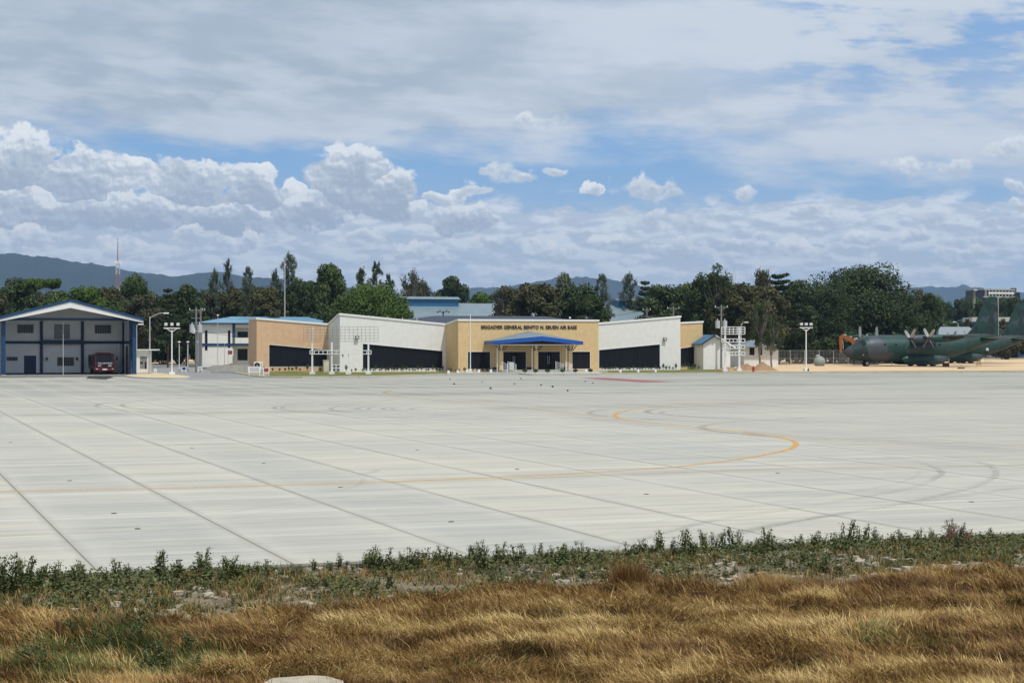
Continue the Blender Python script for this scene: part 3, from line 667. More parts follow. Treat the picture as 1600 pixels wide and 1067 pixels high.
# returns to the set-back tan wings
zt_in = H_(514, 508.2, YT)[1]
for x, s, z1 in ((xwl, 1, zwl), (xwr, -1, zwr)):
    xa, xb = (x, x + T) if s > 0 else (x - T, x)
    MB().prismx([(YW + T + 0.002, 0), (YT + T, 0), (YT + T, zt_in), (YW + T + 0.002, z1)], xa, xb).build('side_wall', m_white, hq)
    MB().prismx([(YW + T, z1), (YT, zt_in), (YT, zt_in + 0.26), (YW + T, z1 + 0.26)], xa - 0.1, xb + 0.1).build('coping', m_trim, hq)
ztl = H_(401, 499.2, YT)[1]; ztr = H_(1098, 504.2, YT)[1]
hl2 = opening(YT, 420.5, 511, 572.9, 538.4, 546.6); hr2 = opening(YT, 1063.4, 1087.5, 572.4, 544.5, 540.8)
wall('tan_wall', xtl, xwl - 0.002, YT, YT + T, ztl, zt_in, m_peach, hq, [hl2]); coping(hq, [(xtl - 0.1, ztl), (xwl, zt_in)], YT, YT + T)
zt_r = H_(1064, 507.8, YT)[1]
wall('tan_wall', xwr + 0.002, xtr, YT, YT + T, zt_r, ztr, m_tan, hq, [hr2]); coping(hq, [(xwr, zt_r), (xtr + 0.12, ztr)], YT, YT + T)
glazing(hq, *hl2, YT + 0.16, 4, ywall=YT, mul=0.02); glazing(hq, *hr2, YT + 0.16, 2, ywall=YT, mul=0.02)
LS = 5.2
MB().box(xtl, xtl + T, YT + T + .002, YT + LS, 0, ztl).build('side_wall', m_peach, hq)
MB().box(xtl - .1, xtl + T + .1, YT + T, YT + LS + .1, ztl, ztl + .26).build('coping', m_trim, hq)
MB().box(xtl, xwl, YT + LS + .002, YT + LS + T, 0, ztl - .3).build('back_wall', m_peach, hq)
MB().box(xwl, xwl + T, YT + LS, 34, 0, 6.0).build('side_wall', m_white, hq)
MB().box(xtr - T, xtr, YT + T + .002, 34, 0, 6.4).build('side_wall', m_tan, hq)
MB().box(xwl, xtr, 34.002, 34.3, 0, 6.0).build('back_wall', m_white, hq)
MB().box(xtl + T + .01, xwl - .01, YT + T + .01, YT + LS, 6.0, 6.1).box(xwl + T + .01, xtr - T - .01, YT + T + .01, 33.9, 6.0, 6.1).box(T + .01, xc1 - T - .01, T + .01, YT + .3, 6.0, 6.1).box(xwl + T + .01, -.01, YW + T + .01, YT + .3, 6.0, 6.1).box(xc1 + .01, xwr - T - .01, YW + T + .01, YT + .3, 6.0, 6.1).build('flat_roof', m_darkroof, hq)
# dark hipped roof seen over the centre parapet
ra, rb = -7.5, xc1 + 3
MB().add([(ra, 7, 6.5), (rb, 7, 6.5), (rb, 27, 6.5), (ra, 27, 6.5), (ra + 9, 15, 7.75), (rb - 5, 15, 7.75)], [(0, 1, 5, 4), (1, 2, 5), (2, 3, 4, 5), (3, 0, 4)]).build('roof', m_darkroof, hq)
MB().box(-15, -3, 14.5, 24, 6.1, 6.55).build('roof_deck', m_groof, hq)
for px in (583, 606, 629, 651.5): 
    x, z = H_(px, 500, YW + 2); MB().cyl((x, YW + 2, 6.0), (x, YW + 2, H_(px, 493.5 + (px - 583) * 0.045, YW + 2)[1]), 0.05, n=6).build('vent_pipe', m_trim, hq)
x, z = H_(890.5, 497, 3); MB().ball((x, 3, z), 0.16).build('roof_light', m_trim, hq)
# plinth band of dark splash-back below centre windows
for a, b in ((ow[0][1] + .3, ow[1][0]), (ow[1][1], ow[2][0]), (ow[2][1], ow[3][0] - .3)): MB().box(a + 0.07, b - 0.07, -0.03, -0.002, 0.3, 0.62).build('plinth', m_letter, hq)
# lettering
def text_mesh(s, size, mt, parent, loc, extr=0.03, rot=(R(90), 0, 0), width=None, name='lettering', bold=0.0):
    c = bpy.data.curves.new('t', 'FONT'); c.body = s; c.size = size; c.extrude = extr; c.align_x = 'CENTER'; c.align_y = 'CENTER'; c.offset = bold; c.resolution_u = 2
    t = bpy.data.objects.new('t', c); COL.objects.link(t); bpy.context.view_layer.update()
    me = bpy.data.meshes.new_from_object(t); bpy.data.objects.remove(t)
    w = max(v.co.x for v in me.vertices) - min(v.co.x for v in me.vertices)
    me.materials.clear(); me.materials.append(mt)
    o = bpy.data.objects.new(name, me); COL.objects.link(o); o.parent = parent; o.location = loc; o.rotation_euler = rot
    if width: o.scale.x = width / w
    return o
xa, z1 = H_(751.5, 514.5, 0); xb, z0 = H_(901, 509.5, 0)
text_mesh('BRIGADIER GENERAL BENITO N. EBUEN AIR BASE', 0.66, m_letter, hq, ((xa + xb) / 2, -0.05, H_(826, 511.6, 0)[1]), width=xb - xa, bold=0.012)
# canopy
cp = lambda px, py, y: (lambda q: (q[0], y, q[1]))(H_(px, py, y))
pk = cp(827, 517.2, -0.02); wl = cp(757, 533, -0.02); wr_ = (2 * pk[0] - wl[0], -0.02, wl[2])
fa = cp(847, 525.6, -5.6); fl = cp(770.5, 532.8, -4.9); fr_ = cp(911, 533.8, -4.9)
can = MB(); th = 0.42
vs = [pk, wl, fl, fa, fr_, wr_]
MB().add([pk, wl, fl, fa, fr_, wr_], [(0, 1, 2), (0, 2, 3), (0, 3, 4), (0, 4, 5)]).build('canopy_roof', m_groof, hq)
dn = lambda p, d: (p[0], p[1], p[2] - d)
fz = MB()
for a, b, da, db in ((wl, fl, .40, .42), (fl, fa, .42, .60), (fa, fr_, .60, .42), (fr_, wr_, .42, .40)):
    o_ = 0.06
    fz.add([(a[0], a[1] - o_, a[2] + .03), (b[0], b[1] - o_, b[2] + .03), dn((b[0], b[1] - o_, b[2]), db), dn((a[0], a[1] - o_, a[2]), da),
            (a[0], a[1] + .08, a[2] - .01), (b[0], b[1] + .08, b[2] - .01), dn((b[0], b[1] + .08, b[2]), db), dn((a[0], a[1] + .08, a[2]), da)],
           [(0, 3, 2, 1), (4, 5, 6, 7), (0, 1, 5, 4), (3, 7, 6, 2), (0, 4, 7, 3), (1, 2, 6, 5)])
fz.build('canopy_fascia', m_bluefascia, hq)
MB().slab([(wl[0] + .3, -0.05), (wl[0] + .7, -4.7), (wr_[0] - .9, -4.7), (wr_[0] - .4, -0.05)], wl[2] - 0.55, wl[2] - 0.43).build('canopy_soffit', m_trim, hq)
for px in (782.5, 837.0, 890.5):
    x, _ = H_(px, 560, -3.6)
    MB().box(x - .26, x + .26, -3.86, -3.34, 0, wl[2] - 0.55).build('canopy_column', m_tan, hq)
    MB().cyl((x - .62, -3.9, 0), (x - .62, -3.9, wl[2] - .56), 0.06).build('downpipe', m_trim, hq)
    for s in (-1.0, -0.45, 0.45, 1.0):
        MB().tube([(x + s * 0.30, -3.92, wl[2] - 1.25), (x + s * .85, -3.92, wl[2] - 0.56)], 0.06, 5).build('bracket', m_navy, hq)
# entrance steps, platform and rails
xs0, xs1 = H_(800, 580, -5)[0], H_(876, 580, -5)[0]
MB().box(xs0 - 1.5, xs1 + 1.9, -5.4, -0.01, 0, 0.298).build('landing', m_conc, hq)
for k in range(2): MB().box(xs0 - 0.6, xs1 + 1.0, -5.4 - 0.32 * (k + 1), -5.4 - 0.32 * k - 0.002, 0, 0.30 - 0.1 * (k + 1)).build('step', m_conc, hq)
def rail(px0, px1, n=4):
    xa, xb = H_(px0, 570, -5.2)[0], H_(px1, 570, -5.2)[0]
    r = MB()
    r0 = MB().cyl((xa, -5.2, 0.3), (xa, -5.2, 1.42), 0.035).cyl((xb, -5.9, 0.02), (xb, -5.9, 1.1), 0.035)
    for k in range(5): r0.cyl((xa, -5.2, 1.38 - k * .22), (xb, -5.9, 1.04 - k * .22), 0.024)
    r0.build('handrail', m_wpost, hq)
rail(784.5, 790); rail(793.5, 803.5); rail(868.5, 877); rail(883.5, 891)
MB().box(H_(796, 570, -5.1)[0], H_(803.5, 570, -5.1)[0], -5.06, -5.02, .35, 1.35).build('rail_panel', m_galv, hq)
# floodlights and condensers on the walls
def flood(px, py, y):
    x, z = H_(px, py, y); f = empty('wall_floodlight', OB + UD * x + VD * (y - 0.05) + Vector((0, 0, z)), AX, 'black square floodlight on the %s white wall above the glass' % ('left' if px < 700 else 'right'), 'floodlight', 'floodlights on the white walls')
    MB().box(-.26, .26, -.30, -.12, -.2, .22).build('housing', m_black, f); MB().box(-.17, .17, -.312, -.302, -.10, .16).build('lens', m_chrome, f); MB().box(-.05, .05, -.12, .0, -.05, .05).build('bracket', m_black, f)
flood(557.3, 527.5, YW); flood(1038, 530, YW)
def condenser(loc, rz, label, w=.9, h=.7, d=.35, group=None):
    c = empty('air_conditioner_unit', loc, rz, label, 'air conditioner', group)
    MB().box(-w / 2, w / 2, 0, d, 0, h).build('casing', m_trim, c, bevel=.02)
    ring = MB()
    for k in range(16):
        a0, a1 = 2 * math.pi * k / 16, 2 * math.pi * (k + 1) / 16; r0, r1 = h * .30, h * .40
        ring.add([(-w * .12 + r * math.cos(t), -0.012, h / 2 + r * math.sin(t)) for r, t in ((r0, a0), (r1, a0), (r1, a1), (r0, a1))], [(0, 1, 2, 3)])
    ring.build('fan_guard', m_black, c)
    MB().cyl((-w * .12, -0.004, h / 2), (-w * .12, -0.02, h / 2), h * .10, n=10).build('fan_hub', m_galv, c)
    b = MB()
    for k in range(5): b.box(-w * .12 - .02, -w * .12 + .02, -0.008, -0.002, h * .2, h * .8)
    MB().cyl((-w * .12, 0.0, h / 2), (-w * .12, -0.006, h / 2), h * .30, n=16).build('fan_opening', m_black, c)
    MB().box(w / 2 - .2, w / 2 - .05, -.01, .0, h * .2, h * .8).build('side_grille', m_galv, c)
    return c
q = G(402.5, 578); condenser(Vector((XD(403.5, 236), 236, BZ + 0.45)), AX * .3, 'large pale outdoor air conditioner unit with round fan near the peach wall corner', 1.15, .95, .45)
tag(MB().box(-6.2, -1.1, 0, .3, 0, .95).box(-6.2, -1.1, .3, .5, 0, .3).build('low_concrete_wall', m_conc, loc=Vector((XD(404, 237.5), 237.5, BZ)), rotz=AX * .3), 'low grey concrete wall beside the outdoor air conditioner', 'wall')
tag(MB().box(-.7, .7, -.1, .7, 0, .45).build('concrete_plinth', m_conc, loc=Vector((XD(403.5, 236), 236, BZ)), rotz=AX * .3), 'grey concrete plinth under the outdoor air conditioner', 'plinth')
def hqp(px, py, y): x, z = H_(px, py, y); return OB + UD * x + VD * y + Vector((0, 0, z)), x, z
for k, (py, nm) in enumerate(((577.5, 'lower'), (572.0, 'upper'))):
    for j, px in enumerate((523.0, 529.0)):
        p = Vector((XD(px, 236.5), 236.5 + .1 * j, CH - (py + 2.6 - HZ) / F * 236.5))
        condenser(p, AX, '%s %s of four stacked outdoor air conditioners by the white corner wall' % (nm, ('left', 'right')[j]), .5, .43, .3, 'outdoor air conditioners stacked by the white corner')
MB().box(-.62, .62, .02, .32, -.9, .93).box(0, 0.001, 0, 0.001, 0, 0.001)
for px in (524.2, 528.6):
    p = Vector((XD(px, 238.0), 238.0, CH - (557.6 - HZ) / F * 238)); xl = (p - OB)
    lx, ly = xl.x * UD.x + xl.y * UD.y, xl.x * VD.x + xl.y * VD.y
    MB().box(xwl - 0.04, xwl + 0.002, ly - .0, ly + .32, p.z - BZ, p.z - BZ + .42).build('small_window', m_black, hq)
p, x, z = hqp(1099.5, 573, YT - .5); condenser(p + Vector((0, 0, -.35)), AX, 'outdoor air conditioner at the right end of the tan wall', .6, .75, .3)
tag(MB().box(-.06, .06, -.05, .05, 0, .75).build('meter_post', m_letter, loc=Vector((XD(412.5, 237), 237, BZ)), rotz=AX), 'short dark red post beside the outdoor air conditioner', 'post')
# cream cabinet by the white wing
tag(MB().box(-.36, .36, 0, .5, 0, 1.55).box(-.40, .40, -.04, .54, 1.55, 1.62).box(-.30, .30, -.03, 0, .15, 1.45).build('service_cabinet', mat('cream_metal', (.62, .56, .42), .6), loc=Vector((XD(510, 237), 237, BZ)), rotz=AX), 'cream metal service cabinet in front of the peach wall window edge', 'cabinet')

# ---------------- white and blue hangar-like fire station on the left
OH = Vector((-46.3, 219.6, 0.02))
fs = empty('fire_station', OH, AX, 'two storey white building with blue columns and a wide gabled blue roof', 'building')
K_ = lambda px, py, y: hit(px, py, OH, y)
xL = K_(5.2, 560, 0)[0]; YB = 9.0; ZE = K_(206, 497.5, 0)[1]; xm = xL / 2
ZA = K_(107, 469.0, -1.0)[1] - 0.15
MB().box(xL - .5, .5, -.3, YB + 20, -0.02, 0.10).build('floor_slab', m_conc, fs)
for x in (xL, 0.0): 
    MB().box(x - .23, x + .23, -.30, .30, .1, ZE).build('column', m_blue, fs); MB().box(x - .30, x + .30, -.36, .36, .0, .2).build('column_base', m_conc, fs)
MB().box(xL + .23, -.23, -.12, .18, ZE - .30, ZE + .02).build('tie_beam', m_navy, fs)
def wrect(px0, px1, py0, py1, y=YB):
    xa, z1 = K_(px0, py0, y); xb, z0 = K_(px1, py1, y); return (xa, xb, z0, z1, z1)
hs = [wrect(27.5, 52, 507.5, 520), wrect(84.5, 109, 506.5, 529.5), wrect(148.5, 173, 508, 520.5), wrect(11, 27, 558, 563), wrect(37.5, 56.5, 555.5, 581), wrect(90, 115, 558.5, 571)]
hs[4] = (hs[4][0], hs[4][1], .12, hs[4][3], hs[4][4])
hs = [(max(a, xL + .1), b, c, d, e) for a, b, c, d, e in hs]
zg = lambda x: ZE + (ZA - ZE) * (1 - abs(x - xm) / abs(xm)) - .12
xR = K_(191, 560, YB)[0]
wall('back_wall', xL, xm, YB, YB + .25, zg(xL), zg(xm), m_gwall, fs, [(h[0], min(h[1], xm), *h[2:]) for h in hs if h[0] < xm - .01])
wall('back_wall', xm + .0005, 0.0, YB, YB + .25, zg(xm), zg(0), m_gwall, fs, [(max(h[0], xm + .0005), h[1], *h[2:]) for h in hs if h[1] > xm + .01])
m_grille = mat('window_grille', (.30, .31, .32), .6)
for i, h in enumerate(hs):
    if i in (1,): 
        d = MB().box(h[0], h[1], YB + .10, YB + .14, h[2], h[3]).build('shutter', mat('grey_shutter', (.22, .24, .25), .6), fs)
        for k in range(9):
            z = h[2] + (h[3] - h[2]) * (k + .5) / 9; MB().box(h[0], h[1], YB + .085, YB + .10, z - .05, z + .03).build('slat', m_grille, d)
    elif i == 4: MB().box(h[0], h[1], YB + .12, YB + .16, h[2], h[3]).build('door', m_navy, fs)
    else:
        w = glazing(fs, *h, YB + .14, 2, ywall=YB, mul=.03, glass=m_glass2, trim=m_grille)
        n = 3 if i == 3 else 9
        for k in range(n):
            x = h[0] + (h[1] - h[0]) * (k + .5) / n; MB().box(x - .018, x + .018, YB + .02, YB + .05, h[2], h[3]).build('bar', m_grille, w)
# blue frame lines on the back wall
zb = K_(100, 535, YB)[1]; pr = 0.22
MB().box(xL + .43, xR, YB - pr, YB - .002, zb - .17, zb + .17).build('floor_band', m_navy, fs)
MB().box(K_(64, 535, YB)[0], K_(129, 535, YB)[0], YB - pr - .9, YB - pr - .002, zb - .22, zb + .30).build('balcony_edge', m_navy, fs)
for px in (64.5, 128.5):
    x = K_(px, 560, YB)[0]; MB().box(x - .17, x + .17, YB - pr - .04, YB - .002, .1, zb - .172).build('pilaster', m_navy, fs); MB().box(x - .17, x + .17, YB - pr - .04, YB - .002, zb + .302, ZE - .3).build('pilaster', m_navy, fs)
MB().box(xL + .43, xR, YB - .10, YB - .003, .1, .26).build('skirting', m_navy, fs)
# side walls
MB().box(-.12, .12, YB + .252, 29, .1, ZE - .1).box(xL - .12, xL + .12, YB + .252, 29, .1, ZE - .1).build('side_wall', m_gwall, fs)
MB().box(-.10, .10, 3.6, YB - .002, .1, ZE - .1).build('inner_side_wall', m_gwall, fs)
MB().box(-.13, .14, .46, YB - .01, zb - .17, zb + .17).build('side_beam', m_navy, fs)
MB().box(-.13, .13, 3.35, 3.6, .1, ZE - .1).build('inner_column', m_navy, fs)
MB().box(-.3, .0, YB - .5, YB - .23, .1, ZE - .3).build('corner_column', m_navy, fs)
MB().cyl((-.75, YB - .6, .1), (-.75, YB - .6, 3.9), .12).build('pipe', m_trim, fs)
MB().cyl((-.35, 5.5, .1), (-.35, 5.5, 3.9), .07).build('pipe', m_trim, fs)
MB().box(-.16, -.11, 5.0, 6.6, .1, 3.6).build('side_door', m_black, fs)
# roof: two slopes with depth, white raking board, blue edge
ov = 0.95; slope = (ZA - ZE) / abs(xm); yf, yb_ = -1.1, 30.0
rz = lambda x: ZA - slope * abs(x - xm)
for s in (-1, 1):
    xe = xm + s * (abs(xm) + ov); a = [(xm, ZA), (xe, rz(xe)), (xe, rz(xe) + .16), (xm, ZA + .16)]
    if s > 0: a = a
    else: a = [a[1], a[0], a[3], a[2]]
    MB().prism(a, yf, yb_).build('roof_slope', m_broof, fs)
    b_ = [(xm, ZA - .05), (xe, rz(xe) - .05), (xe, rz(xe) + .27), (xm, ZA + .27)]
    if s < 0: b_ = [b_[1], b_[0], b_[3], b_[2]]
    MB().prism(b_, yf - .14, yf - .002).build('blue_edge_board', m_navy if 0 else m_blue, fs)
    c_ = [(xm, ZA - .78), (xe, rz(xe) - .28), (xe, rz(xe) - .052), (xm, ZA - .052)]
    if s < 0: c_ = [c_[1], c_[0], c_[3], c_[2]]
    MB().prism(c_, yf - .06, yf + .10).build('white_raking_board', m_trim, fs)
    MB().box(min(xe, xe - s * .12), max(xe, xe - s * .12), yf, yb_, rz(xe) - .2, rz(xe) - .002).build('gutter', m_blue, fs)
    for k in range(14): 
        y = yf + 1 + k * 2.2; r_ = MB(); r_.prism([(xm, ZA + .162), (xe, rz(xe) + .162), (xe, rz(xe) + .20), (xm, ZA + .20)] if s > 0 else [(xe, rz(xe) + .162), (xm, ZA + .162), (xm, ZA + .20), (xe, rz(xe) + .20)], y, y + .06); r_.build('roof_seam', m_broof, fs)
for k, (px, py) in enumerate(((74, 560.5), (121.5, 560.5))):
    x, z = K_(px, py, YB - .35); condenser(OH + UD * x + VD * (YB - .38) + Vector((0, 0, z - .25)), AX, 'outdoor air conditioner on the shaded station wall %s the lower window' % ('left of' if k == 0 else 'right of'), .8, .5, .3, 'air conditioners on the fire station wall')
# annex cut by the left edge of the photograph
an = empty('station_annex', OH + UD * (xL - .6), AX, 'white annex with blue band at the far left edge beside the blue column', 'building')
MB().box(-9, -.05, 3.0, 14, 0.1, 6.6).build('wall', m_gwall, an)
MB().box(-9.1, .0, 2.6, 3.0, 2.55, 2.9).build('blue_band', m_blue, an); MB().box(-9.1, -.02, 1.4, 2.98, 6.3, 6.6).build('roof', m_trim, an)
MB().box(-9, -.1, 1.6, 1.75, 2.9, 4.2).build('balcony_parapet', m_trim, an)
glazing(an, -4.0, -.35, 4.4, 5.8, 5.8, 2.99, 3, ywall=2.98, glass=m_glass2); glazing(an, -4.0, -.35, .2, 2.3, 2.3, 2.99, 3, ywall=2.98, glass=m_glass2)
MB().box(-1.1, -.9, 1.5, 1.7, .1, 6.3).build('post', m_blue, an)

# ---------------- two storey blue and white building behind
OT = Vector((XD(316, 296), 296, .0))
ts = empty('two_storey_building', OT, AX, 'white two storey building with blue bands and light blue hipped roof behind the peach wing', 'building')
Q_ = lambda px, py, y=0: hit(px, py, OT, y)
ze2 = Q_(330, 505, 0)[1]; x1 = Q_(363, 550)[0]; x2 = Q_(391, 550)[0]; xe2 = Q_(514, 550)[0]
def qr(px0, px1, py0, py1, y=0): xa, z1 = Q_(px0, py0, y); xb, z0 = Q_(px1, py1, y); return (xa, xb, z0, z1, z1)
sl = [qr(320, 324.3, 516, 547.5), qr(356, 360, 516, 543.5)]
wall('front_wall', 0, x1, 0, .3, ze2 - .1, ze2 - .1, m_white, ts, sl)
for h in sl: 
    w = glazing(ts, *h, .15, 1, ywall=0, mul=.02, glass=m_glass2)
    for k in range(7): z = h[2] + (h[3] - h[2]) * (k + .5) / 7; MB().box(h[0], h[1], .04, .08, z - .03, z + .03).build('louvre', m_black, w)
zb2 = Q_(330, 538.5)[1]
MB().box(-.05, xe2, -.12, -.002, zb2 - .22, zb2 + .2).build('blue_band', m_blue, ts)
MB().box(x1 + .01, x1 + .45, -.10, .3, zb2 + 1.2, ze2 - .1).build('blue_pillar', m_blue, ts)
rec = [qr(371, 387.5, 518, 529.5, 1.6), qr(371, 387, 545, 563, 1.6)]
wall('recessed_wall', x1, xe2, 1.6, 1.9, ze2 - .1, ze2 - .1, m_white, ts, rec)
for h in rec: glazing(ts, *h, 1.75, 2, ywall=1.6, mul=.04, glass=m_glass2)
MB().box(x1 + .46, xe2, -.06, .06, zb2 + .202, zb2 + 1.15).build('balcony_parapet', m_white, ts)
MB().box(x1, xe2, -.05, 1.58, zb2 - .2, zb2 - .1).build('balcony_floor', m_trim, ts)
MB().box(x1 + .46, xe2, .07, 1.5, ze2 - .75, ze2 - .12).build('header', m_white, ts)
MB().box(x1 + 3.2, x1 + 3.5, -.0, .3, 0, zb2 - .22).build('post', m_white, ts)
MB().box(0, .3, .302, 6, 0, ze2 - .1).box(xe2 - .3, xe2, 1.902, 6, 0, ze2 - .1).box(0, xe2, 6, 6.3, 0, ze2 - .1).build('outer_wall', m_white, ts)
MB().box(-.5, xe2 + .5, -.6, 6.8, ze2 - .095, ze2 + .05).build('eaves', m_blue, ts)
MB().add([(-.7, -.8, ze2 + .06), (xe2 + .7, -.8, ze2 + .06), (xe2 + .7, 7.0, ze2 + .06), (-.7, 7.0, ze2 + .06), (5.4, 3.1, ze2 + 1.15), (xe2 - 3, 3.1, ze2 + 1.15)], [(0, 1, 5, 4), (1, 2, 5), (2, 3, 4, 5), (3, 0, 4)]).build('roof', m_lroof, ts)

# ---------------- long blue roofed hangar far behind
OA = Vector((XD(650, 372), 372, 0))
hg = empty('aircraft_hangar', OA, AX, 'long grey blue roofed hangar with blue ridge monitors rising behind the headquarters', 'hangar')
A_ = lambda px, py, y=0: hit(px, py, OA, y)
xe3 = A_(1011, 490, 14)[0]; zr3 = A_(760, 475.5, 14)[1]; zf3 = 8.3
hull = [(0, 0), (28, 0), (28, zf3), (14, zr3 - .4), (0, zf3)]
MB().prismx(hull, .3, xe3 - .3).build('wall', mat('dark_end_wall', (.03, .045, .08), .7), hg)
for s in (0, 1):
    ya, yb2 = (-1.2, 14) if s == 0 else (14, 29.2); za, zb3 = (zf3 - .35, zr3) if s == 0 else (zr3, zf3 - .35)
    MB().prismx([(ya, za), (yb2, zb3), (yb2, zb3 + .18), (ya, za + .18)], -.4, xe3 + .3).build('roof_slope', m_groof, hg)
    MB().prismx([(ya, za - .35), (yb2, zb3 - .35), (yb2, zb3 + .22), (ya, za + .22)], -.62, -.42).build('verge_board', m_trim, hg)
for a, b in ((.0, A_(711, 470, 14)[0]), (A_(959, 475, 14)[0], xe3)):
    mo = MB().box(a, b, 11.4, 16.6, zr3 - .8, zr3 + .95).build('ridge_monitor', m_broof, hg)
    MB().prismx([(11.0, zr3 + .95), (17, zr3 + .95), (15.2, zr3 + 1.5), (12.8, zr3 + 1.5)], a - .3, b + .3).build('monitor_roof', m_groof, mo)
MB().box(4, 9, -4, -.1, 7.2, 7.5).box(4, 9, -.4, -.1, 0, 7.2).build('lean_to_roof', m_trim, hg)

# ---------------- small white gabled house right of the headquarters
OS = Vector((XD(1099, 262), 262, 0.13))
sh_ = empty('gabled_pump_house', OS, AX, 'small white gabled house with blue roof right of the headquarters', 'building')
S_ = lambda px, py, y=0: hit(px, py, OS, y)
xw = S_(1141, 560)[0]; xp, zp = S_(1116, 524.5); zel = S_(1099, 535)[1]; zer = zel - .1
wall('front_wall', 0, xp, 0, .25, zel, zp - .1, m_white, sh_); wall('front_wall', xp + .002, xw, 0, .25, zp - .1, zer - .35, m_white, sh_)
MB().box(0, .2, .252, 9, 0, zel - .1).box(xw - .2, xw, .252, 9, 0, zer - .45).box(0, xw, 9, 9.2, 0, zer - .5).build('side_wall', m_white, sh_)
MB().prism([(-.5, zel - .35), (xp, zp), (xp, zp + .15), (-.5, zel - .2)], -.35, 9.5).build('roof_slope', m_broof, sh_)
MB().prism([(xp, zp), (xw + .7, zer - .75), (xw + .7, zer - .6), (xp, zp + .15)], -.35, 9.5).build('roof_slope', m_broof, sh_)
MB().prism([(-.5, zel - .40), (xp, zp - .05), (xp, zp + .18), (-.5, zel - .17)], -.42, -.352).build('verge_board', m_navy, sh_)
MB().prism([(xp, zp - .05), (xw + .7, zer - .80), (xw + .7, zer - .55), (xp, zp + .18)], -.42, -.352).build('verge_board', m_trim, sh_)
x, z = S_(1127.5, 547); MB().box(x - .13, x + .13, -.05, -.002, z - .2, z + .15).build('vent', m_black, sh_)
# ---------------- house under the trees
OC = Vector((XD(1163, 290), 290, 0.0))
hs_ = empty('bungalow', OC, AX * .5, 'low white bungalow with grey blue roof in the shade of the trees', 'house')
C_ = lambda px, py, y=0: hit(px, py, OC, y, AX * .5)
xe4 = C_(1216, 550)[0]; zt4 = C_(1180, 541)[1]; zr4 = C_(1180, 531, 4)[1]
ops = []
for a, b in ((1171, 1179), (1187.5, 1191), (1203, 1207)):
    xa, z1 = C_(a, 543); xb, z0 = C_(b, 552); ops.append((xa, xb, max(.2, z0 - .3), z1, z1))
wall('front_wall', 0, xe4, 0, .2, zt4, zt4, m_white, hs_, ops)
for h in ops: glazing(hs_, *h, .1, 1, ywall=0, glass=m_glass2)
MB().box(0, .2, .202, 8, 0, zt4).box(xe4 - .2, xe4, .202, 8, 0, zt4).box(0, xe4, 8, 8.2, 0, zt4).build('side_wall', m_white, hs_)
MB().add([(-.8, -.9, zt4 - .05), (xe4 + .8, -.9, zt4 - .05), (xe4 + .8, 9, zt4 - .05), (-.8, 9, zt4 - .05), (2.5, 4, zr4), (xe4 - 2.5, 4, zr4)], [(0, 1, 5, 4), (1, 2, 5), (2, 3, 4, 5), (3, 0, 4), (0, 3, 2, 1)]).build('roof', m_groof, hs_)
# ---------------- grey arched-end shed behind the transport planes
OG = Vector((XD(1441, 400), 400, 0))
gs = empty('storage_shed', OG, AX, 'long shed with pale grey roof behind the two parked planes', 'shed')
D_ = lambda px, py, y=0: hit(px, py, OG, y)
xg0, zt5 = D_(1453, 510.5, 6); xg1 = D_(1514, 510.5, 6)[0]; xe5 = D_(1528, 520)[0]; ze5 = D_(1480, 524)[1]
MB().box(0, xe5, 0, 12, 0, ze5).build('wall', m_gwall, gs)
MB().add([(-.5, -.5, ze5), (xe5 + .5, -.5, ze5), (xe5 + .5, 12.5, ze5), (-.5, 12.5, ze5), (xg0, 6, zt5), (xg1, 6, zt5)], [(0, 1, 5, 4), (1, 2, 5), (2, 3, 4, 5), (3, 0, 4), (0, 3, 2, 1)]).build('roof', mat('pale_grey_roof', (.22, .255, .27), .5, var=.1), gs)
# ---------------- distant blue shed and tall building
OD = Vector((XD(1521, 520), 520, 0))
ds = empty('blue_shed', OD, 0, 'distant blue walled shed with white roof edge behind the plane tails', 'shed')
MB().box(0, 15, 0, 10, 0, 10.2).build('wall', mat('blue_cladding', (.03, .08, .24), .6), ds); MB().box(-.5, 15.5, -.5, 10.5, 10.2, 11.5).build('roof_edge', mat('cream_roof', (.6, .6, .5), .6), ds)
MB().box(11, 13.5, -.1, -.01, 9.0, 9.8).build('sign_panel', m_trim, ds)
OE = Vector((XD(1538.5, 760), 760, 0))
eb = empty('concrete_office_block', OE, AX, 'dark unfinished concrete block rising above the trees behind the plane tails', 'building')
E_ = lambda px, py, y=0: hit(px, py, OE, y)
z_t = E_(1560, 451.5)[1]; z_m = E_(1560, 458)[1]; z_b = E_(1560, 463)[1]; xa5 = E_(1585, 455)[0]; xb5 = E_(1596, 458)[0]
mdk = mat('dark_concrete', (.07, .08, .10), .8); 
MB().box(0, xa5, 1.0, 14, 0, z_t - .6).box(xa5 + .01, xb5, 1.0, 14, 0, E_(1590, 457)[1]).build('core', mdk, eb)
MB().box(-.3, xa5 + .3, 0, 14.5, z_t - .6, z_t).build('roof_slab', m_conc, eb); MB().box(2, xa5, 0, .95, z_m - .4, z_m + .4).build('floor_slab', m_trim, eb); MB().box(-.3, xa5 + .3, 0, .95, z_b - .6, z_b).build('floor_slab', m_conc, eb)
MB().box(xa5 + .4, xb5 + .3, 0, 14.2, E_(1590, 457)[1], E_(1590, 456)[1]).build('roof_slab', m_conc, eb)
for k in range(9): x = xa5 * (k + .3) / 9; MB().box(x, x + .5, .1, .9, z_b, z_t - .62).build('column', m_conc, eb)
MB().box(xa5 + 1.5, xa5 + 3.2, 3, 5, z_t - 2, z_t + .6).build('stair_head', mdk, eb)
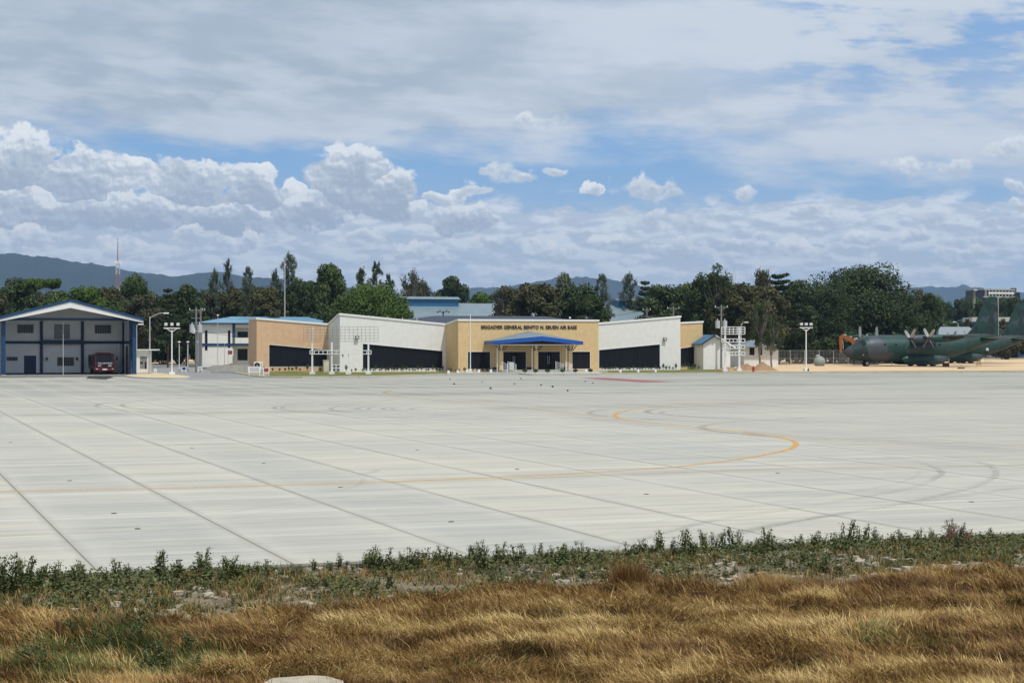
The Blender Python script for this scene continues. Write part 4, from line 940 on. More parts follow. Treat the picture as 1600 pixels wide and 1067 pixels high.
# ================================================================== VEHICLES
def wheel(parent, c, r, w, axis='y', name='wheel', n=16, rimr=.55, side=-1):
    a = Vector((0, 1, 0)) if axis == 'y' else Vector((1, 0, 0)); c = Vector(c)
    t = MB().cyl(c - a * w / 2, c + a * w / 2, r, n=n)
    o = t.build(name, m_tyre, parent, smooth=True, bevel=min(.03, w * .12))
    MB().cyl(c + a * side * (w / 2 + .004), c + a * side * (w / 2 - .05), r * rimr, r * rimr * .8, n=12).build('rim', m_rim, o)
    MB().cyl(c + a * side * (w / 2 + .03), c + a * side * (w / 2), r * .18, n=8).build('hub', m_black, o)
    return o
# ---------------- fire truck (its nose points to local -y)
OF = Vector((XD(163.5, 220.2), 220.2, 0.12))
ft = empty('fire_truck', OF, AX, 'dark red fire truck with white nose lettering parked nose out under the fire station roof', 'fire truck')
hw = 1.2
prof = [(-.02, .55), (-.02, 1.35), (.10, 1.55), (.42, 2.42), (.62, 2.52), (2.1, 2.56), (2.1, .55)]
MB().prismx([(y, z) for y, z in reversed(prof)], -hw, hw).build('cab', m_red, ft, bevel=.07)
MB().add([(-1.02, .125, 1.60), (1.02, .125, 1.60), (.95, .385, 2.33), (-.95, .385, 2.33)], [(0, 1, 2, 3)]).build('windscreen', m_glass2, ft).location = (0, -.035, 0)
MB().box(-1.0, 1.0, -.07, -.03, .98, 1.22).build('grille', m_black, ft)
for s in (-1, 1):
    h = MB().box(s * .62 - .2, s * .62 + .2, -.09, -.05, 1.02, 1.18).build('headlight', m_chrome, ft)
    MB().box(s * .95 - .1, s * .95 + .1, -.21, -.17, .66, .76).build('fog_lamp', m_chrome, ft)
    MB().box(s * (hw + .006) - .006, s * (hw + .006) + .006, .75, 1.75, 1.5, 2.3).build('side_window', m_glass2, ft)
    mr = MB().box(s * 1.48 - .1, s * 1.48 + .1, -.06, .0, 1.75, 2.2).build('wing_mirror', m_black, ft); MB().cyl((s * 1.2, .2, 2.25), (s * 1.46, -.03, 2.2), .022).build('arm', m_black, mr)
    MB().tube([(s * .55, -.06, 1.62), (s * .1, -.02, 1.75)], .012).build('wiper', m_black, ft)
    for y in (.75, 4.6): wheel(ft, (s * (hw - .18), y, .40), .50, .32, 'x', side=s)
MB().box(-hw - .03, hw + .03, -.18, .3, .48, .86).build('bumper', m_red, ft, bevel=.04)
MB().box(-.28, .28, -.2, -.182, .58, .72).build('number_plate', m_wletter, ft)
MB().box(-hw - .04, hw + .04, 2.15, 6.4, .7, 2.45).build('body', m_red, ft, bevel=.05)
MB().box(-.9, .9, .9, 1.25, 2.56, 2.70).build('light_bar', mat('dark_beacon', (.10, .01, .02), .3), ft, bevel=.03)
ld = MB()
for s in (-.28, .28): ld.box(s - .03, s + .03, 1.4, 6.2, 2.72, 2.80)
for k in range(12): ld.cyl((-.28, 1.6 + k * .38, 2.76), (.28, 1.6 + k * .38, 2.76), .02)
ld.build('ladder', m_galv, ft)
MB().box(-1.3, 1.28, 3.0, 4.0, 1.0, 1.06).box(-1.32, -1.24, 2.4, 5.8, 1.2, 2.2).build('locker_shutters', m_black, ft)
text_mesh('PHIL AIR FORCE', .24, m_wletter, ft, (.05, -.045, 1.40), .012, bold=.012)
for s in (-1, 1): MB().box(s * .45 - .035, s * .45 + .035, -.01, 6, .35, .55).build('chassis_rail', m_black, ft)

# ---------------- transport aircraft: nose along local +x, origin on the ground below the main wheels
def camo_material():
    M = bpy.data.materials.new('camouflage_paint'); M.use_nodes = True; X.nt = M.node_tree; b = M.node_tree.nodes['Principled BSDF']
    p = X(nd('ShaderNodeTexCoord').outputs['Object'])
    x, y, z = sep(p)
    n = noise(comb(x * .8, y * .8, z * 1.1), .28, 2, .4, .6); n2_ = noise(comb(x + 31., y, z), .20, 2, .4, .5)
    c = mixc(sm(n, .50, .53), (.008, .046, .037), (.052, .062, .080))
    c = mixc(sm(n2_, .58, .61), c, (.010, .026, .024))
    w = noise(p, 1.2, 6, .7); c = mixc(sm(w, .4, .75) * .35, c, (.06, .085, .07))
    dirt = noise(comb(x * 1.6, y * 1.6, z * .3), 1., 5, .65); c = mixc(sm(dirt, .5, .8) * .35, c, (.02, .022, .02))
    put(b.inputs['Base Color'], c); b.inputs['Roughness'].default_value = .48; b.inputs['Specular IOR Level'].default_value = .35
    return M
m_camo = camo_material()
m_bladeM = mat('propeller_blade', (.36, .38, .38), .5, var=.1)
m_dkgrey = mat('dark_exhaust_grey', (.03, .032, .035), .6)
m_pane = mat('cockpit_glass', (.01, .012, .015), .1)
def aircraft(name, loc, rz, label):
    a = empty(name, loc, rz, label, 'aircraft', 'camouflaged transport planes')
    S0 = 13.6                                             # station of the origin behind the nose tip
    # station, centre z, half height, half width
    st = [(0.0, 2.25, .05, .05), (.35, 2.25, .50, .50), (.9, 2.28, .86, .86), (1.6, 2.36, 1.20, 1.18), (2.3, 2.50, 1.48, 1.50), (2.9, 2.68, 1.74, 1.72), (3.6, 2.82, 1.98, 1.92), (4.6, 2.88, 2.12, 2.08), (6, 2.90, 2.16, 2.15), (12, 2.90, 2.16, 2.15), (17.0, 2.90, 2.16, 2.15),
          (18.5, 3.02, 2.04, 2.12), (20.5, 3.33, 1.74, 1.95), (22.5, 3.70, 1.40, 1.62), (24.5, 4.08, 1.05, 1.20), (26.5, 4.42, .72, .75), (28.2, 4.68, .45, .42), (29.3, 4.82, .22, .18)]
    rings = []
    for s, cz, hh, hw_ in st:
        rings.append([(S0 - s, hw_ * math.cos(t), cz + hh * math.sin(t)) for t in np.linspace(0, 2 * math.pi, 25)[:-1]])
    MB().loft(rings).build('fuselage', m_camo, a, smooth=True)
    MB().loft([[(S0 - s, w_ * math.cos(t), z_ + w_ * math.sin(t)) for t in np.linspace(0, 2 * math.pi, 17)[:-1]] for s, z_, w_ in ((-.02, 2.25, .03), (.34, 2.25, .515), (.9, 2.28, .875), (1.15, 2.31, 1.0))]).build('radome', mat('radome_grey', (.035, .042, .055), .5), a, smooth=True)
    # cockpit glazing band
    for k, (t0, t1) in enumerate(((100, 82), (80, 62), (118, 102), (60, 44), (136, 120), (42, 28), (152, 138))):
        q = []
        for s_, dz_, tt in ((2.55, 0, t0), (2.55, 0, t1), (3.15, .0, t1), (3.15, .0, t0)):
            cz, hh, hw_ = np.interp(s_, [r[0] for r in st], [r[1] for r in st]), np.interp(s_, [r[0] for r in st], [r[2] for r in st]), np.interp(s_, [r[0] for r in st], [r[3] for r in st])
            q.append((S0 - s_, (hw_ + .03) * math.cos(R(tt)), cz + (hh + .03) * math.sin(R(tt))))
        MB().add(q, [(0, 1, 2, 3)]).build('cockpit_window', m_pane, a)
    for sx in (-1, 1):
        # wheel fairing
        fr = []
        for s, r_, zc_ in ((9.4, .1, 1.2), (10.1, .62, 1.1), (11.0, .82, 1.05), (15.8, .85, 1.05), (17.0, .7, 1.15), (18.2, .1, 1.5)):
            fr.append([(S0 - s, sx * 1.75 + r_ * .72 * math.cos(t), zc_ + r_ * math.sin(t)) for t in np.linspace(0, 2 * math.pi, 15)[:-1]])
        MB().loft(fr).build('wheel_fairing', m_camo, a, smooth=True)
        MB().box(S0 - 16.6, S0 - 10.6, sx * 1.95 - .3, sx * 1.95 + .3, .32, .7).build('gear_door', m_dkgrey, a)
        for s in (13.4, 15.0): wheel(a, (S0 - s, sx * 1.95, .68), .68, .5, 'y', n=20, side=sx)
        wheel(a, (S0 - 4.0, sx * .30, .48), .48, .28, 'y', name='nose_wheel', side=sx)
        # wing: root leading edge at station 10.3
        sec = []
        for yy, le, ch, zc_, th_ in ((1.2, 10.9, 4.9, 4.85, .58), (8.5, 11.1, 4.4, 4.93, .46), (19.6, 11.8, 2.55, 5.10, .24), (20.2, 12.4, 1.7, 5.12, .10)):
            pr = [(0, 0), (.06, .42), (.22, .55), (.5, .42), (1, 0), (.5, -.25), (.2, -.38), (.05, -.28)]
            sec.append([(S0 - le - u_ * ch, sx * yy, zc_ + w_ * th_) for u_, w_ in pr])
        MB().loft(sec).build('wing', m_camo, a, smooth=True)
        # tailplane
        sec = []
        for yy, le, ch, th_ in ((.3, 24.3, 3.9, .34), (7.6, 25.9, 1.9, .16), (8.0, 26.3, 1.2, .08)):
            sec.append([(S0 - le - u_ * ch, sx * yy, 4.72 + w_ * th_) for u_, w_ in ((0, 0), (.2, .5), (1, 0), (.2, -.5))])
        MB().loft(sec).build('tailplane', m_camo, a, smooth=True)
        # engines
        for yy, zc_ in ((4.95, 4.50), (10.15, 4.60)):
            y_ = sx * yy; er = []
            for s, r_, dz_ in ((9.25, .22, 0), (9.4, .40, 0), (9.7, .50, -.04), (10.6, .58, -.08), (12.3, .58, -.05), (14.0, .42, .08), (15.4, .12, .2)):
                er.append([(S0 - s, y_ + r_ * .82 * math.cos(t), zc_ + dz_ + r_ * 1.05 * math.sin(t)) for t in np.linspace(0, 2 * math.pi, 17)[:-1]])
            e = MB().loft(er).build('engine_nacelle', m_camo, a, smooth=True)
            MB().box(S0 - 9.9, S0 - 9.4, y_ - .28, y_ + .28, zc_ - .82, zc_ - .42).build('air_intake', m_dkgrey, e, bevel=.05)
            p = MB().loft([[(S0 - s, y_ + r_ * math.cos(t), zc_ + r_ * math.sin(t)) for t in np.linspace(0, 2 * math.pi, 13)[:-1]] for s, r_ in ((8.55, .04), (8.75, .22), (9.1, .30), (9.26, .30))]).build('propeller_spinner', m_dkgrey, a, smooth=True)
            for k in range(4):
                t = R(45 + 90 * k + (4 if yy < 6 else -3)) if sx > 0 else R(90 * k + 2); cx, sz = math.cos(t), math.sin(t); b = MB(); sec = []
                for r_, w_, tw in ((.25, .13, 62), (.7, .22, 52), (1.4, .24, 36), (1.95, .21, 26), (2.05, .12, 25)):
                    ct, s_t = math.cos(R(tw)), math.sin(R(tw)); ring = []
                    for u_, v_ in ((-1, 0), (0, .16), (1, 0), (0, -.16)):
                        ax_ = (u_ * s_t + v_ * ct) * w_; tg = (u_ * ct - v_ * s_t) * w_
                        ring.append((S0 - 9.0 + ax_, y_ + cx * r_ - sz * tg, zc_ + sz * r_ + cx * tg))
                    sec.append(ring)
                b.loft(sec).build('propeller_blade', m_bladeM, p, smooth=True)
    # nose leg, fin, dorsal fillet
    MB().cyl((S0 - 4.0, 0, .4), (S0 - 3.9, 0, 1.2), .09).build('nose_leg', m_galv, a)
    fin = [(20.6, 4.85, .10), (22.8, 5.35, .16), (24.1, 6.6, .20), (25.3, 9.3, .16), (26.4, 11.4, .10), (26.9, 11.65, .05), (28.3, 11.65, .05), (28.9, 4.9, .12)]
    l = [(S0 - s, h_, z) for s, z, h_ in fin]; r_ = [(S0 - s, -h_, z) for s, z, h_ in fin]; n = len(fin)
    MB().add(l + r_, [tuple(range(n)), tuple(reversed(range(n, 2 * n)))] + [(i, i + n, (i + 1) % n + n, (i + 1) % n) for i in range(n)]).build('tail_fin', m_camo, a)
    MB().box(S0 - 28.62, S0 - 28.56, -.13, .13, 5.1, 11.5).build('rudder_edge', m_galv, a)
    # rear side door, open and dark, and the forward crew door line
    for sx in (-1, 1):
        q = []
        for s_, z_ in ((18.9, 1.45), (17.9, 1.35), (17.9, 3.2), (18.9, 3.25)):
            cz, hh, hw_ = [np.interp(s_, [r[0] for r in st], [r[k] for r in st]) for k in (1, 2, 3)]
            yy = hw_ * math.sqrt(max(0, 1 - ((z_ - cz) / hh) ** 2)) + .025; q.append((S0 - s_, sx * yy, z_))
        MB().add(q, [(0, 1, 2, 3)]).build('side_door', m_black, a)
        for s_ in (6.2, 8.2, 16.2):
            MB().cyl((S0 - s_, sx * 2.05, 3.6), (S0 - s_, sx * 2.13, 3.6), .16, n=10).build('porthole', m_pane, a)
    for s_, z_ in ((4.2, 4.95),): MB().box(S0 - s_ - .1, S0 - s_ + .1, -.05, .05, z_, z_ + .4).build('blade_antenna', m_bladeM, a)
    MB().cyl((S0 - 2.6, 1.75, 1.9), (S0 - 2.3, 1.95, 1.9), .05).build('pitot_tube', m_galv, a)
    return a
HD = math.pi + AX
g1 = G(1435, 573.6)
pl = aircraft('transport_plane', Vector((g1.x, g1.y, .18)), HD, 'nearer green and grey camouflaged four engine transport plane standing on the sand'); pl.scale = (1.04, 1.04, 1.0)
D2 = 344.0
pl2 = dup(pl, Vector((XD(1497, D2), D2, .18)), HD, (1.04, 1.04, 1.0), 'farther camouflaged transport plane half hidden behind the nearer one', 'camouflaged transport planes')
# wheel chocks, tail stand, crate, rubbish
tag(MB().box(-.42, .42, -.35, .35, 0, .62).box(-.45, .45, -.38, .38, .50, .56).build('wooden_crate', mat('brown_crate', (.14, .06, .05), .8), loc=G(1478, 574.6) + Vector((0, 0, .17)), rotz=.3), 'brown crate on the sand below the tail of the nearer plane', 'crate')
tst = empty('tail_stand', G(1529.5, 572.5) + Vector((0, 0, .17)), .2, 'rusty yellow tail support stand under the planes', 'stand')
for x in (-.22, .22):
    for y in (-.2, .2): MB().cyl((x * 1.3, y * 1.3, 0), (x * .8, y * .8, 1.0), .05).build('leg', mat('ochre_steel', (.30, .18, .06), .8), tst)
MB().box(-.25, .25, -.22, .22, .9, 1.05).build('platform', MATS['ochre_steel'], tst)
tag(MB().ball((0, 0, .06), .55, .35, .14).ball((.35, .05, .08), .3, .25, .16).build('dark_tarpaulin', m_black, loc=G(1501, 577.6) + Vector((0, 0, .17))), 'crumpled dark tarpaulin lying on the sand near the apron edge', 'tarpaulin')
tag(MB().add([(-.16, -.12, 0), (.16, -.12, 0), (.16, .16, 0), (-.16, .16, 0), (0, 0, .5)], [(0, 3, 2, 1), (0, 1, 4), (1, 2, 4), (2, 3, 4), (3, 0, 4)]).build('dark_marker', m_black, loc=G(1263, 581.4) + Vector((0, 0, .15))), 'small black pyramid marker beside the foot of the floodlight mast', 'marker')
# ---------------- person standing in the doorway of the farther plane
def person(loc, rz, label):
    p = empty('person', loc, rz, label, 'person')
    J = {'pel': (0, 0, .95), 'ch': (0, 0, 1.25), 'nk': (0, .0, 1.48), 'hd': (0, -.02, 1.58), 'ht': (0, -.01, 1.74)}
    V = [(0, 0, .95), (0, .0, 1.12), (0, 0, 1.32), (0, 0, 1.47), (0, -.01, 1.55), (0, -.02, 1.68)]; Rr = [(.16, .12), (.15, .11), (.18, .12), (.07, .07), (.075, .08), (.085, .10)]
    Ed = [(0, 1), (1, 2), (2, 3), (3, 4), (4, 5)]
    for s in (-1, 1):
        n = len(V); V += [(s * .10, 0, .86), (s * .12, -.01, .48), (s * .13, .02, .09), (s * .14, -.12, .04)]; Rr += [(.10, .10), (.065, .07), (.045, .045), (.045, .03)]
        Ed += [(0, n), (n, n + 1), (n + 1, n + 2), (n + 2, n + 3)]
        n = len(V); V += [(s * .19, 0, 1.40), (s * .25, .02, 1.13), (s * .22, -.12, .93), (s * .21, -.17, .86)]; Rr += [(.065, .065), (.045, .045), (.034, .034), (.035, .02)]
        Ed += [(2, n), (n, n + 1), (n + 1, n + 2), (n + 2, n + 3)]
        for f in range(5):
            k = len(V); fx = s * (.21 + (f - 2) * .016); V += [(fx, -.19, .80 + abs(f - 2) * .006)]; Rr += [(.009, .009)]; Ed += [(n + 3, k)]
    me = bpy.data.meshes.new('body'); me.from_pydata(V, Ed, []); o = bpy.data.objects.new('body', me); COL.objects.link(o)
    sk = o.modifiers.new('skin', 'SKIN'); sub = o.modifiers.new('sub', 'SUBSURF'); sub.levels = 1; sub.render_levels = 1
    for i, r_ in enumerate(Rr): me.skin_vertices[0].data[i].radius = r_
    me.skin_vertices[0].data[0].use_root = True
    dg = bpy.context.evaluated_depsgraph_get(); bm2 = bpy.data.meshes.new_from_object(o.evaluated_get(dg)); bpy.data.objects.remove(o)
    bm2.materials.clear(); bm2.materials.append(mat('skin', (.25, .12, .07), .6)); b = bpy.data.objects.new('body', bm2); COL.objects.link(b); b.parent = p
    def shell(lo, hi, off, nm, mt, xmax=9):
        sel = [f for f in bm2.polygons if lo < f.center[2] < hi and abs(f.center[0]) < xmax]; ids = sorted({v for f in sel for v in f.vertices}); mp = {v: i for i, v in enumerate(ids)}
        vs = [tuple(bm2.vertices[v].co + bm2.vertices[v].normal * off) for v in ids]
        mm = bpy.data.meshes.new(nm); mm.from_pydata(vs, [], [tuple(mp[v] for v in f.vertices) for f in sel]); mm.materials.append(mt); q = bpy.data.objects.new(nm, mm); COL.objects.link(q); q.parent = p
    shell(.98, 1.46, .025, 'shirt', mat('pale_shirt', (.55, .58, .62), .8)); shell(.12, 1.0, .018, 'trousers', mat('dark_trousers', (.02, .02, .03), .8), .2)
    shell(-.1, .13, .012, 'shoes', m_black); MB().ball((0, .015, 1.70), .098, .112, .085).build('hair', m_black, p)
    for s in (-1, 1): MB().ball((s * .033, -.105, 1.665), .012, .008, .008, 6, 4).build('eye', m_black, p)
    MB().ball((0, -.118, 1.635), .014, .018, .02, 6, 4).build('nose', MATS['skin'], p)
    MB().box(-.025, .025, -.106, -.10, 1.592, 1.60).build('mouth', mat('lips', (.15, .05, .04), .6), p)
    return p
dpos = pl2.matrix_basis @ Vector((13.6 - 18.4, 2.28, 1.42))
hv = VD * -.15
person(Vector((dpos.x, dpos.y, dpos.z - .02)) + VD * .12, 0.3, 'person in pale shirt and dark trousers in the rear doorway of the farther plane')
stp = empty('boarding_step', Vector((dpos.x, dpos.y, .17)), AX, 'small steel boarding step below the rear door of the farther plane', 'step')
MB().box(-.5, .5, -.5, .25, 1.28, 1.38).build('platform', m_galv, stp)
for x in (-.42, .42):
    for y in (-.42, .2): MB().cyl((x, y, 0), (x, y, 1.3), .03).build('leg', m_galv, stp)
# ---------------- excavator behind the nose of the first plane
ex = empty('excavator', P(1352, 563.5, 322) * 1.0, R(180), 'orange excavator with raised arm behind the nose of the nearer plane', 'excavator')
ex.location.z = .05
def beam(pts, w, t, name, mt):     # pts (x,z,half) polyline box beam in the xz plane
    b = MB(); up = []; lo = []
    for i, (x, z, h) in enumerate(pts):
        x0, z0, _ = pts[max(i - 1, 0)]; x1_, z1_, _ = pts[min(i + 1, len(pts) - 1)]; d = Vector((x1_ - x0, 0, z1_ - z0)).normalized(); nx, nz = -d.z, d.x
        up.append((x + nx * h, z + nz * h)); lo.append((x - nx * h, z - nz * h))
    poly = up + lo[::-1]; b.prism(poly, -w, w); return b.build(name, mt, ex)
beam([(0.6, 1.6, .30), (2.2, 4.3, .42), (3.0, 4.75, .34), (4.3, 5.15, .18)], .22, 0, 'boom', m_orange)
beam([(3.9, 5.45, .16), (4.4, 5.05, .30), (4.45, 3.8, .26), (4.35, 2.1, .16)], .17, 0, 'arm', m_orange)
MB().cyl((2.4, 0, 5.0), (3.9, 0, 5.5), .09).build('hydraulic_ram', m_galv, ex); MB().cyl((4.1, .0, 4.9), (3.95, 0, 2.9), .07).build('hydraulic_ram', m_galv, ex)
bk = MB(); bk.prism([(4.9, 2.1), (3.9, 2.2), (3.6, 1.3), (3.9, .55), (4.7, .45), (5.0, .9), (4.5, 1.2)], -.5, .5); bo = bk.build('bucket', m_dkgrey, ex)
for k in range(5): MB().box(4.68, 4.95, -.45 + k * .2, -.37 + k * .2, .42, .5).build('tooth', m_galv, bo)
MB().box(-2.4, 1.3, -1.3, 1.3, 1.15, 2.1).build('engine_house', m_orange, ex, bevel=.08); MB().box(-.2, 1.3, .3, 1.3, 2.1, 3.0).build('cab', m_orange, ex, bevel=.06)
MB().box(-.1, 1.33, .35, 1.32, 2.2, 2.85).build('cab_glass', m_glass2, ex)
for s in (-1, 1):
    tr = MB(); tr.prism([(-2.0, .1), (2.0, .1), (2.35, .5), (2.0, .9), (-2.0, .9), (-2.35, .5)], s * 1.2 - .3, s * 1.2 + .3); to = tr.build('track', m_black, ex)
    for k in range(5): MB().cyl((-1.6 + k * .8, s * 1.2 - .33, .3), (-1.6 + k * .8, s * 1.2 + .33, .3), .2, n=10).build('roller', m_dkgrey, to)
# ================================================================== POSTS, MASTS AND SIGNS
def base_z(D): return .13
def mast(px, py_top, D, z0, label, name='floodlight_mast'):
    zt = CH - (py_top - HZ) / F * D; h = zt - z0
    o = empty(name, Vector((XD(px, D), D, z0)), AX, label, 'floodlight mast', 'white floodlight masts with three lamps')
    MB().cyl((0, 0, .3), (0, 0, h - .9), .10, .08, 10).build('pole', m_wpost, o, smooth=True)
    MB().box(-.35, .35, -.35, .35, 0, .3).add([], []).build('foot', m_wpost, o)
    MB().box(-1.0, 1.0, -.05, .05, h - .72, h - .6).build('crossarm', m_wpost, o)
    for s in (-1, 1): MB().tube([(0, 0, h - 1.15), (s * .65, 0, h - .7)], .045).build('strut', m_wpost, o)
    for x in (-.75, 0, .75):
        l = MB().box(x - .17, x + .17, -.16, .12, h - .34, h).build('floodlight', m_wpost, o); MB().box(x - .13, x + .13, -.17, -.162, h - .3, h - .04).build('lens', m_chrome, l); MB().cyl((x, 0, h - .6), (x, 0, h - .34), .03).build('stem', m_black, l)
    return o
mast(268.5, 504.5, 222.5, 0.13, 'white triple floodlight mast between the road and the fire station')
mast(1259.5, 504.5, 248, 0.17, 'white triple floodlight mast on the sand lot')
def arm_lamp(px, py_top, D, reach, rise, label, z0=.1, r=.07, group='street lamps with curved arms'):
    h = CH - (py_top - HZ) / F * D - z0
    o = empty('street_lamp', Vector((XD(px, D), D, z0)), 0, label, 'street lamp', group)
    MB().cyl((0, 0, 0), (0, 0, h), r * 1.2, r * .8, 8).build('pole', m_galv, o)
    pts = [Vector((reach * t, 0, h - .2 + rise * math.sin(t * math.pi / 2))) for t in np.linspace(0, 1, 7)]
    MB().tube(pts, .045).build('arm', m_galv, o); e = pts[-1]; s = 1 if reach > 0 else -1
    MB().box(min(e.x, e.x + s * .65), max(e.x, e.x + s * .65), -.13, .13, e.z - .12, e.z + .06).build('lamp_head', m_wpost, o)
    return o
arm_lamp(234, 494.5, 226, 1.75, .65, 'tall lamp with curved arm right of the fire station', r=.08)
arm_lamp(213.5, 508, 236, .25, .35, 'short lamp head poking out behind the blue station column')
arm_lamp(1158, 506, 300, .55, .5, 'grey lamp post behind the white lattice sign frame')
arm_lamp(1497, 505, 420, -.6, .5, 'lamp post behind the long shed, rightmost of three')
arm_lamp(1470.5, 507, 420, .05, .2, 'plain short post behind the long shed, middle of three')
arm_lamp(1462, 508, 430, -.6, .1, 'low lamp post behind the left end of the long shed')
for px, t in ((280, 'leftmost'), (293.5, 'middle'), (307.2, 'rightmost')):
    D = 236 if px < 290 else 238; o = empty('garden_lamp', G(px, 570) * 0 + Vector((XD(px, 250), 250, .13)), 0, '%s of three short white dish topped lamps by the road' % t, 'lamp', 'dish topped lamps by the road')
    h = CH - (534 - HZ) / F * 250 - .13
    MB().cyl((0, 0, 0), (0, 0, h - .15), .06, .05).build('pole', m_wpost, o); MB().ball((0, 0, h - .03), .24, .24, .10).build('dish', m_wpost, o); MB().cyl((0, 0, 0), (0, 0, .25), .14).build('foot', m_conc, o)
def thin_pole(px, py_top, D, r, label, mt=None, knob=True, name='light_pole', cat='pole'):
    h = CH - (py_top - HZ) / F * D; o = empty(name, Vector((XD(px, D), D, 0)), 0, label, cat)
    MB().cyl((0, 0, 0), (0, 0, h), r, r * .7).build('pole', mt or m_galv, o)
    if knob: MB().ball((0, 0, h + .08), .16, .16, .10).build('lamp', m_wpost, o); 
    MB().cyl((0, 0, 0), (0, 0, .35), r * 2.4).build('foot', m_conc, o); return o
thin_pole(340.2, 493.6, 244, .05, 'thin pole with white lamp before the two storey building')
thin_pole(350.8, 537, 246, .05, 'short white lamp post before the two storey building')
thin_pole(445, 405, 300, .11, 'very tall pale mast rising behind the peach wing', m_galv, False, 'tall_mast', 'mast')
thin_pole(702, 449, 420, .10, 'thin mast standing behind the blue roof monitor', m_galv, False, 'thin_mast', 'mast')
o = thin_pole(98.7, 500, 217, .03, 'thin white flagpole in front of the fire station', m_wpost, False, 'flagpole', 'flagpole'); 
o = empty('flagpole', Vector((XD(735, 232), 232, .13)), 0, 'slim white flagpole on a white block before the tan entrance wall', 'flagpole')
h = CH - (492.5 - HZ) / F * 232 - .13; MB().cyl((0, 0, .45), (0, 0, h), .07, .045, 8).build('pole', m_wpost, o); MB().box(-.24, .24, -.24, .24, 0, .5).build('foot', m_wpost, o); MB().ball((0, 0, h), .07).build('finial', m_wpost, o)
# utility poles
def utility(px, py_top, D, label, arm=1.6, trans=0, low=None, mt=None, r=.14, second=False):
    h = CH - (py_top - HZ) / F * D; o = empty('utility_pole', Vector((XD(px, D), D, 0)), 0, label, 'utility pole', 'electricity poles')
    MB().cyl((0, 0, 0), (0, 0, h), r * 1.2, r * .8, 8).build('pole', mt or m_pole, o)
    c = MB().box(-arm / 2, arm / 2, -.06, .06, h - .42, h - .30).build('crossarm', mt or m_pole, o)
    for s in (-1, 0, 1): MB().cyl((s * arm * .46, 0, h - .3), (s * arm * .46, 0, h - .08), .06, .04, 6).build('insulator', m_trim, c)
    for s in (-1, 1): MB().tube([(0, 0, h - .95), (s * arm * .3, 0, h - .42)], .03).build('brace', mt or m_pole, o)
    for k in range(trans):
        x = (-.55, .50)[k] if trans == 2 else -.5
        t = MB().cyl((x, -.1, h - 3.4), (x, -.1, h - 2.3), .34, n=12).build('transformer', mat('transformer_grey', (.50, .52, .52), .5), o, smooth=True); MB().cyl((x, -.1, h - 2.3), (x, -.1, h - 2.05), .06).build('bushing', m_trim, t)
    if low: MB().box(-low / 2, low / 2, -.05, .05, h - 1.5, h - 1.4).build('crossarm', mt or m_pole, o)
    return o
utility(306.5, 480.5, 244, 'electricity pole with crossarm and transformers, left of the close pair', 1.9, 2, 1.4)
utility(313.5, 481, 247, 'electricity pole right of the close pair with transformers', 1.2)
tag(MB().box(-.22, .22, -.15, .15, 5.3, 6.1).box(-.05, .6, -.03, .03, 5.6, 5.7).build('switch_box', m_trim, loc=Vector((XD(302.5, 244), 243.9, 0))), 'pale switch box mounted left of the electricity pole pair', 'switch box')
utility(1127, 476.5, 262, 'electricity pole with two grey transformers behind the lattice sign frame', 1.9, 2, .9)
utility(1052, 478.5, 275, 'short electricity pole top above the right white wing', 1.9)
utility(1010.5, 481, 300, 'electricity pole top left of the taller one above the right white wing', 1.3, 0, 1.9)
utility(1451.5, 488, 520, 'distant electricity pole above the long shed', 1.0)
o = empty('antenna_post', Vector((XD(692.5, 275), 275, 0)), 0, 'small branched antenna post on the dark roof before the long hangar', 'antenna'); h = CH - (484 - HZ) / F * 275
MB().cyl((0, 0, 0), (0, 0, h - .2), .10).build('pole', m_dkgrey, o)
for s in (-1, 1):
    MB().tube([(0, 0, h - .55), (s * .45, 0, h - .25), (s * .9, 0, h - .45)], .05).build('arm', m_dkgrey, o); MB().ball((s * .9, 0, h - .35), .12).build('lamp', m_dkgrey, o); MB().ball((s * .5, 0, h - .1), .11).build('lamp', m_dkgrey, o)
# cables
def cable(a, b, sag, label, r=.022, n=10):
    a, b = Vector(a), Vector(b); p = [a.lerp(b, t) - Vector((0, 0, sag * 4 * t * (1 - t))) for t in np.linspace(0, 1, n)]
    tag(MB().tube([tuple(v) for v in p], r, 5).build('power_cable', m_wire), label, 'cable', 'overhead power cables')
cable(P(318.5, 484, 244), P(389, 497.5, 300), .6, 'upper overhead cable from the pole pair to the peach wing')
cable(P(318, 518, 244), P(389, 527.5, 250), .1, 'lower overhead cable crossing the two storey building')
cable(P(304, 484, 244), P(222, 505, 300), .5, 'overhead cable running left from the pole pair')
cable(P(885, 494, 262), P(1010, 483, 300), .6, 'overhead cable left of the pole above the right white wing')
cable(P(1058, 480, 275), P(1120, 480, 262), .4, 'overhead cable between the two poles right of the headquarters')
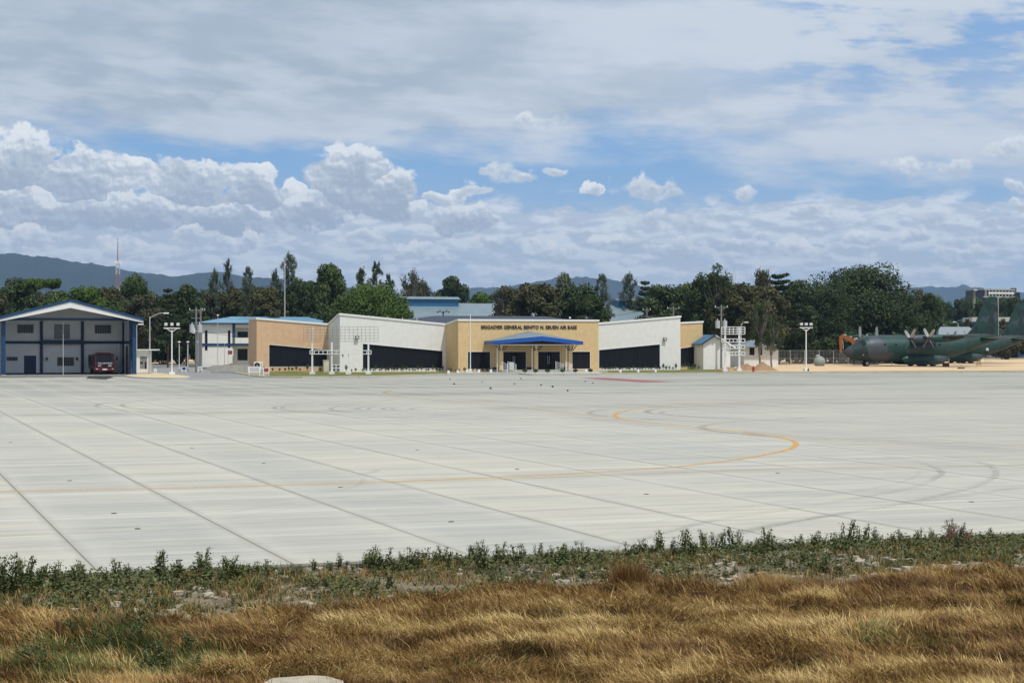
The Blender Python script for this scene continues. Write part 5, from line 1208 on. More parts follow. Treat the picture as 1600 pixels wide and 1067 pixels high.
# radio towers
def lattice(px, py_top, py_mid, D, w, label, ca, cb, name='radio_tower', seg=14, tip=True):
    zt = CH - (py_mid - HZ) / F * D; zz = CH - (py_top - HZ) / F * D; o = empty(name, Vector((XD(px, D), D, 0)), .4, label, 'radio tower')
    secs = 7; A_, B2 = ca, cb; r = w * .045
    for k in range(secs):
        b = MB(); z0, z1 = zt * k / secs, zt * (k + 1) / secs; w0 = w * (1 - .35 * k / secs); w1 = w * (1 - .35 * (k + 1) / secs)
        cs = [(-1, -1), (1, -1), (1, 1), (-1, 1)]
        for i, (x, y) in enumerate(cs):
            x2, y2 = cs[(i + 1) % 4]
            b.cyl((x * w0 / 2, y * w0 / 2, z0), (x * w1 / 2, y * w1 / 2, z1), r, n=4)
            n = 4
            for q in range(n):
                za, zb_ = z0 + (z1 - z0) * q / n, z0 + (z1 - z0) * (q + 1) / n; wa = w0 + (w1 - w0) * q / n; wb_ = w0 + (w1 - w0) * (q + 1) / n
                if q % 2: b.cyl((x * wa / 2, y * wa / 2, za), (x2 * wb_ / 2, y2 * wb_ / 2, zb_), r * .7, n=3)
                else: b.cyl((x2 * wa / 2, y2 * wa / 2, za), (x * wb_ / 2, y * wb_ / 2, zb_), r * .7, n=3)
                b.cyl((x * wb_ / 2, y * wb_ / 2, zb_), (x2 * wb_ / 2, y2 * wb_ / 2, zb_), r * .6, n=3)
        b.build('tower_section', A_ if k % 2 else B2, o)
    if tip:
        MB().cyl((0, 0, zt), (0, 0, zz), w * .12, w * .05, 6).build('antenna', A_, o)
        for k in range(5): z = zt + (zz - zt) * (k + .5) / 6; MB().cyl((-w * .5, 0, z), (w * .5, 0, z), w * .04, n=4).build('dipole', B2, o)
        for s in (-1, 1): MB().cyl((s * w * .45, -.5, zt * .985), (s * w * .45, -.9, zt * .985), w * .34, n=10).build('dish', m_trim, o)
    return o
m_rw = mat('red_tower_paint', (.36, .20, .19), .6); m_ww = mat('white_tower_paint', (.66, .62, .62), .6)
lattice(184, 371, 408, 620, 1.7, 'tall red and white lattice radio tower with dishes behind the left trees', m_rw, m_ww)
lattice(1522.5, 446, 452, 640, .7, 'slender pale lattice radio mast behind the plane tails', m_ww, mat('ochre_tower', (.5, .4, .2), .6), 'radio_mast')
# sign frames of white square tube
def signframe(loc, label, posts, frames, grid=None, w=.07, rz=0):
    o = empty('sign_frame', loc, rz, label, 'sign frame')
    for x, z0, z1, ww in posts:
        MB().box(x - ww, x + ww, -ww, ww, z0, z1).build('post', m_wpost, o); MB().box(x - .32, x + .32, -.32, .32, -.0, .34).build('foot', m_wpost, o)
    for xa, xb, za, zb_, nx, nz, t in frames:
        b = MB()
        for z in np.linspace(za, zb_, nz + 1): b.box(xa, xb, -t - .12, t - .12, z - t, z + t)
        for x in np.linspace(xa, xb, nx + 1): b.box(x - t, x + t, -t * .9 - .12, t * .9 - .12, za, zb_)
        b.build('tube_frame', m_wpost if t > .03 else mat('grey_wire', (.25,.26,.26), .6), o)
    return o
DL = 222.0; sx_ = lambda px: XD(px, DL) - XD(488, DL); sz_ = lambda py: CH - (py - HZ) / F * DL - .13
signframe(Vector((XD(488, DL), DL, .13)), 'tall white sign frame with thin wire grid before the peach and white wings',
          [(0, 0, sz_(511.5), .10), (sx_(518.5), 0, sz_(534), .10), (sx_(544.5), 0, sz_(551), .05), (sx_(575.7), 0, sz_(537), .10)],
          [(sx_(484.5), sx_(580), sz_(553), sz_(547.6), 14, 1, .045), (sx_(474.5), sx_(591), sz_(533.5), sz_(510.5), 18, 5, .020)])
DR = 246.0; sx_ = lambda px: XD(px, DR) - XD(1133, DR); sz_ = lambda py: CH - (py - HZ) / F * DR - .13
signframe(Vector((XD(1133, DR), DR, .13)), 'white lattice sign frame on two posts right of the gabled house',
          [(0, 0, sz_(510.5), .12), (sx_(1155.2), 0, sz_(510.5), .13)],
          [(sx_(1127.5), sx_(1163.7), sz_(522), sz_(511), 6, 3, .05), (sx_(1127.5), sx_(1163.7), sz_(534.5), sz_(529.5), 6, 1, .05), (sx_(1130), sx_(1163.7), sz_(544.5), sz_(539.5), 6, 1, .05), (sx_(1134), sx_(1163.7), sz_(555), sz_(549.8), 6, 1, .05)])
# barriers and boards
def barrier(px, py, w, h, label, panel=None, grp='white trestle boards by the road', split=False):
    p = G(px, py); o = empty('barrier_board', Vector((p.x, p.y, .02 if px < 330 else .13)), .15, label, 'barrier', grp)
    for s in (-1, 1):
        MB().tube([(s * w * .42, -.25, 0), (s * w * .36, 0, h)], .035, 5).build('leg', m_wpost, o); MB().tube([(s * w * .42, .25, 0), (s * w * .36, 0, h)], .035, 5).build('leg', m_wpost, o)
    MB().box(-w / 2, w / 2, -.12, -.09, h * .35, h).build('board', m_wpost, o)
    if panel: MB().box(-w * .36, w * .36, -.135, -.122, h * .48, h * .92).build('panel', panel, o)
    return o
barrier(287.5, 583, .62, .85, 'white trestle board with blue panel on the road', m_blue); barrier(312.5, 582.6, .60, .85, 'white trestle board with grey panel on the road', m_galv)
barrier(243, 583, .35, .6, 'small plain white trestle board near the road edge')
b1 = barrier(397.5, 588.8, 1.5, 1.1, 'wide white barrier board at the kerb before the peach wing', mat('faded_print', (.55, .56, .55), .7)); barrier(416, 589, .75, 1.0, 'narrow white barrier board with red emblem at the kerb before the peach wing', mat('red_emblem', (.35, .05, .06), .7))
o = empty('emblem_board', Vector((XD(360, 275), 275, 0)), 0, 'square white board with red and dark print by the two storey building', 'sign'); z0 = CH - (556 - HZ) / F * 275
MB().box(-.45, .45, -.05, .05, z0, z0 + 1.1).build('board', m_wpost, o); MB().box(-.22, .3, -.06, -.052, z0 + .25, z0 + .8).build('emblem', MATS['red_emblem'], o); MB().box(-.36, -.24, -.06, -.052, z0 + .2, z0 + .85).build('print', m_navy, o)
for s in (-.35, .35): MB().cyl((s, 0, 0), (s, 0, z0), .03).build('leg', m_galv, o)
# guard kiosk
kp = Vector((XD(213.4, 226), 226, .13)); kk = empty('guard_kiosk', kp, .05, 'small white kiosk with flat overhanging roof right of the fire station', 'kiosk')
kw = XD(232.5, 226) - XD(213.4, 226); kh = CH - (547.5 - HZ) / F * 226 - .13
wall('wall', 0, kw, 0, .1, kh, kh, m_white, kk, [(kw * .27, kw * .84, .6, 2.2, 2.2)]); MB().box(0, .1, .102, 2.2, 0, kh).box(kw - .1, kw, .102, 2.2, 0, kh).box(0, kw, 2.2, 2.3, 0, kh).build('side_wall', m_white, kk)
wn = MB().box(kw * .27, kw * .84, .05, .08, .6, 2.2).build('window', mat('dull_glass', (.25, .26, .25), .3), kk); MB().box(kw * .30, kw * .50, .03, .048, 1.25, 1.5).box(kw * .66, kw * .8, .03, .048, .62, 1.5).build('dark_gap', m_black, wn)
MB().box(-.15, kw + 1.0, -.35, 2.5, kh, kh + .14).build('roof', m_trim, kk)
MB().box(-.02, kw + .02, -.02, .0, 0, .12).build('plinth', m_conc, kk)
# fire hydrant and sand heaps
hy = empty('fire_hydrant', G(1177.2, 582.2) + Vector((0, 0, .0)), 0, 'red fire hydrant standing before the sand heaps', 'hydrant'); hy.location.z = .13
MB().cyl((0, 0, 0), (0, 0, .55), .15, .13, 10).build('body', mat('hydrant_red', (.45, .03, .03), .5), hy); MB().ball((0, 0, .58), .16, .16, .15).build('bonnet', MATS['hydrant_red'], hy); MB().cyl((-.24, 0, .4), (.24, 0, .4), .07).build('outlets', MATS['hydrant_red'], hy); MB().cyl((0, 0, .7), (0, 0, .8), .04).build('nut', MATS['hydrant_red'], hy); MB().cyl((0, 0, 0), (0, 0, .06), .2).build('flange', m_black, hy)
m_heap = soil_material('brown_sand', (.33, .22, .13), (.28, .18, .11), (.22, .14, .09), .6, 5.0, .5)
def heap_mesh(c, rx, ry, h, sd_, label, name='sand_heap', mt=None):
    V = []; n, k = 40, 16
    for j in range(k + 1):
        for i in range(n):
            r_ = j / k; t = 2 * math.pi * i / n; w_ = 1 + .22 * (float(vnoise(math.cos(t) * 2 + sd_, math.sin(t) * 2 + 5, 3)) - .5) * 2
            x, y = rx * r_ * w_ * math.cos(t), ry * r_ * w_ * math.sin(t)
            z = h * (1 - r_) ** 1.15 * (1 + .5 * (float(vnoise(x * 1.3 + sd_, y * 1.3, 3)) - .5)) - .05 * r_
            V.append((x, y, z))
    Fc = [(j * n + i, j * n + (i + 1) % n, (j + 1) * n + (i + 1) % n, (j + 1) * n + i) for j in range(k) for i in range(n)]
    b = MB(); b.add(V, [tuple(reversed(f)) for f in Fc]); o = b.build(name, mt or m_heap, smooth=True, loc=c); return tag(o, label, 'sand heap')
heap_mesh(G(1180, 581.5) + Vector((-.6, 4, .12)), 2.3, 2.2, 1.15, 1.0, 'left brown sand heap behind the red hydrant')
heap_mesh(G(1199, 581.5) + Vector((0, 4, .12)), 2.6, 2.2, 1.2, 4.0, 'right brown sand heap beside the red hydrant')
heap_mesh(G(1146, 580) + Vector((0, 4, .12)), 2.6, 1.6, .45, 9.0, 'low brown earth heap under the lattice sign frame')
heap_mesh(G(372, 582.5) + Vector((0, 3, .1)), 4.0, 3.0, .5, 6.0, 'low brown soil heap on the verge left of the barrier boards', mt=m_gravel)
heap_mesh(G(352, 577) + Vector((0, 6, .1)), 5.0, 3.5, .7, 12.0, 'low grey rubble heap on the verge before the two storey building', mt=m_gravel)
o = tag(MB().ball((0, 0, .75), 1.0, .8, .95, 12, 8).ball((-.25, .1, 1.6), .45, .45, .4, 10, 6).build('covered_pile', mat('grey_tarpaulin', (.30, .33, .31), .8, var=.2, vscale=3), loc=Vector((XD(1280.5, 300), 300, .1)), smooth=True), 'pile under a pale grey tarpaulin before the wire fence', 'covered pile')
# wire fence under the trees
fe = empty('wire_fence', Vector((XD(1212, 306), 306, 0)), .05, 'chain link fence with pale posts under the dark trees', 'fence')
Lf = 30.0; zf = CH - (547.3 - HZ) / F * 306
for k in range(13): MB().cyl((k * 2.5, 0, 0), (k * 2.5, 0, zf), .05).build('post', m_galv, fe)
b = MB()
for z in (.15, zf * .5, zf - .05): b.cyl((0, 0, z), (Lf, 0, z), .022, n=4)
b.build('rail', m_galv, fe)
b = MB()
for k in range(int(Lf / .25)):
    x = k * .25; b.box(x - .006, x + .006, -.008, .008, .1, zf - .06)
for k in range(8): z = .2 + k * (zf - .3) / 8; b.box(0, Lf, -.008, .008, z - .006, z + .006)
tag(b.build('wire_mesh', m_galv, fe), kind='stuff')
# kerb bollards (white pots) along the headquarters
bol = empty('white_bollard', (0, 0, 0), 0, 'small white concrete bollard on the headquarters kerb', 'bollard')
MB().cyl((0, 0, 0), (0, 0, .34), .19, .17, 10).build('body', m_wpost, bol); MB().ball((0, 0, .34), .17, .17, .05, 10, 4).build('cap', m_wpost, bol)
bls = ((700.5, 585.3, 'first from the left on the kerb below the white wing corner'), (715, 584.7, 'on the kerb below the tan side wall'), (729.5, 584.3, 'on the kerb just left of the flagpole'), (748, 583.7, 'on the kerb just right of the flagpole'), (767, 583.3, 'on the kerb nearest the left handrail'),
       (969, 583.6, 'below the left part of the right wing glass'), (997, 583.4, 'below the middle of the right wing glass'), (1024, 583.2, 'below the right end of the right wing glass'), (915.5, 583.4, 'right of the entrance steps'))
for k, (px, py, t) in enumerate(bls):
    p = G(px, py); p.z = .14
    if k == 0: bol.location = p; bol['label'] = 'white bollard ' + t; bol['group'] = 'white bollards on the headquarters kerb'
    else: dup(bol, p, label='white bollard ' + t, group='white bollards on the headquarters kerb')
# dark stones on the apron
ds_ = None
DST = ('leftmost of all, close to the kerb', 'second from the left, nearer the camera', 'by the line below the flagpole', 'nearest the camera left of the entrance axis', 'just before the entrance steps on the left', 'midway out from the entrance steps', 'directly out from the entrance middle', 'right of the entrance axis, third row out', 'just under the left end of the red strip', 'between the red strip and the next stone right', 'nearest the camera of the right hand stones')
for k, (px, py) in enumerate(((703, 592.8), (709.5, 600.8), (753.5, 596.8), (766.5, 607.6), (814, 592), (804, 600.4), (845.5, 602.2), (863.5, 605), (914.5, 596.6), (926.5, 599), (887, 611))):
    p = G(px, py)
    if ds_ is None: ds_ = tag(MB().ball((0, 0, .05), .09, .08, .07, 7, 5).build('dark_stone', mat('dark_stone', (.03, .03, .03), .9)), 'small dark stone lying on the pale apron before the entrance', 'stone', 'dark stones on the apron'); o = ds_
    else: o = ds_.copy(); COL.objects.link(o)
    o['label'] = 'small dark stone on the apron, ' + DST[k]
    o.location = p; o.rotation_euler.z = k; o.scale = (random.uniform(.8, 1.3),) * 3
# ================================================================== VEGETATION
def leaf_material(name, dark, light, tipc=None, rough=.6):
    M = bpy.data.materials.new(name); M.use_nodes = True; X.nt = M.node_tree; b = M.node_tree.nodes['Principled BSDF']
    a = nd('ShaderNodeAttribute', attribute_name='tint'); t = X(a.outputs['Fac'])
    oi = X(nd('ShaderNodeObjectInfo').outputs['Random'])
    c = mixc(t, dark, light)
    if tipc: c = mixc(sm(t, .80, .97), c, tipc)
    c = mixc(oi * .30, c, tuple(v * .6 for v in dark)); 
    put(b.inputs['Base Color'], c); b.inputs['Roughness'].default_value = rough; b.inputs['Specular IOR Level'].default_value = .12
    return M
LM = {'green': leaf_material('green_foliage', (.034, .060, .018), (.10, .145, .042)),
      'dark': leaf_material('dark_foliage', (.024, .042, .016), (.070, .100, .034)),
      'olive': leaf_material('olive_foliage', (.042, .046, .018), (.11, .105, .042)),
      'grey': leaf_material('grey_green_foliage', (.060, .080, .050), (.14, .17, .105)),
      'brown': leaf_material('dry_brown_foliage', (.045, .047, .024), (.108, .108, .055)),
      'bright': leaf_material('bright_green_foliage', (.04, .075, .014), (.10, .16, .03))}
m_bark = mat('bark', (.11, .09, .07), .95, var=.2, vscale=4)
m_barkp = mat('pale_bark', (.22, .19, .16), .95, var=.2, vscale=4)
def leaves(C_, Nn, size, tint, asp=.55, droop=0.):
    """quads: centres C_, rough normals Nn"""
    n = len(C_); r = rng.normal(size=(n, 3)); N = Nn + r * .75; N /= np.linalg.norm(N, axis=1)[:, None] + 1e-9
    a = np.cross(N, rng.normal(size=(n, 3))); a[:, 2] -= droop; a -= N * (a * N).sum(1)[:, None]; a /= np.linalg.norm(a, axis=1)[:, None] + 1e-9
    b = np.cross(N, a); s = size[:, None]
    V = np.stack([C_ - a * s, C_ + b * s * asp, C_ + a * s, C_ - b * s * asp], 1).reshape(-1, 3)
    Fc = np.arange(4 * n).reshape(-1, 4); return V, Fc, np.repeat(tint, 4)
def limb(b, p0, p1, r0, r1, n=5, wob=.06):
    pts = [Vector(p0).lerp(Vector(p1), t) + Vector(rng.normal(size=3)) * wob * (t * (1 - t) * 4) for t in np.linspace(0, 1, 4)]
    b.tube(pts, [r0 + (r1 - r0) * t for t in np.linspace(0, 1, 4)], n)
PROTO = {}
def make_tree(kind, seed, H=12., W=9., tone='green', n=7000, name='leafy_tree'):
    global rng; old = rng; rng = np.random.default_rng(seed)
    b = MB(); Cs = []; Ns = []; Ts = []; Ss = []
    def blob(c, rx, ry, rz, k, t, s=.30, shell=.62):
        d = rng.normal(size=(k, 3)); d /= np.linalg.norm(d, axis=1)[:, None]; r = shell + (1 - shell) * rng.random(k) ** .7; r = np.where(rng.random(k) < .12, r * 1.12, r)
        p = np.array(c) + d * r[:, None] * np.array([rx, ry, rz]); Cs.append(p); Ns.append(d + np.array([0, 0, .35])); Ts.append(np.clip(t + rng.normal(size=k) * .12 + d[:, 2] * .10, 0, 1)); Ss.append(s * (.55 + .8 * rng.random(k)))
    if kind in ('broad', 'dense', 'sparse'):
        tr = .028 * H; zb = {'broad': .26, 'dense': .12, 'sparse': .30}[kind] * H
        limb(b, (0, 0, -.3), (rng.normal() * .3, rng.normal() * .3, zb + .12 * H), tr, tr * .7, 8, .1)
        nb = {'broad': 46, 'dense': 80, 'sparse': 34}[kind]; per = n // nb
        for i in range(nb):
            th = rng.random() * 6.283; u = rng.random(); rr = math.sqrt(rng.random()); z = zb + (H - zb) * (.08 + .84 * u)
            env = math.sin(math.pi * min(1, .22 + .70 * u)) ** .75 if kind != 'dense' else (1 - max(0, u - .35) ** 2 * 1.9) ** .5 if u < 1 else .2
            R_ = W / 2 * max(.15, env); x, y = math.cos(th) * rr * R_ * .85, math.sin(th) * rr * R_ * .85
            s = W * (.10 + .10 * rng.random()) * (1.0 if kind != 'sparse' else .8)
            blob((x, y, z), s, s, s * .72, per, .25 + .6 * rng.random(), {'dense': .17, 'sparse': .17}.get(kind, .22), .5 if kind != 'sparse' else .3)
            if i % (2 if kind == 'sparse' else 5) == 0: limb(b, (0, 0, zb * (.7 + .5 * rng.random())), (x, y, z), tr * .38, .03, 5, .25)
        if kind == 'sparse':
            for i in range(26):
                th = rng.random() * 6.283; p = Vector((0, 0, zb + .1 * H)); q = Vector((math.cos(th) * W * .42 * rng.random(), math.sin(th) * W * .42 * rng.random(), H * (.72 + .28 * rng.random()))); limb(b, p, q, .06, .012, 4, .5)
    elif kind == 'casuarina':
        limb(b, (0, 0, -.3), (.2, 0, H * .98), .02 * H, .02, 7, .15)
        nb = 120; per = n // nb
        for i in range(nb):
            u = .22 + .78 * (i / nb) ** .9; R_ = W / 2 * (1 - u) ** .42 * (.25 + .95 * rng.random()) + .10; th = rng.random() * 6.283; x, y = math.cos(th) * R_, math.sin(th) * R_; z = H * u
            limb(b, (.1, 0, z - R_ * .45), (x, y, z), .04, .015, 4, .05)
            blob((x * .9, y * .9, z), .22 + R_ * .20, .22 + R_ * .20, .35 + .4 * rng.random(), per, .2 + .6 * rng.random(), .11, .1)
    elif kind == 'layered':
        limb(b, (0, 0, -.3), (.3, 0, H * .97), .022 * H, .04, 7, .2)
        for k, u in enumerate(np.linspace(.35, .97, 10)):
            R_ = W / 2 * (1.05 - .80 * max(0, u - .35) / .65); nbr = 7
            for i in range(nbr):
                th = 6.283 * i / nbr + k * 1.3 + rng.normal() * .3; Lr = R_ * (.55 + .55 * rng.random()); dz_ = Lr * (.10 + .16 * rng.random())
                e = (math.cos(th) * Lr, math.sin(th) * Lr, H * u + dz_)
                limb(b, (.1, 0, H * u - .1 * Lr), e, .06, .02, 4, .1)
                for t in (.3, .5, .7, .85, 1.0): blob((e[0] * t, e[1] * t, H * u + dz_ * t), .16 * Lr + .28, .16 * Lr + .28, .22, n // 300, .2 + .6 * rng.random(), .17, .2)
    elif kind == 'umbrella':
        limb(b, (0, 0, -.3), (.3, 0, H * .8), .022 * H, .1, 7, .2)
        for i in range(16):
            th = 6.283 * i / 16 + rng.normal() * .3; Lr = W / 2 * math.sqrt(rng.random() + .1); e = (math.cos(th) * Lr, math.sin(th) * Lr, H * (.90 + .06 * rng.random())); limb(b, (.2, 0, H * .72), e, .07, .02, 4, .15)
            blob(e, W * .16, W * .16, H * .035, n // 16, .3 + .5 * rng.random(), .24, .2)
    elif kind == 'bush':
        for i in range(26):
            th = rng.random() * 6.283; R_ = W / 2 * math.sqrt(rng.random()) * .8; z = H * (.3 + .45 * rng.random() * (1 - R_ / W)); x, y = math.cos(th) * R_, math.sin(th) * R_
            limb(b, (x * .2, y * .2, -.1), (x, y, z), .05, .02, 4, .1); blob((x, y, z), W * .16, W * .16, H * .24, n // 26, .25 + .6 * rng.random(), .26, .45)
    C_ = np.concatenate(Cs); Nn = np.concatenate(Ns); T_ = np.concatenate(Ts); S_ = np.concatenate(Ss)
    C_[:, 2] = np.maximum(C_[:, 2], .15)
    V, Fc, at = leaves(C_, Nn, S_, T_, .6, .3 if kind == 'casuarina' else 0.)
    e = empty(name, (0, 0, 0)); e['category'] = 'tree'
    b.build('trunk', m_barkp if kind in ('sparse',) else m_bark, e, smooth=True)
    npmesh('crown', V, Fc, LM[tone], e, {'tint': at}); rng = old
    return e, H, W
PR = {}
def proto(key):
    if key in PR: return PR[key]
    kind, tone, v = key; nm = {'casuarina': 'pine_tree', 'bush': 'shrub', 'sparse': 'thin_tree', 'layered': 'tiered_tree', 'umbrella': 'umbrella_tree'}.get(kind, 'leafy_tree')
    dims = {'broad': (12, 9, 14000), 'dense': (13, 15, 42000), 'sparse': (12, 8, 4200), 'casuarina': (14, 6.5, 9000), 'layered': (12, 9, 15000), 'umbrella': (12, 9, 5000), 'bush': (4.5, 6, 4200)}[kind]
    e, H, W = make_tree(kind, hash((kind, v)) % 1 + sum(map(ord, kind + tone)) + v * 17, dims[0], dims[1], tone, dims[2], nm)
    PR[key] = [e, H, W, False]; return PR[key]
def tree(key, px, ytop, wpx, D, label, group=None, z0=0.0):
    p = proto(key); e, H, W, used = p
    h = (HZ - ytop) / F * D + CH - z0; w = wpx / F * D
    sc = (w / W, w / W, h / H); loc = Vector((XD(px, D), D, z0)); rz_ = random.uniform(0, 6.28)
    if not used: e.location = loc; e.rotation_euler.z = rz_; e.scale = sc; e['label'] = label; p[3] = True; o = e
    else: o = dup(e, loc, rz_, sc, label)
    if group: o['group'] = group
    elif 'group' in o: del o['group']
    return o
TL = [
 (('broad', 'olive', 0), -25, 440, 90, 300, 'wide olive tree cut by the left edge above the annex roof'),
 (('broad', 'dark', 0), 30, 437, 84, 318, 'rounded dark tree above the left end of the fire station roof'),
 (('umbrella', 'bright', 0), 66, 434, 48, 310, 'flat topped umbrella tree above the left slope of the fire station roof'),
 (('broad', 'green', 0), 92, 452, 74, 296, 'green tree directly behind the peak of the fire station roof'),
 (('broad', 'bright', 1), 135, 449, 80, 300, 'bright green tree left of the red and white radio tower'),
 (('broad', 'green', 1), 208, 428, 66, 300, 'tall green tree just right of the red and white radio tower'),
 (('broad', 'olive', 1), 170, 450, 74, 312, 'olive tree at the foot of the red and white radio tower'),
 (('broad', 'brown', 0), 222, 462, 76, 288, 'brownish tree behind the curved street lamp'),
 (('layered', 'dark', 0), 262, 452, 52, 292, 'dark tree with a bare branch reaching left above the triple floodlight mast'),
 (('broad', 'dark', 1), 292, 446, 66, 312, 'dark tree behind the pair of electricity poles'),
 (('casuarina', 'grey', 0), 336, 423, 42, 316, 'short grey green pine left of the bare thin pine'),
 (('casuarina', 'brown', 1), 356, 407, 34, 322, 'thin almost bare pine with pointed top behind the two storey building'),
 (('casuarina', 'grey', 1), 388, 419, 46, 312, 'bushy grey green pine above the left corner of the peach wing'),
 (('broad', 'brown', 1), 330, 455, 84, 318, 'reddish brown tree above the roof of the two storey building'),
 (('broad', 'olive', 0), 372, 452, 80, 318, 'olive tree between the two storey building and the peach wing'),
 (('casuarina', 'grey', 0), 430, 424, 40, 318, 'small grey pine left of the tallest pine'),
 (('casuarina', 'grey', 2), 452, 399, 54, 315, 'tallest grey green pine with the white mast in front'),
 (('broad', 'olive', 1), 415, 450, 80, 306, 'olive tree above the middle of the peach wing'),
 (('broad', 'green', 2), 514, 410, 78, 318, 'large round green tree above the peak of the left white wing'),
 (('broad', 'dark', 2), 474, 438, 70, 310, 'dark tree right of the tall white mast'),
 (('casuarina', 'dark', 0), 564, 421, 50, 306, 'dark pine, left of the dark pair behind the bushy green tree'),
 (('casuarina', 'dark', 1), 589, 411, 46, 310, 'dark pointed pine, right and taller one of the dark pair'),
 (('casuarina', 'dark', 0), 607, 430, 38, 308, 'small dark pine just right of the dark pair'),
 (('dense', 'bright', 0), 582, 448, 140, 282, 'wide bushy green tree rising straight behind the left white wing'),
 (('broad', 'dark', 0), 540, 462, 70, 284, 'dark low tree behind the fold of the left white wing'),
 (('sparse', 'brown', 0), 641, 420, 46, 402, 'thin brownish tree with see through crown left of the blue roof monitor'),
 (('sparse', 'brown', 1), 661, 431, 34, 405, 'small thin brownish tree above the blue roof monitor'),
 (('broad', 'brown', 0), 652, 442, 60, 408, 'brownish bushy tree behind the left end of the long hangar'),
 (('broad', 'dark', 1), 706, 433, 68, 420, 'round dark tree behind the right end of the blue roof monitor'),
 (('broad', 'bright', 1), 752, 458, 66, 440, 'low bright green tree behind the middle of the long hangar roof'),
 (('sparse', 'brown', 2), 786, 444, 70, 292, 'thin brown tree covering the right part of the long hangar roof'),
 (('broad', 'olive', 2), 836, 441, 96, 288, 'wide olive brown tree straight above the entrance canopy'),
 (('broad', 'olive', 1), 805, 452, 70, 296, 'olive tree left of the wide one above the canopy'),
 (('broad', 'grey', 0), 884, 430, 60, 296, 'grey green tree above the right end of the wall lettering'),
 (('broad', 'dark', 2), 905, 446, 76, 286, 'dark tree above the right corner of the tan entrance block'),
 (('casuarina', 'grey', 1), 941, 430, 52, 290, 'grey green pine left of the right roof monitor'),
 (('broad', 'dark', 0), 925, 462, 64, 280, 'dark leafy tree before the left edge of the right roof monitor'),
 (('casuarina', 'grey', 2), 983, 429, 52, 400, 'grey green pine rising behind the right roof monitor'),
 (('layered', 'dark', 0), 1008, 440, 52, 400, 'dark tiered tree right of the right roof monitor'),
 (('bush', 'dark', 0), 998, 482, 56, 285, 'dark bushy growth before the right end of the long hangar'),
 (('broad', 'dark', 1), 1032, 446, 80, 318, 'dark tree above the right white wing'),
 (('broad', 'green', 0), 1075, 440, 80, 322, 'green tree above the step between white and tan right wings'),
 (('sparse', 'dark', 0), 1128, 411, 74, 312, 'tall tree with bare twiggy top above the pole with two transformers'),
 (('broad', 'dark', 2), 1110, 430, 84, 316, 'broad dark tree under the bare twiggy top'),
 (('broad', 'olive', 2), 1150, 440, 90, 312, 'olive tree behind the white lattice sign frame'),
 (('sparse', 'olive', 0), 1190, 416, 52, 318, 'thin see through tree between the twiggy tree and the tiered tree'),
 (('layered', 'dark', 1), 1216, 429, 92, 322, 'dark tiered tree with drooping flat branches left of the huge round tree'),
 (('broad', 'olive', 0), 1196, 448, 90, 316, 'olive tree with a visible slim trunk above the bungalow'),
 (('broad', 'dark', 0), 1245, 440, 80, 330, 'dark tree behind the right triple floodlight mast'),
 (('dense', 'dark', 0), 1345, 414, 178, 345, 'huge round dark green tree above the orange excavator'),
 (('dense', 'dark', 1), 1290, 446, 120, 338, 'wide dark tree at the left foot of the huge round tree'),
 (('dense', 'dark', 0), 1400, 462, 120, 345, 'wide dark tree at the right foot of the huge round tree'),
 (('sparse', 'olive', 0), 1437, 448, 34, 360, 'small thin tree just right of the huge round tree'),
 (('broad', 'dark', 1), 1452, 459, 46, 345, 'small dark tree sloping down right of the huge round tree'),
 (('bush', 'dark', 0), 1426, 520, 60, 352, 'dark shrub at the left end of the long shed'),
 (('bush', 'olive', 0), 1570, 505, 60, 420, 'yellow green shrub between the two plane tails'),
]
for t_ in TL: tree(*t_)
# second row: closes the wood behind the first trees
sky_x = [-60, 0, 60, 100, 150, 210, 260, 320, 380, 440, 500, 540, 600, 640, 700, 1000, 1060, 1120, 1180, 1240, 1300, 1400, 1440]; sky_y = [456, 452, 456, 462, 458, 458, 462, 452, 450, 450, 444, 462, 470, 470, 476, 470, 462, 452, 456, 458, 450, 466, 480]
k = 0
for px in np.arange(-60, 1440, 27.0):
    if 630 < px < 1010: continue
    kx = ('broad', ('dark', 'olive', 'dark', 'green')[k % 4], (0, 0, 1, 0)[k % 4]); k += 1
    tree(kx, px + random.uniform(-8, 8), float(np.interp(px, sky_x, sky_y)) + random.uniform(-3, 5), random.uniform(62, 84), random.uniform(356, 372), 'leafy tree in the packed second row of the wood behind the buildings', 'trees packed in the second row of the wood')
for px in list(np.arange(-50, 330, 34.)) + list(np.arange(1150, 1445, 30.)):     # low row filling the shade under the crowns
    tree(('bush', 'dark', 0), px + random.uniform(-8, 8), 505 + random.uniform(-10, 8), random.uniform(60, 80), 334 + random.uniform(-3, 6), 'dark undergrowth shrub at the foot of the packed wood', 'undergrowth shrubs at the foot of the wood')
for px in np.arange(1448, 1680, 17.):
    tree(('broad', ('dark', 'green', 'dark')[k % 3], (2, 1, 1)[k % 3]), px + random.uniform(-4, 4), 468 + random.uniform(-6, 5) - max(0, (px - 1560) * .06), random.uniform(34, 46), random.uniform(560, 680), 'distant dark tree behind the sheds on the right', 'distant trees behind the sheds on the right'); k += 1
for px in np.arange(1444, 1660, 24.):
    tree(('bush', ('dark', 'olive')[k % 2], 0), px + random.uniform(-4, 4), 497 + random.uniform(-8, 8), random.uniform(44, 60), random.uniform(455, 500), 'distant low shrub behind the long grey shed', 'distant low shrubs behind the long grey shed'); k += 1
for t_ in ((('sparse', 'dark', 1), 1188, 470, 44, 284, 'thin dark tree standing before the bungalow, left of the slim one'), (('sparse', 'dark', 2), 1206, 488, 40, 285, 'slim dark tree standing before the right end of the bungalow')): tree(*t_)
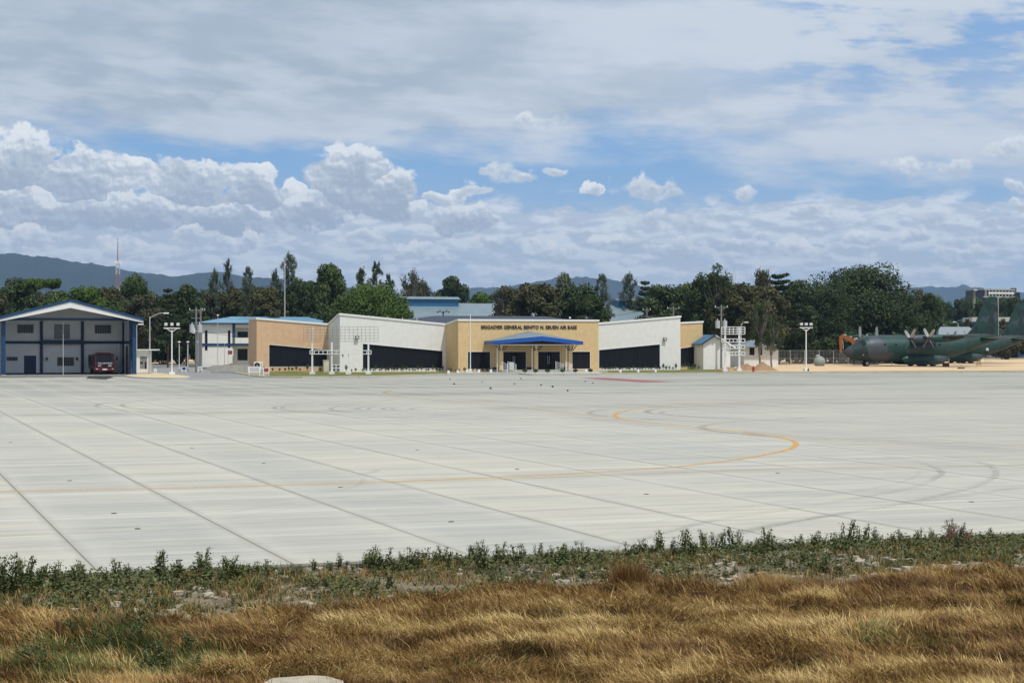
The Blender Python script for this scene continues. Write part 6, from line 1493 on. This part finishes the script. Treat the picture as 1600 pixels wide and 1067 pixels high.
# ---------------- small planting along the headquarters
m_sleaf = LM['dark']
def small_shrub(name, H, W, n, seed, mt, s=.05):
    global rng; old = rng; rng = np.random.default_rng(seed)
    d = rng.normal(size=(n, 3)); d /= np.linalg.norm(d, axis=1)[:, None]; r = (.5 + .5 * rng.random(n)); p = d * r[:, None] * np.array([W / 2, W / 2, H * .38]) + np.array([0, 0, H * .6])
    V, Fc, at = leaves(p, d, s * (.7 + .6 * rng.random(n)), np.clip(.5 + rng.normal(size=n) * .25, 0, 1)); e = empty(name, (0, 0, 0)); e['category'] = 'shrub'
    MB().cyl((0, 0, 0), (0, 0, H * .6), .02, .012, 5).build('stem', m_bark, e); npmesh('foliage', V, Fc, mt, e, {'tint': at}); rng = old; return e
s1 = small_shrub('small_shrub', .55, .38, 120, 3, LM['dark']); s2 = small_shrub('small_shrub', .8, .34, 120, 4, LM['green'], .06); s3 = small_shrub('round_shrub', .62, .70, 420, 5, LM['dark'])
used = set()
def put_s(e, p, sc, label, group):
    if e.name not in used: used.add(e.name); e.location = p; e.scale = (sc,) * 3; e['label'] = label; e['group'] = group
    else: dup(e, p, random.random() * 6, sc, label, group)
def hq_row(px0, px1, step, y, off, label, grp):
    px = px0
    while px < px1:
        x, _ = hit(px, 580, OB, y - off); p = OB + UD * x + VD * (y - off + random.uniform(-.25, .25)); p.z = .145
        put_s(random.choice((s1, s1, s2)), p, random.uniform(.7, 1.25), label, grp); px += step * random.uniform(.6, 1.4)
hq_row(566, 695, 5.0, YW, .8, 'small dark shrub in the row below the left white wing glass', 'shrubs below the left white wing')
hq_row(426, 508, 9.0, YT, .8, 'small dark shrub in the row below the peach wing glass', 'shrubs below the peach wing')
hq_row(541, 562, 6.0, YW, 1.0, 'small dark shrub beside the corner of the left white wing', 'shrubs by the white wing corner')
hq_row(940, 1060, 4.2, YW, .8, 'small dark shrub in the row below the right white wing glass', 'shrubs below the right white wing')
hq_row(1066, 1096, 5.0, YT, 2.2, 'small dark shrub in the row below the right tan wing', 'shrubs below the right tan wing')
hq_row(702, 728, 6.0, 0, 1.2, 'small dark shrub at the left corner of the tan entrance block', 'shrubs at the left corner of the entrance block')
hq_row(738, 768, 8.0, 0, 1.4, 'small dark shrub between the flagpole and the steps', 'shrubs between flagpole and steps')
for px, py, t in ((820, 585.2, 'first from the left before the steps'), (837, 585.3, 'second from the left before the steps'), (855.5, 585.3, 'third from the left before the steps'), (879, 585.0, 'fourth from the left before the right handrail'), (899, 585.0, 'fifth from the left beyond the right handrail'), (922.5, 584.6, 'before the right window of the entrance block')):
    p = G(px, py); p.z = .14; put_s(s3, p, 1.0, 'clipped round dark shrub, ' + t, 'clipped round shrubs before the entrance')
# ---------------- near ground: dry grass bank, rubble and weeds
def vv(x, y): return x * VD.x + y * VD.y
def gz(x, y):
    v = vv(x, y); b_ = (vnoise(x * .5 + 9, y * .5, 3) - .5) * .34 + (vnoise(x * 1.6, y * 2.2 + 4, 3) - .5) * .22
    t = np.clip((31.6 - v) / 4.0, 0, 1); return -.055 + b_ * t - .10 * t
gx_ = np.arange(-60, 60.01, .3); gy_ = np.arange(4, 56.01, .22); XX, YY = np.meshgrid(gx_, gy_); VVv = vv(XX, YY)
ZZ = np.where(VVv < 31.72, gz(XX, YY), -.062); ZZ = np.where(VVv > 31.9, -.075, ZZ)
V = np.stack([XX, YY, ZZ], 2).reshape(-1, 3); nx_ = len(gx_); ny_ = len(gy_)
ii = (np.arange(ny_ - 1)[:, None] * nx_ + np.arange(nx_ - 1)[None]).ravel(); Fc = np.stack([ii, ii + 1, ii + nx_ + 1, ii + nx_], 1)
keep = (VVv.ravel()[ii] < 32.0); Fc = Fc[keep]
tag(npmesh('near_ground', V, Fc, m_gravel, smooth=True), kind='structure')
def straw_material():
    M = bpy.data.materials.new('dry_grass'); M.use_nodes = True; X.nt = M.node_tree; nt = X.nt; b = nt.nodes['Principled BSDF']
    t = X(nd('ShaderNodeAttribute', attribute_name='tint').outputs['Fac']); g = X(nd('ShaderNodeAttribute', attribute_name='green').outputs['Fac'])
    c = mixc(sm(t, 0.12, .42), (.105, .052, .018), (.255, .145, .048)); c = mixc(sm(t, .45, .72), c, (.385, .25, .085)); c = mixc(sm(t, .78, 1.0), c, (.60, .46, .20))
    c = mixc(g, c, mixc(t, (.035, .055, .015), (.13, .155, .04)))
    put(b.inputs['Base Color'], c); b.inputs['Roughness'].default_value = .65; b.inputs['Specular IOR Level'].default_value = .2
    b.inputs['Transmission Weight'].default_value = 0.0
    return M
m_straw = straw_material()
def blades(name, x, y, L, lean, az, w, tint, green, z=None, mt=None, kind='stuff', parent=None):
    n = len(x); z = gz(x, y) if z is None else z
    dx_, dy_ = np.cos(az), np.sin(az); px_, py_ = -dy_, dx_; sa = rng.random(n) * 6.283; qx, qy = np.cos(sa), np.sin(sa)
    h1 = L * .55 * np.cos(lean * .55); o1 = L * .55 * np.sin(lean * .55); h2 = h1 + L * .45 * np.cos(lean * 1.35); o2 = o1 + L * .45 * np.sin(lean * 1.35)
    h2 = np.maximum(h2, .03)
    B = lambda s, h, o, k: np.stack([x + dx_ * o + qx * s * w * k, y + dy_ * o + qy * s * w * k, z - .02 + h], 1)
    V = np.stack([B(-1, 0, 0, .5), B(1, 0, 0, .5), B(1, h1, o1, .42), B(-1, h1, o1, .42), B(0, h2, o2, 0)], 1).reshape(-1, 3)
    i = np.arange(n)[:, None] * 5; Fc = np.concatenate([i + np.array([[0, 1, 2]]), i + np.array([[0, 2, 3]]), i + np.array([[3, 2, 4]])], 0)
    tt = np.stack([tint * .7, tint * .7, tint, tint, np.minimum(1, tint + .10)], 1).ravel()
    return tag(npmesh(name, V, Fc, mt or m_straw, parent, {'tint': tt, 'green': np.repeat(green, 5)}), kind=kind)
NC = 80000
cy = 18.6 + (35 - 18.6) * rng.random(NC * 2) ** .95; cx = (rng.random(NC * 2) - .5) * 2 * (cy * .305 + 1.2); vc = vv(cx, cy)
edge_v = 27.9 + (vnoise(cx * .55 + 3, cy * .1, 4) - .5) * 2.6
dens = np.clip((edge_v - vc) / .5, 0, 1) * np.where(cy > 27, 1.0, 1.0)
keep = rng.random(NC * 2) < dens * np.clip(.55 + (30 - cy) * .04, .5, 1)
cx, cy, vc = cx[keep][:NC], cy[keep][:NC], vc[keep][:NC]; nc = len(cx)
fl = vnoise(cx * .40 + 40, cy * .5 + 2, 4, .6)
az = math.pi + (fl - .5) * 6.0 + .25 + (vnoise(cx * 1.6 + 9, cy * 2.0, 3) - .5) * 4.5; tuft = vnoise(cx * 2.0 + 5, cy * 2.6 + 8, 5, .68); patch = vnoise(cx * .42 + 70, cy * .9 + 20, 5, .62)
gp = np.zeros(nc)
for px, py, r_ in ((95, 1000, .9), (150, 985, 1.0), (215, 985, .9), (60, 1020, .9), (240, 1010, .9), (250, 1030, .6), (180, 960, .7), (300, 1010, .7), (110, 1030, .9), (1390, 985, .6), (1450, 990, .6), (860, 960, .5), (810, 1010, .5), (480, 1040, .5), (700, 1030, .5), (1260, 1025, .4), (900, 1050, .4), (1600, 925, .6)):
    c = G(px, py + 6); gp = np.maximum(gp, np.exp(-(((cx - c.x) / r_) ** 2 + ((cy - c.y) / (r_ * 1.5)) ** 2)) * (1.0 if px < 400 else .55))
gp = np.clip(gp * 1.6 * (vnoise(cx * 2.2, cy * 2.2 + 50, 4) + .15) - .2, 0, 1)
PB = 7; n = nc * PB; rep = lambda a: np.repeat(a, PB)
bx_ = rep(cx) + rng.normal(size=n) * .07; by_ = rep(cy) + rng.normal(size=n) * .07
L_ = (.06 + .26 * np.clip(rep(tuft) * 1.7 - .35, 0, 1) + .13 * rng.random(n)) * (1 - .35 * rep(gp)); ln = np.clip(1.0 + rng.normal(size=n) * .33 + (rep(tuft) - .5) * .6 - rep(gp) * .5, .15, 1.5)
aw = rep(az) + rng.normal(size=n) * .75; tn = np.clip(.45 + (rep(patch) - .5) * 1.5 + (rep(tuft) - .5) * 1.5 + rng.normal(size=n) * .19, 0, 1)
gg = np.clip((rng.random(n) < rep(gp)) * 1.0, 0, 1)
tag(blades('dry_grass', bx_, by_, L_, ln, aw, .007 + .006 * rng.random(n), tn, gg), 'tall windblown golden and reddish dry grass covering the bank', 'grass')
# seed stalks standing out of the grass
ns = 1500; sy = 19 + 12 * rng.random(ns); sx = (rng.random(ns) - .5) * 2 * sy * .3; ok = vv(sx, sy) < 27.6; sx, sy = sx[ok], sy[ok]; ns = len(sx)
tag(blades('grass_stalks', sx, sy, .30 + .25 * rng.random(ns), np.clip(.6 + rng.normal(size=ns) * .25, .1, 1.0), math.pi + rng.normal(size=ns) * .8, np.full(ns, .006), .75 + .25 * rng.random(ns), np.zeros(ns)), 'thin pale seed stalks standing above the dry grass', 'grass')
# short dry tufts scattered in the rubble band
nt_ = 26000; ty = 24 + 15 * rng.random(nt_); tx = (rng.random(nt_) - .5) * 2 * (ty * .3 + 1); tv = vv(tx, ty); q_ = vnoise(tx * .9 + 11, ty * 1.6, 4, .6)
ok = (tv > 27.3) & (tv < 31.5) & (q_ > .50); tx, ty, q_ = tx[ok], ty[ok], q_[ok]; nt_ = len(tx); r7 = lambda a: np.repeat(a, 6)
tag(blades('rubble_grass', r7(tx) + rng.normal(size=nt_ * 6) * .05, r7(ty) + rng.normal(size=nt_ * 6) * .05, .10 + .16 * rng.random(nt_ * 6), np.clip(.6 + rng.normal(size=nt_ * 6) * .3, .1, 1.3), rng.random(nt_ * 6) * 6.283, np.full(nt_ * 6, .011), np.clip(.55 + rng.normal(size=nt_ * 6) * .2, 0, 1), (rng.random(nt_ * 6) < .45) * 1.0), 'short mixed dry and green tufts among the rubble beside the apron', 'grass')
# ground cover leaves
m_weed = leaf_material('weed_leaves', (.048, .060, .020), (.145, .165, .062), (.24, .25, .12))
nw = 150000; wy = 25 + 15 * rng.random(nw); wx = (rng.random(nw) - .5) * 2 * (wy * .3 + 1); wv = vv(wx, wy); q_ = vnoise(wx * .75 + 21, wy * 1.3 + 3, 4, .6) + .16 * np.exp(-((wv - 30.4) / 1.0) ** 2) + .08 * (wx < -5)
ok = (wv > 27.7 + (wx > 2) * .7) & (wv < 31.66) & (q_ > .525); wx, wy, q_, wv = wx[ok], wy[ok], q_[ok], wv[ok]; nw = len(wx)
hh = rng.random(nw) ** 1.3 * np.clip((q_ - .52) * 1.6, .04, .22) * np.clip((31.75 - wv) / .5, .35, 1)
V, Fc, at = leaves(np.stack([wx, wy, gz(wx, wy) + .02 + hh], 1), np.tile([0, -.2, 1.], (nw, 1)), .022 + .022 * rng.random(nw), np.clip(.25 + hh * 1.3 + rng.normal(size=nw) * .2, 0, 1), .5)
tag(npmesh('ground_cover', V, Fc, m_weed, None, {'tint': at}), 'low dark green weeds spreading over the rubble beside the apron', 'weeds', kind='stuff')
# rubble
def stone_arrays(n):
    base = np.array([(-1, -1, -1), (1, -1, -1), (1, 1, -1), (-1, 1, -1), (-1, -1, 1), (1, -1, 1), (1, 1, 1), (-1, 1, 1)], float) * .5
    fq = np.array([(0, 3, 2, 1), (4, 5, 6, 7), (0, 1, 5, 4), (1, 2, 6, 5), (2, 3, 7, 6), (3, 0, 4, 7)]); return base, fq
base, fq = stone_arrays(1); nr = 5200
ry = 24 + 15 * rng.random(nr); rx = (rng.random(nr) - .5) * 2 * (ry * .3 + 1); rv = vv(rx, ry); q_ = vnoise(rx * .8 + 55, ry * 1.4 + 12, 4, .6)
ok = (rv > 27.4) & (rv < 31.6) & (q_ > .47); rx, ry = rx[ok], ry[ok]; nr = len(rx)
sz = .018 + .055 * rng.random(nr) ** 2.6; th = rng.random(nr) * 6.283
Vs = base[None] * (np.array([1.25, 1., .62]) * (.75 + .5 * rng.random((nr, 1, 3)))) * sz[:, None, None] * 2 + rng.normal(size=(nr, 8, 3)) * sz[:, None, None] * .22
c_, s_ = np.cos(th)[:, None], np.sin(th)[:, None]; Vx = Vs[..., 0] * c_ - Vs[..., 1] * s_; Vy = Vs[..., 0] * s_ + Vs[..., 1] * c_
V = np.stack([Vx + rx[:, None], Vy + ry[:, None], Vs[..., 2] + (gz(rx, ry) + sz * .45)[:, None]], 2).reshape(-1, 3); Fc = (fq[None] + (np.arange(nr) * 8)[:, None, None]).reshape(-1, 4)
tag(npmesh('rubble', V, Fc, m_stone), 'pale broken stones strewn between the dry grass and the apron', 'rubble', kind='stuff')
def boulder(px, py, w, hgt, label, mt=None, seed=0):
    rg = np.random.default_rng(seed + 100); p = G(px, py); p.z = float(gz(p.x, p.y)); b = MB(); b.ball((0, 0, .42), .5, .42, .5, 9, 6)
    vs = np.array(b.v); nz = 1 + (rg.random(len(vs)) - .5) * .42; vs *= nz[:, None]; b.v = [tuple(v) for v in vs]
    s = w * .8 / F * p.y; o = b.build('stone', mt or m_stone, loc=p, rotz=seed); o.scale = (s, s * .8, hgt / F * p.y * 1.1); return tag(o, label, 'stone', 'larger stones in the rubble band')
m_ystone = mat('ochre_stone', (.42, .33, .19), .9, var=.25, vscale=6, bump=.5)
for k, (px, py, w, h, t, mt) in enumerate(((292, 957, 19, 18, 'largest ochre stone standing upright in the left rubble', m_ystone), (118, 956, 13, 9, 'rounded pale stone at the right of the leftmost weed clumps', None), (41, 953, 15, 8, 'flat pale stone in the rubble near the left edge', None), (242, 962, 20, 7, 'flat pale slab like stone left of the largest ochre stone', None), (260, 948, 14, 7, 'pale stone just above the flat slab like stone', None),
      (368, 948, 20, 11, 'broad ochre stone beside the golden grass on the left', m_ystone), (218, 950, 12, 7, 'small white stone left of the slab like stone', None), (323, 925, 14, 8, 'pale stone among the weeds above the largest ochre stone', None), (514, 944, 17, 9, 'rounded pale stone in the stony gap left of centre', None), (530, 934, 13, 8, 'upper pale stone in the stony gap left of centre', None),
      (731, 932, 16, 8, 'pale stone at the grass edge just left of centre', None), (1020, 910, 18, 9, 'white stone right of the brown grass tuft', None), (895, 919, 10, 8, 'small white stone left of the brown grass tuft', None), (1114, 922, 14, 9, 'pale stone beside the bent rusty stake', None), (1175, 896, 12, 8, 'pale stone above the bent rusty stake', None), (1310, 872, 18, 9, 'pale stone in the weeds on the right', None), (1512, 897, 17, 8, 'pale stone behind the upright rusty stake', None), (1430, 873, 12, 7, 'small white stone in the right weeds', None))): boulder(px, py, w, h, t, mt, k)
# leafy weeds standing along the apron edge
def weed(H, seed, ns=4, dry=False):
    global rng; old = rng; rng = np.random.default_rng(seed); b = MB(); Cs = []; Ns = []; Ss = []; Ts = []
    for k in range(ns):
        a = rng.random() * 6.283; L = H * (.55 + .45 * rng.random()) if k else H; tip = Vector((math.cos(a) * L * .28, math.sin(a) * L * .28, L)); r0 = Vector((math.cos(a) * .03, math.sin(a) * .03, 0))
        pts = [r0.lerp(tip, t) + Vector((0, 0, .06 * L * math.sin(t * 3.14))) for t in np.linspace(0, 1, 5)]; b.tube(pts, [.008, .007, .006, .004, .002], 4)
        m_ = int(L / .036)
        for i in range(m_):
            t = .12 + .88 * i / m_; c = r0.lerp(tip, t) + Vector((0, 0, .06 * L * math.sin(t * 3.14)))
            for s in range(3):
                an = i * 1.9 + s * 2.09 + rng.random() * .5; ll = .022 + .030 * (1 - t) + .01 * rng.random(); d = np.array([math.cos(an), math.sin(an), .25 - .3 * rng.random()])
                Cs.append(np.array(c) + d * ll * 1.0); Ns.append(np.array([-d[0] * .35, -d[1] * .35, 1.])); Ss.append(ll); Ts.append(np.clip(.35 + .45 * t + rng.normal() * .12, 0, 1))
                if rng.random() < .35: Cs.append(np.array(c) + d * ll * 2.4); Ns.append(rng.normal(size=3)); Ss.append(ll * .7); Ts.append(.4)
    e = empty('leafy_weed', (0, 0, 0)); e['category'] = 'weed'
    b.build('stem', mat('weed_stem', (.06, .07, .03), .8), e)
    V, Fc, at = leaves(np.array(Cs), np.array(Ns), np.array(Ss), np.array(Ts), .42); npmesh('foliage', V, Fc, m_weed, e, {'tint': at}); rng = old; return e
WP = [weed(h, 200 + i, n_) for i, (h, n_) in enumerate(((.42, 3), (.34, 4), (.50, 3), (.30, 5), (.46, 5), (.38, 4), (.27, 4), (.55, 4)))]
wu = set(); wr = random.Random(5)
def put_weed(i, p, sc, rz_, label, grp):
    e = WP[i]
    if i not in wu: wu.add(i); e.location = p; e.rotation_euler.z = rz_; e.scale = (sc,) * 3; e['label'] = label; e['group'] = grp
    else: dup(e, p, rz_, sc, label, grp)
for (px, py, i, sc) in ((14, 932, 7, 1.35), (36, 926, 2, 1.25), (-8, 935, 7, 1.3), (55, 930, 4, 1.1), (88, 925, 4, 1.15), (112, 924, 7, .95), (130, 926, 2, .9)):
    p = G(px, py, -.1); put_weed(i, p, sc, wr.random() * 6, 'tall dark leafy weed in the dense clump at the far left of the apron edge', 'tall weeds at the far left of the apron edge')
def WHERE(px):
    for lim, t in ((165, 'left of the first slab joint'), (300, 'between the first joint and the small dry tuft'), (455, 'before the second slab joint'), (600, 'just right of the second slab joint'), (735, 'before the third slab joint'), (900, 'right of the third slab joint'), (1030, 'around the brown grass tuft'), (1150, 'above the bent rusty stake'), (1290, 'above the two golden tufts'), (1420, 'left of the bare twiggy shrub'), (1540, 'around the bare twiggy shrub')):
        if px < lim: return t
    return 'at the far right edge'
px = -40.
while px < 1660:
    gap = float(vnoise(px / 90. + 4.2, 3.3, 3))
    base_y = 905 - (px / 1600.) * 74.; i = wr.randrange(8)
    p = G(px, base_y + wr.uniform(2, 13)); p.z = float(gz(p.x, p.y)) if vv(p.x, p.y) < 31.6 else -.06
    if vv(p.x, p.y) > 31.65: p = p - VD * (vv(p.x, p.y) - 31.5)
    near = WHERE(px)
    put_weed(i, p, wr.uniform(.55, 1.15) * (.8 if gap < .5 else 1), wr.random() * 6, 'upright leafy weed on the apron edge, ' + near, 'leafy weeds on the apron edge, ' + near)
    px += (8.0 if gap > .50 else 17.) * wr.uniform(.5, 1.6)
for k in range(95):                                     # second rank lower down the band
    px = wr.uniform(-30, 1640); p = G(px, 905 - px / 1600. * 74 + wr.uniform(14, 46)); 
    if vnoise(p.x * .75 + 21, p.y * 1.3 + 3, 4, .6) < .47: continue
    p.z = float(gz(p.x, p.y)); side = 'left' if px < 530 else 'middle' if px < 1070 else 'right'
    put_weed(wr.randrange(8), p, wr.uniform(.45, .8), wr.random() * 6, 'low leafy weed in the stony band, ' + WHERE(px), 'low weeds in the stony band, ' + WHERE(px))
for k in range(46):
    cxp, cyp = wr.choice(((90, 1010), (140, 990), (220, 985), (250, 1030), (70, 1030), (185, 965), (290, 1000)))
    p = G(cxp + wr.gauss(0, 26), cyp + wr.gauss(0, 11)); p.z = float(gz(p.x, p.y)) - .02
    put_weed(wr.randrange(8), p, wr.uniform(.45, .8), wr.random() * 6, 'green leafy weed in the green patch of the dry grass at lower left', 'weeds in the green patch at lower left')
# single dry plants
def tuft(px, py, n, L, spread, label, tint0=.25, name='dry_grass_tuft', cat='grass tuft', w=.008):
    p = G(px, py); p.z = float(gz(p.x, p.y)); x = rng.normal(size=n) * spread; y = rng.normal(size=n) * spread
    az_ = np.arctan2(y, x) + rng.normal(size=n) * .5
    o = blades(name, x, y, L * (.5 + .5 * rng.random(n)), np.clip(.35 + rng.normal(size=n) * .25, 0, 1.1), az_, np.full(n, w), np.clip(tint0 + rng.normal(size=n) * .15, 0, 1), np.zeros(n), z=np.zeros(n), kind='thing')
    o.location = p; return tag(o, label, cat)
tuft(985, 918, 900, .62, .13, 'tall reddish brown grass tuft standing in the weeds right of centre')
tuft(298, 903, 260, .30, .06, 'small dry brown tuft in a gap of the left weeds', .35)
tuft(1205, 905, 700, .42, .22, 'golden grass tuft at the edge of the right weeds', .6)
tuft(1215, 912, 500, .40, .2, 'second golden tuft just below the one at the right weeds', .62)
def twig_shrub(px, py, H, label):
    p = G(px, py); p.z = float(gz(p.x, p.y)); o = empty('bare_shrub', p, 0, label, 'shrub'); b = MB()
    def br(a, d, L, r, k):
        e = a + d * L; b.cyl(a, e, r, r * .6, 4)
        if k:
            for _ in range(3): br(a.lerp(e, .5 + .5 * random.random()), (d + Vector((random.gauss(0, .6), random.gauss(0, .6), random.gauss(0, .3)))).normalized(), L * .68, r * .6, k - 1)
    for _ in range(4): br(Vector((0, 0, 0)), Vector((random.gauss(0, .5), random.gauss(0, .4), 1)).normalized(), H * .42, .010, 4)
    b.build('branches', mat('reddish_twig', (.20, .10, .08), .9), o); return o
twig_shrub(1497, 853, .60, 'bare reddish twiggy shrub standing against the apron on the right'); twig_shrub(1460, 850, .28, 'small bare twiggy shrub left of the taller bare shrub')
def stake(px, py, h, label, bent=False):
    p = G(px, py); p.z = float(gz(p.x, p.y)); b = MB().box(-.02, .02, -.02, .02, -.1, h)
    if bent: b.box(.02, .22, -.018, .018, h - .05, h)
    tag(b.build('rusty_stake', m_rust, loc=p), label, 'stake')
stake(1507.5, 913, .24, 'upright rusty stake in the reddish grass at the right'); stake(1082, 936, .24, 'bent rusty stake with a short arm in the golden grass', True); stake(90, 979, .26, 'thin dark stake in the brown grass at the left')
p = G(490, 1061); cs = empty('concrete_slab_corner', (p.x, p.y - .1, float(gz(p.x, p.y))), -.12, 'pale worn concrete slab half buried in grass at the bottom edge', 'concrete block')
MB().slab([(-.52, -.8), (.50, -.8), (.40, -.10), (.14, .16), (-.06, .18), (-.50, -.05)], -.1, .23).build('slab', mat('worn_slab', (.42, .37, .28), .95, var=.2, vscale=5, bump=.4), cs, bevel=.02)
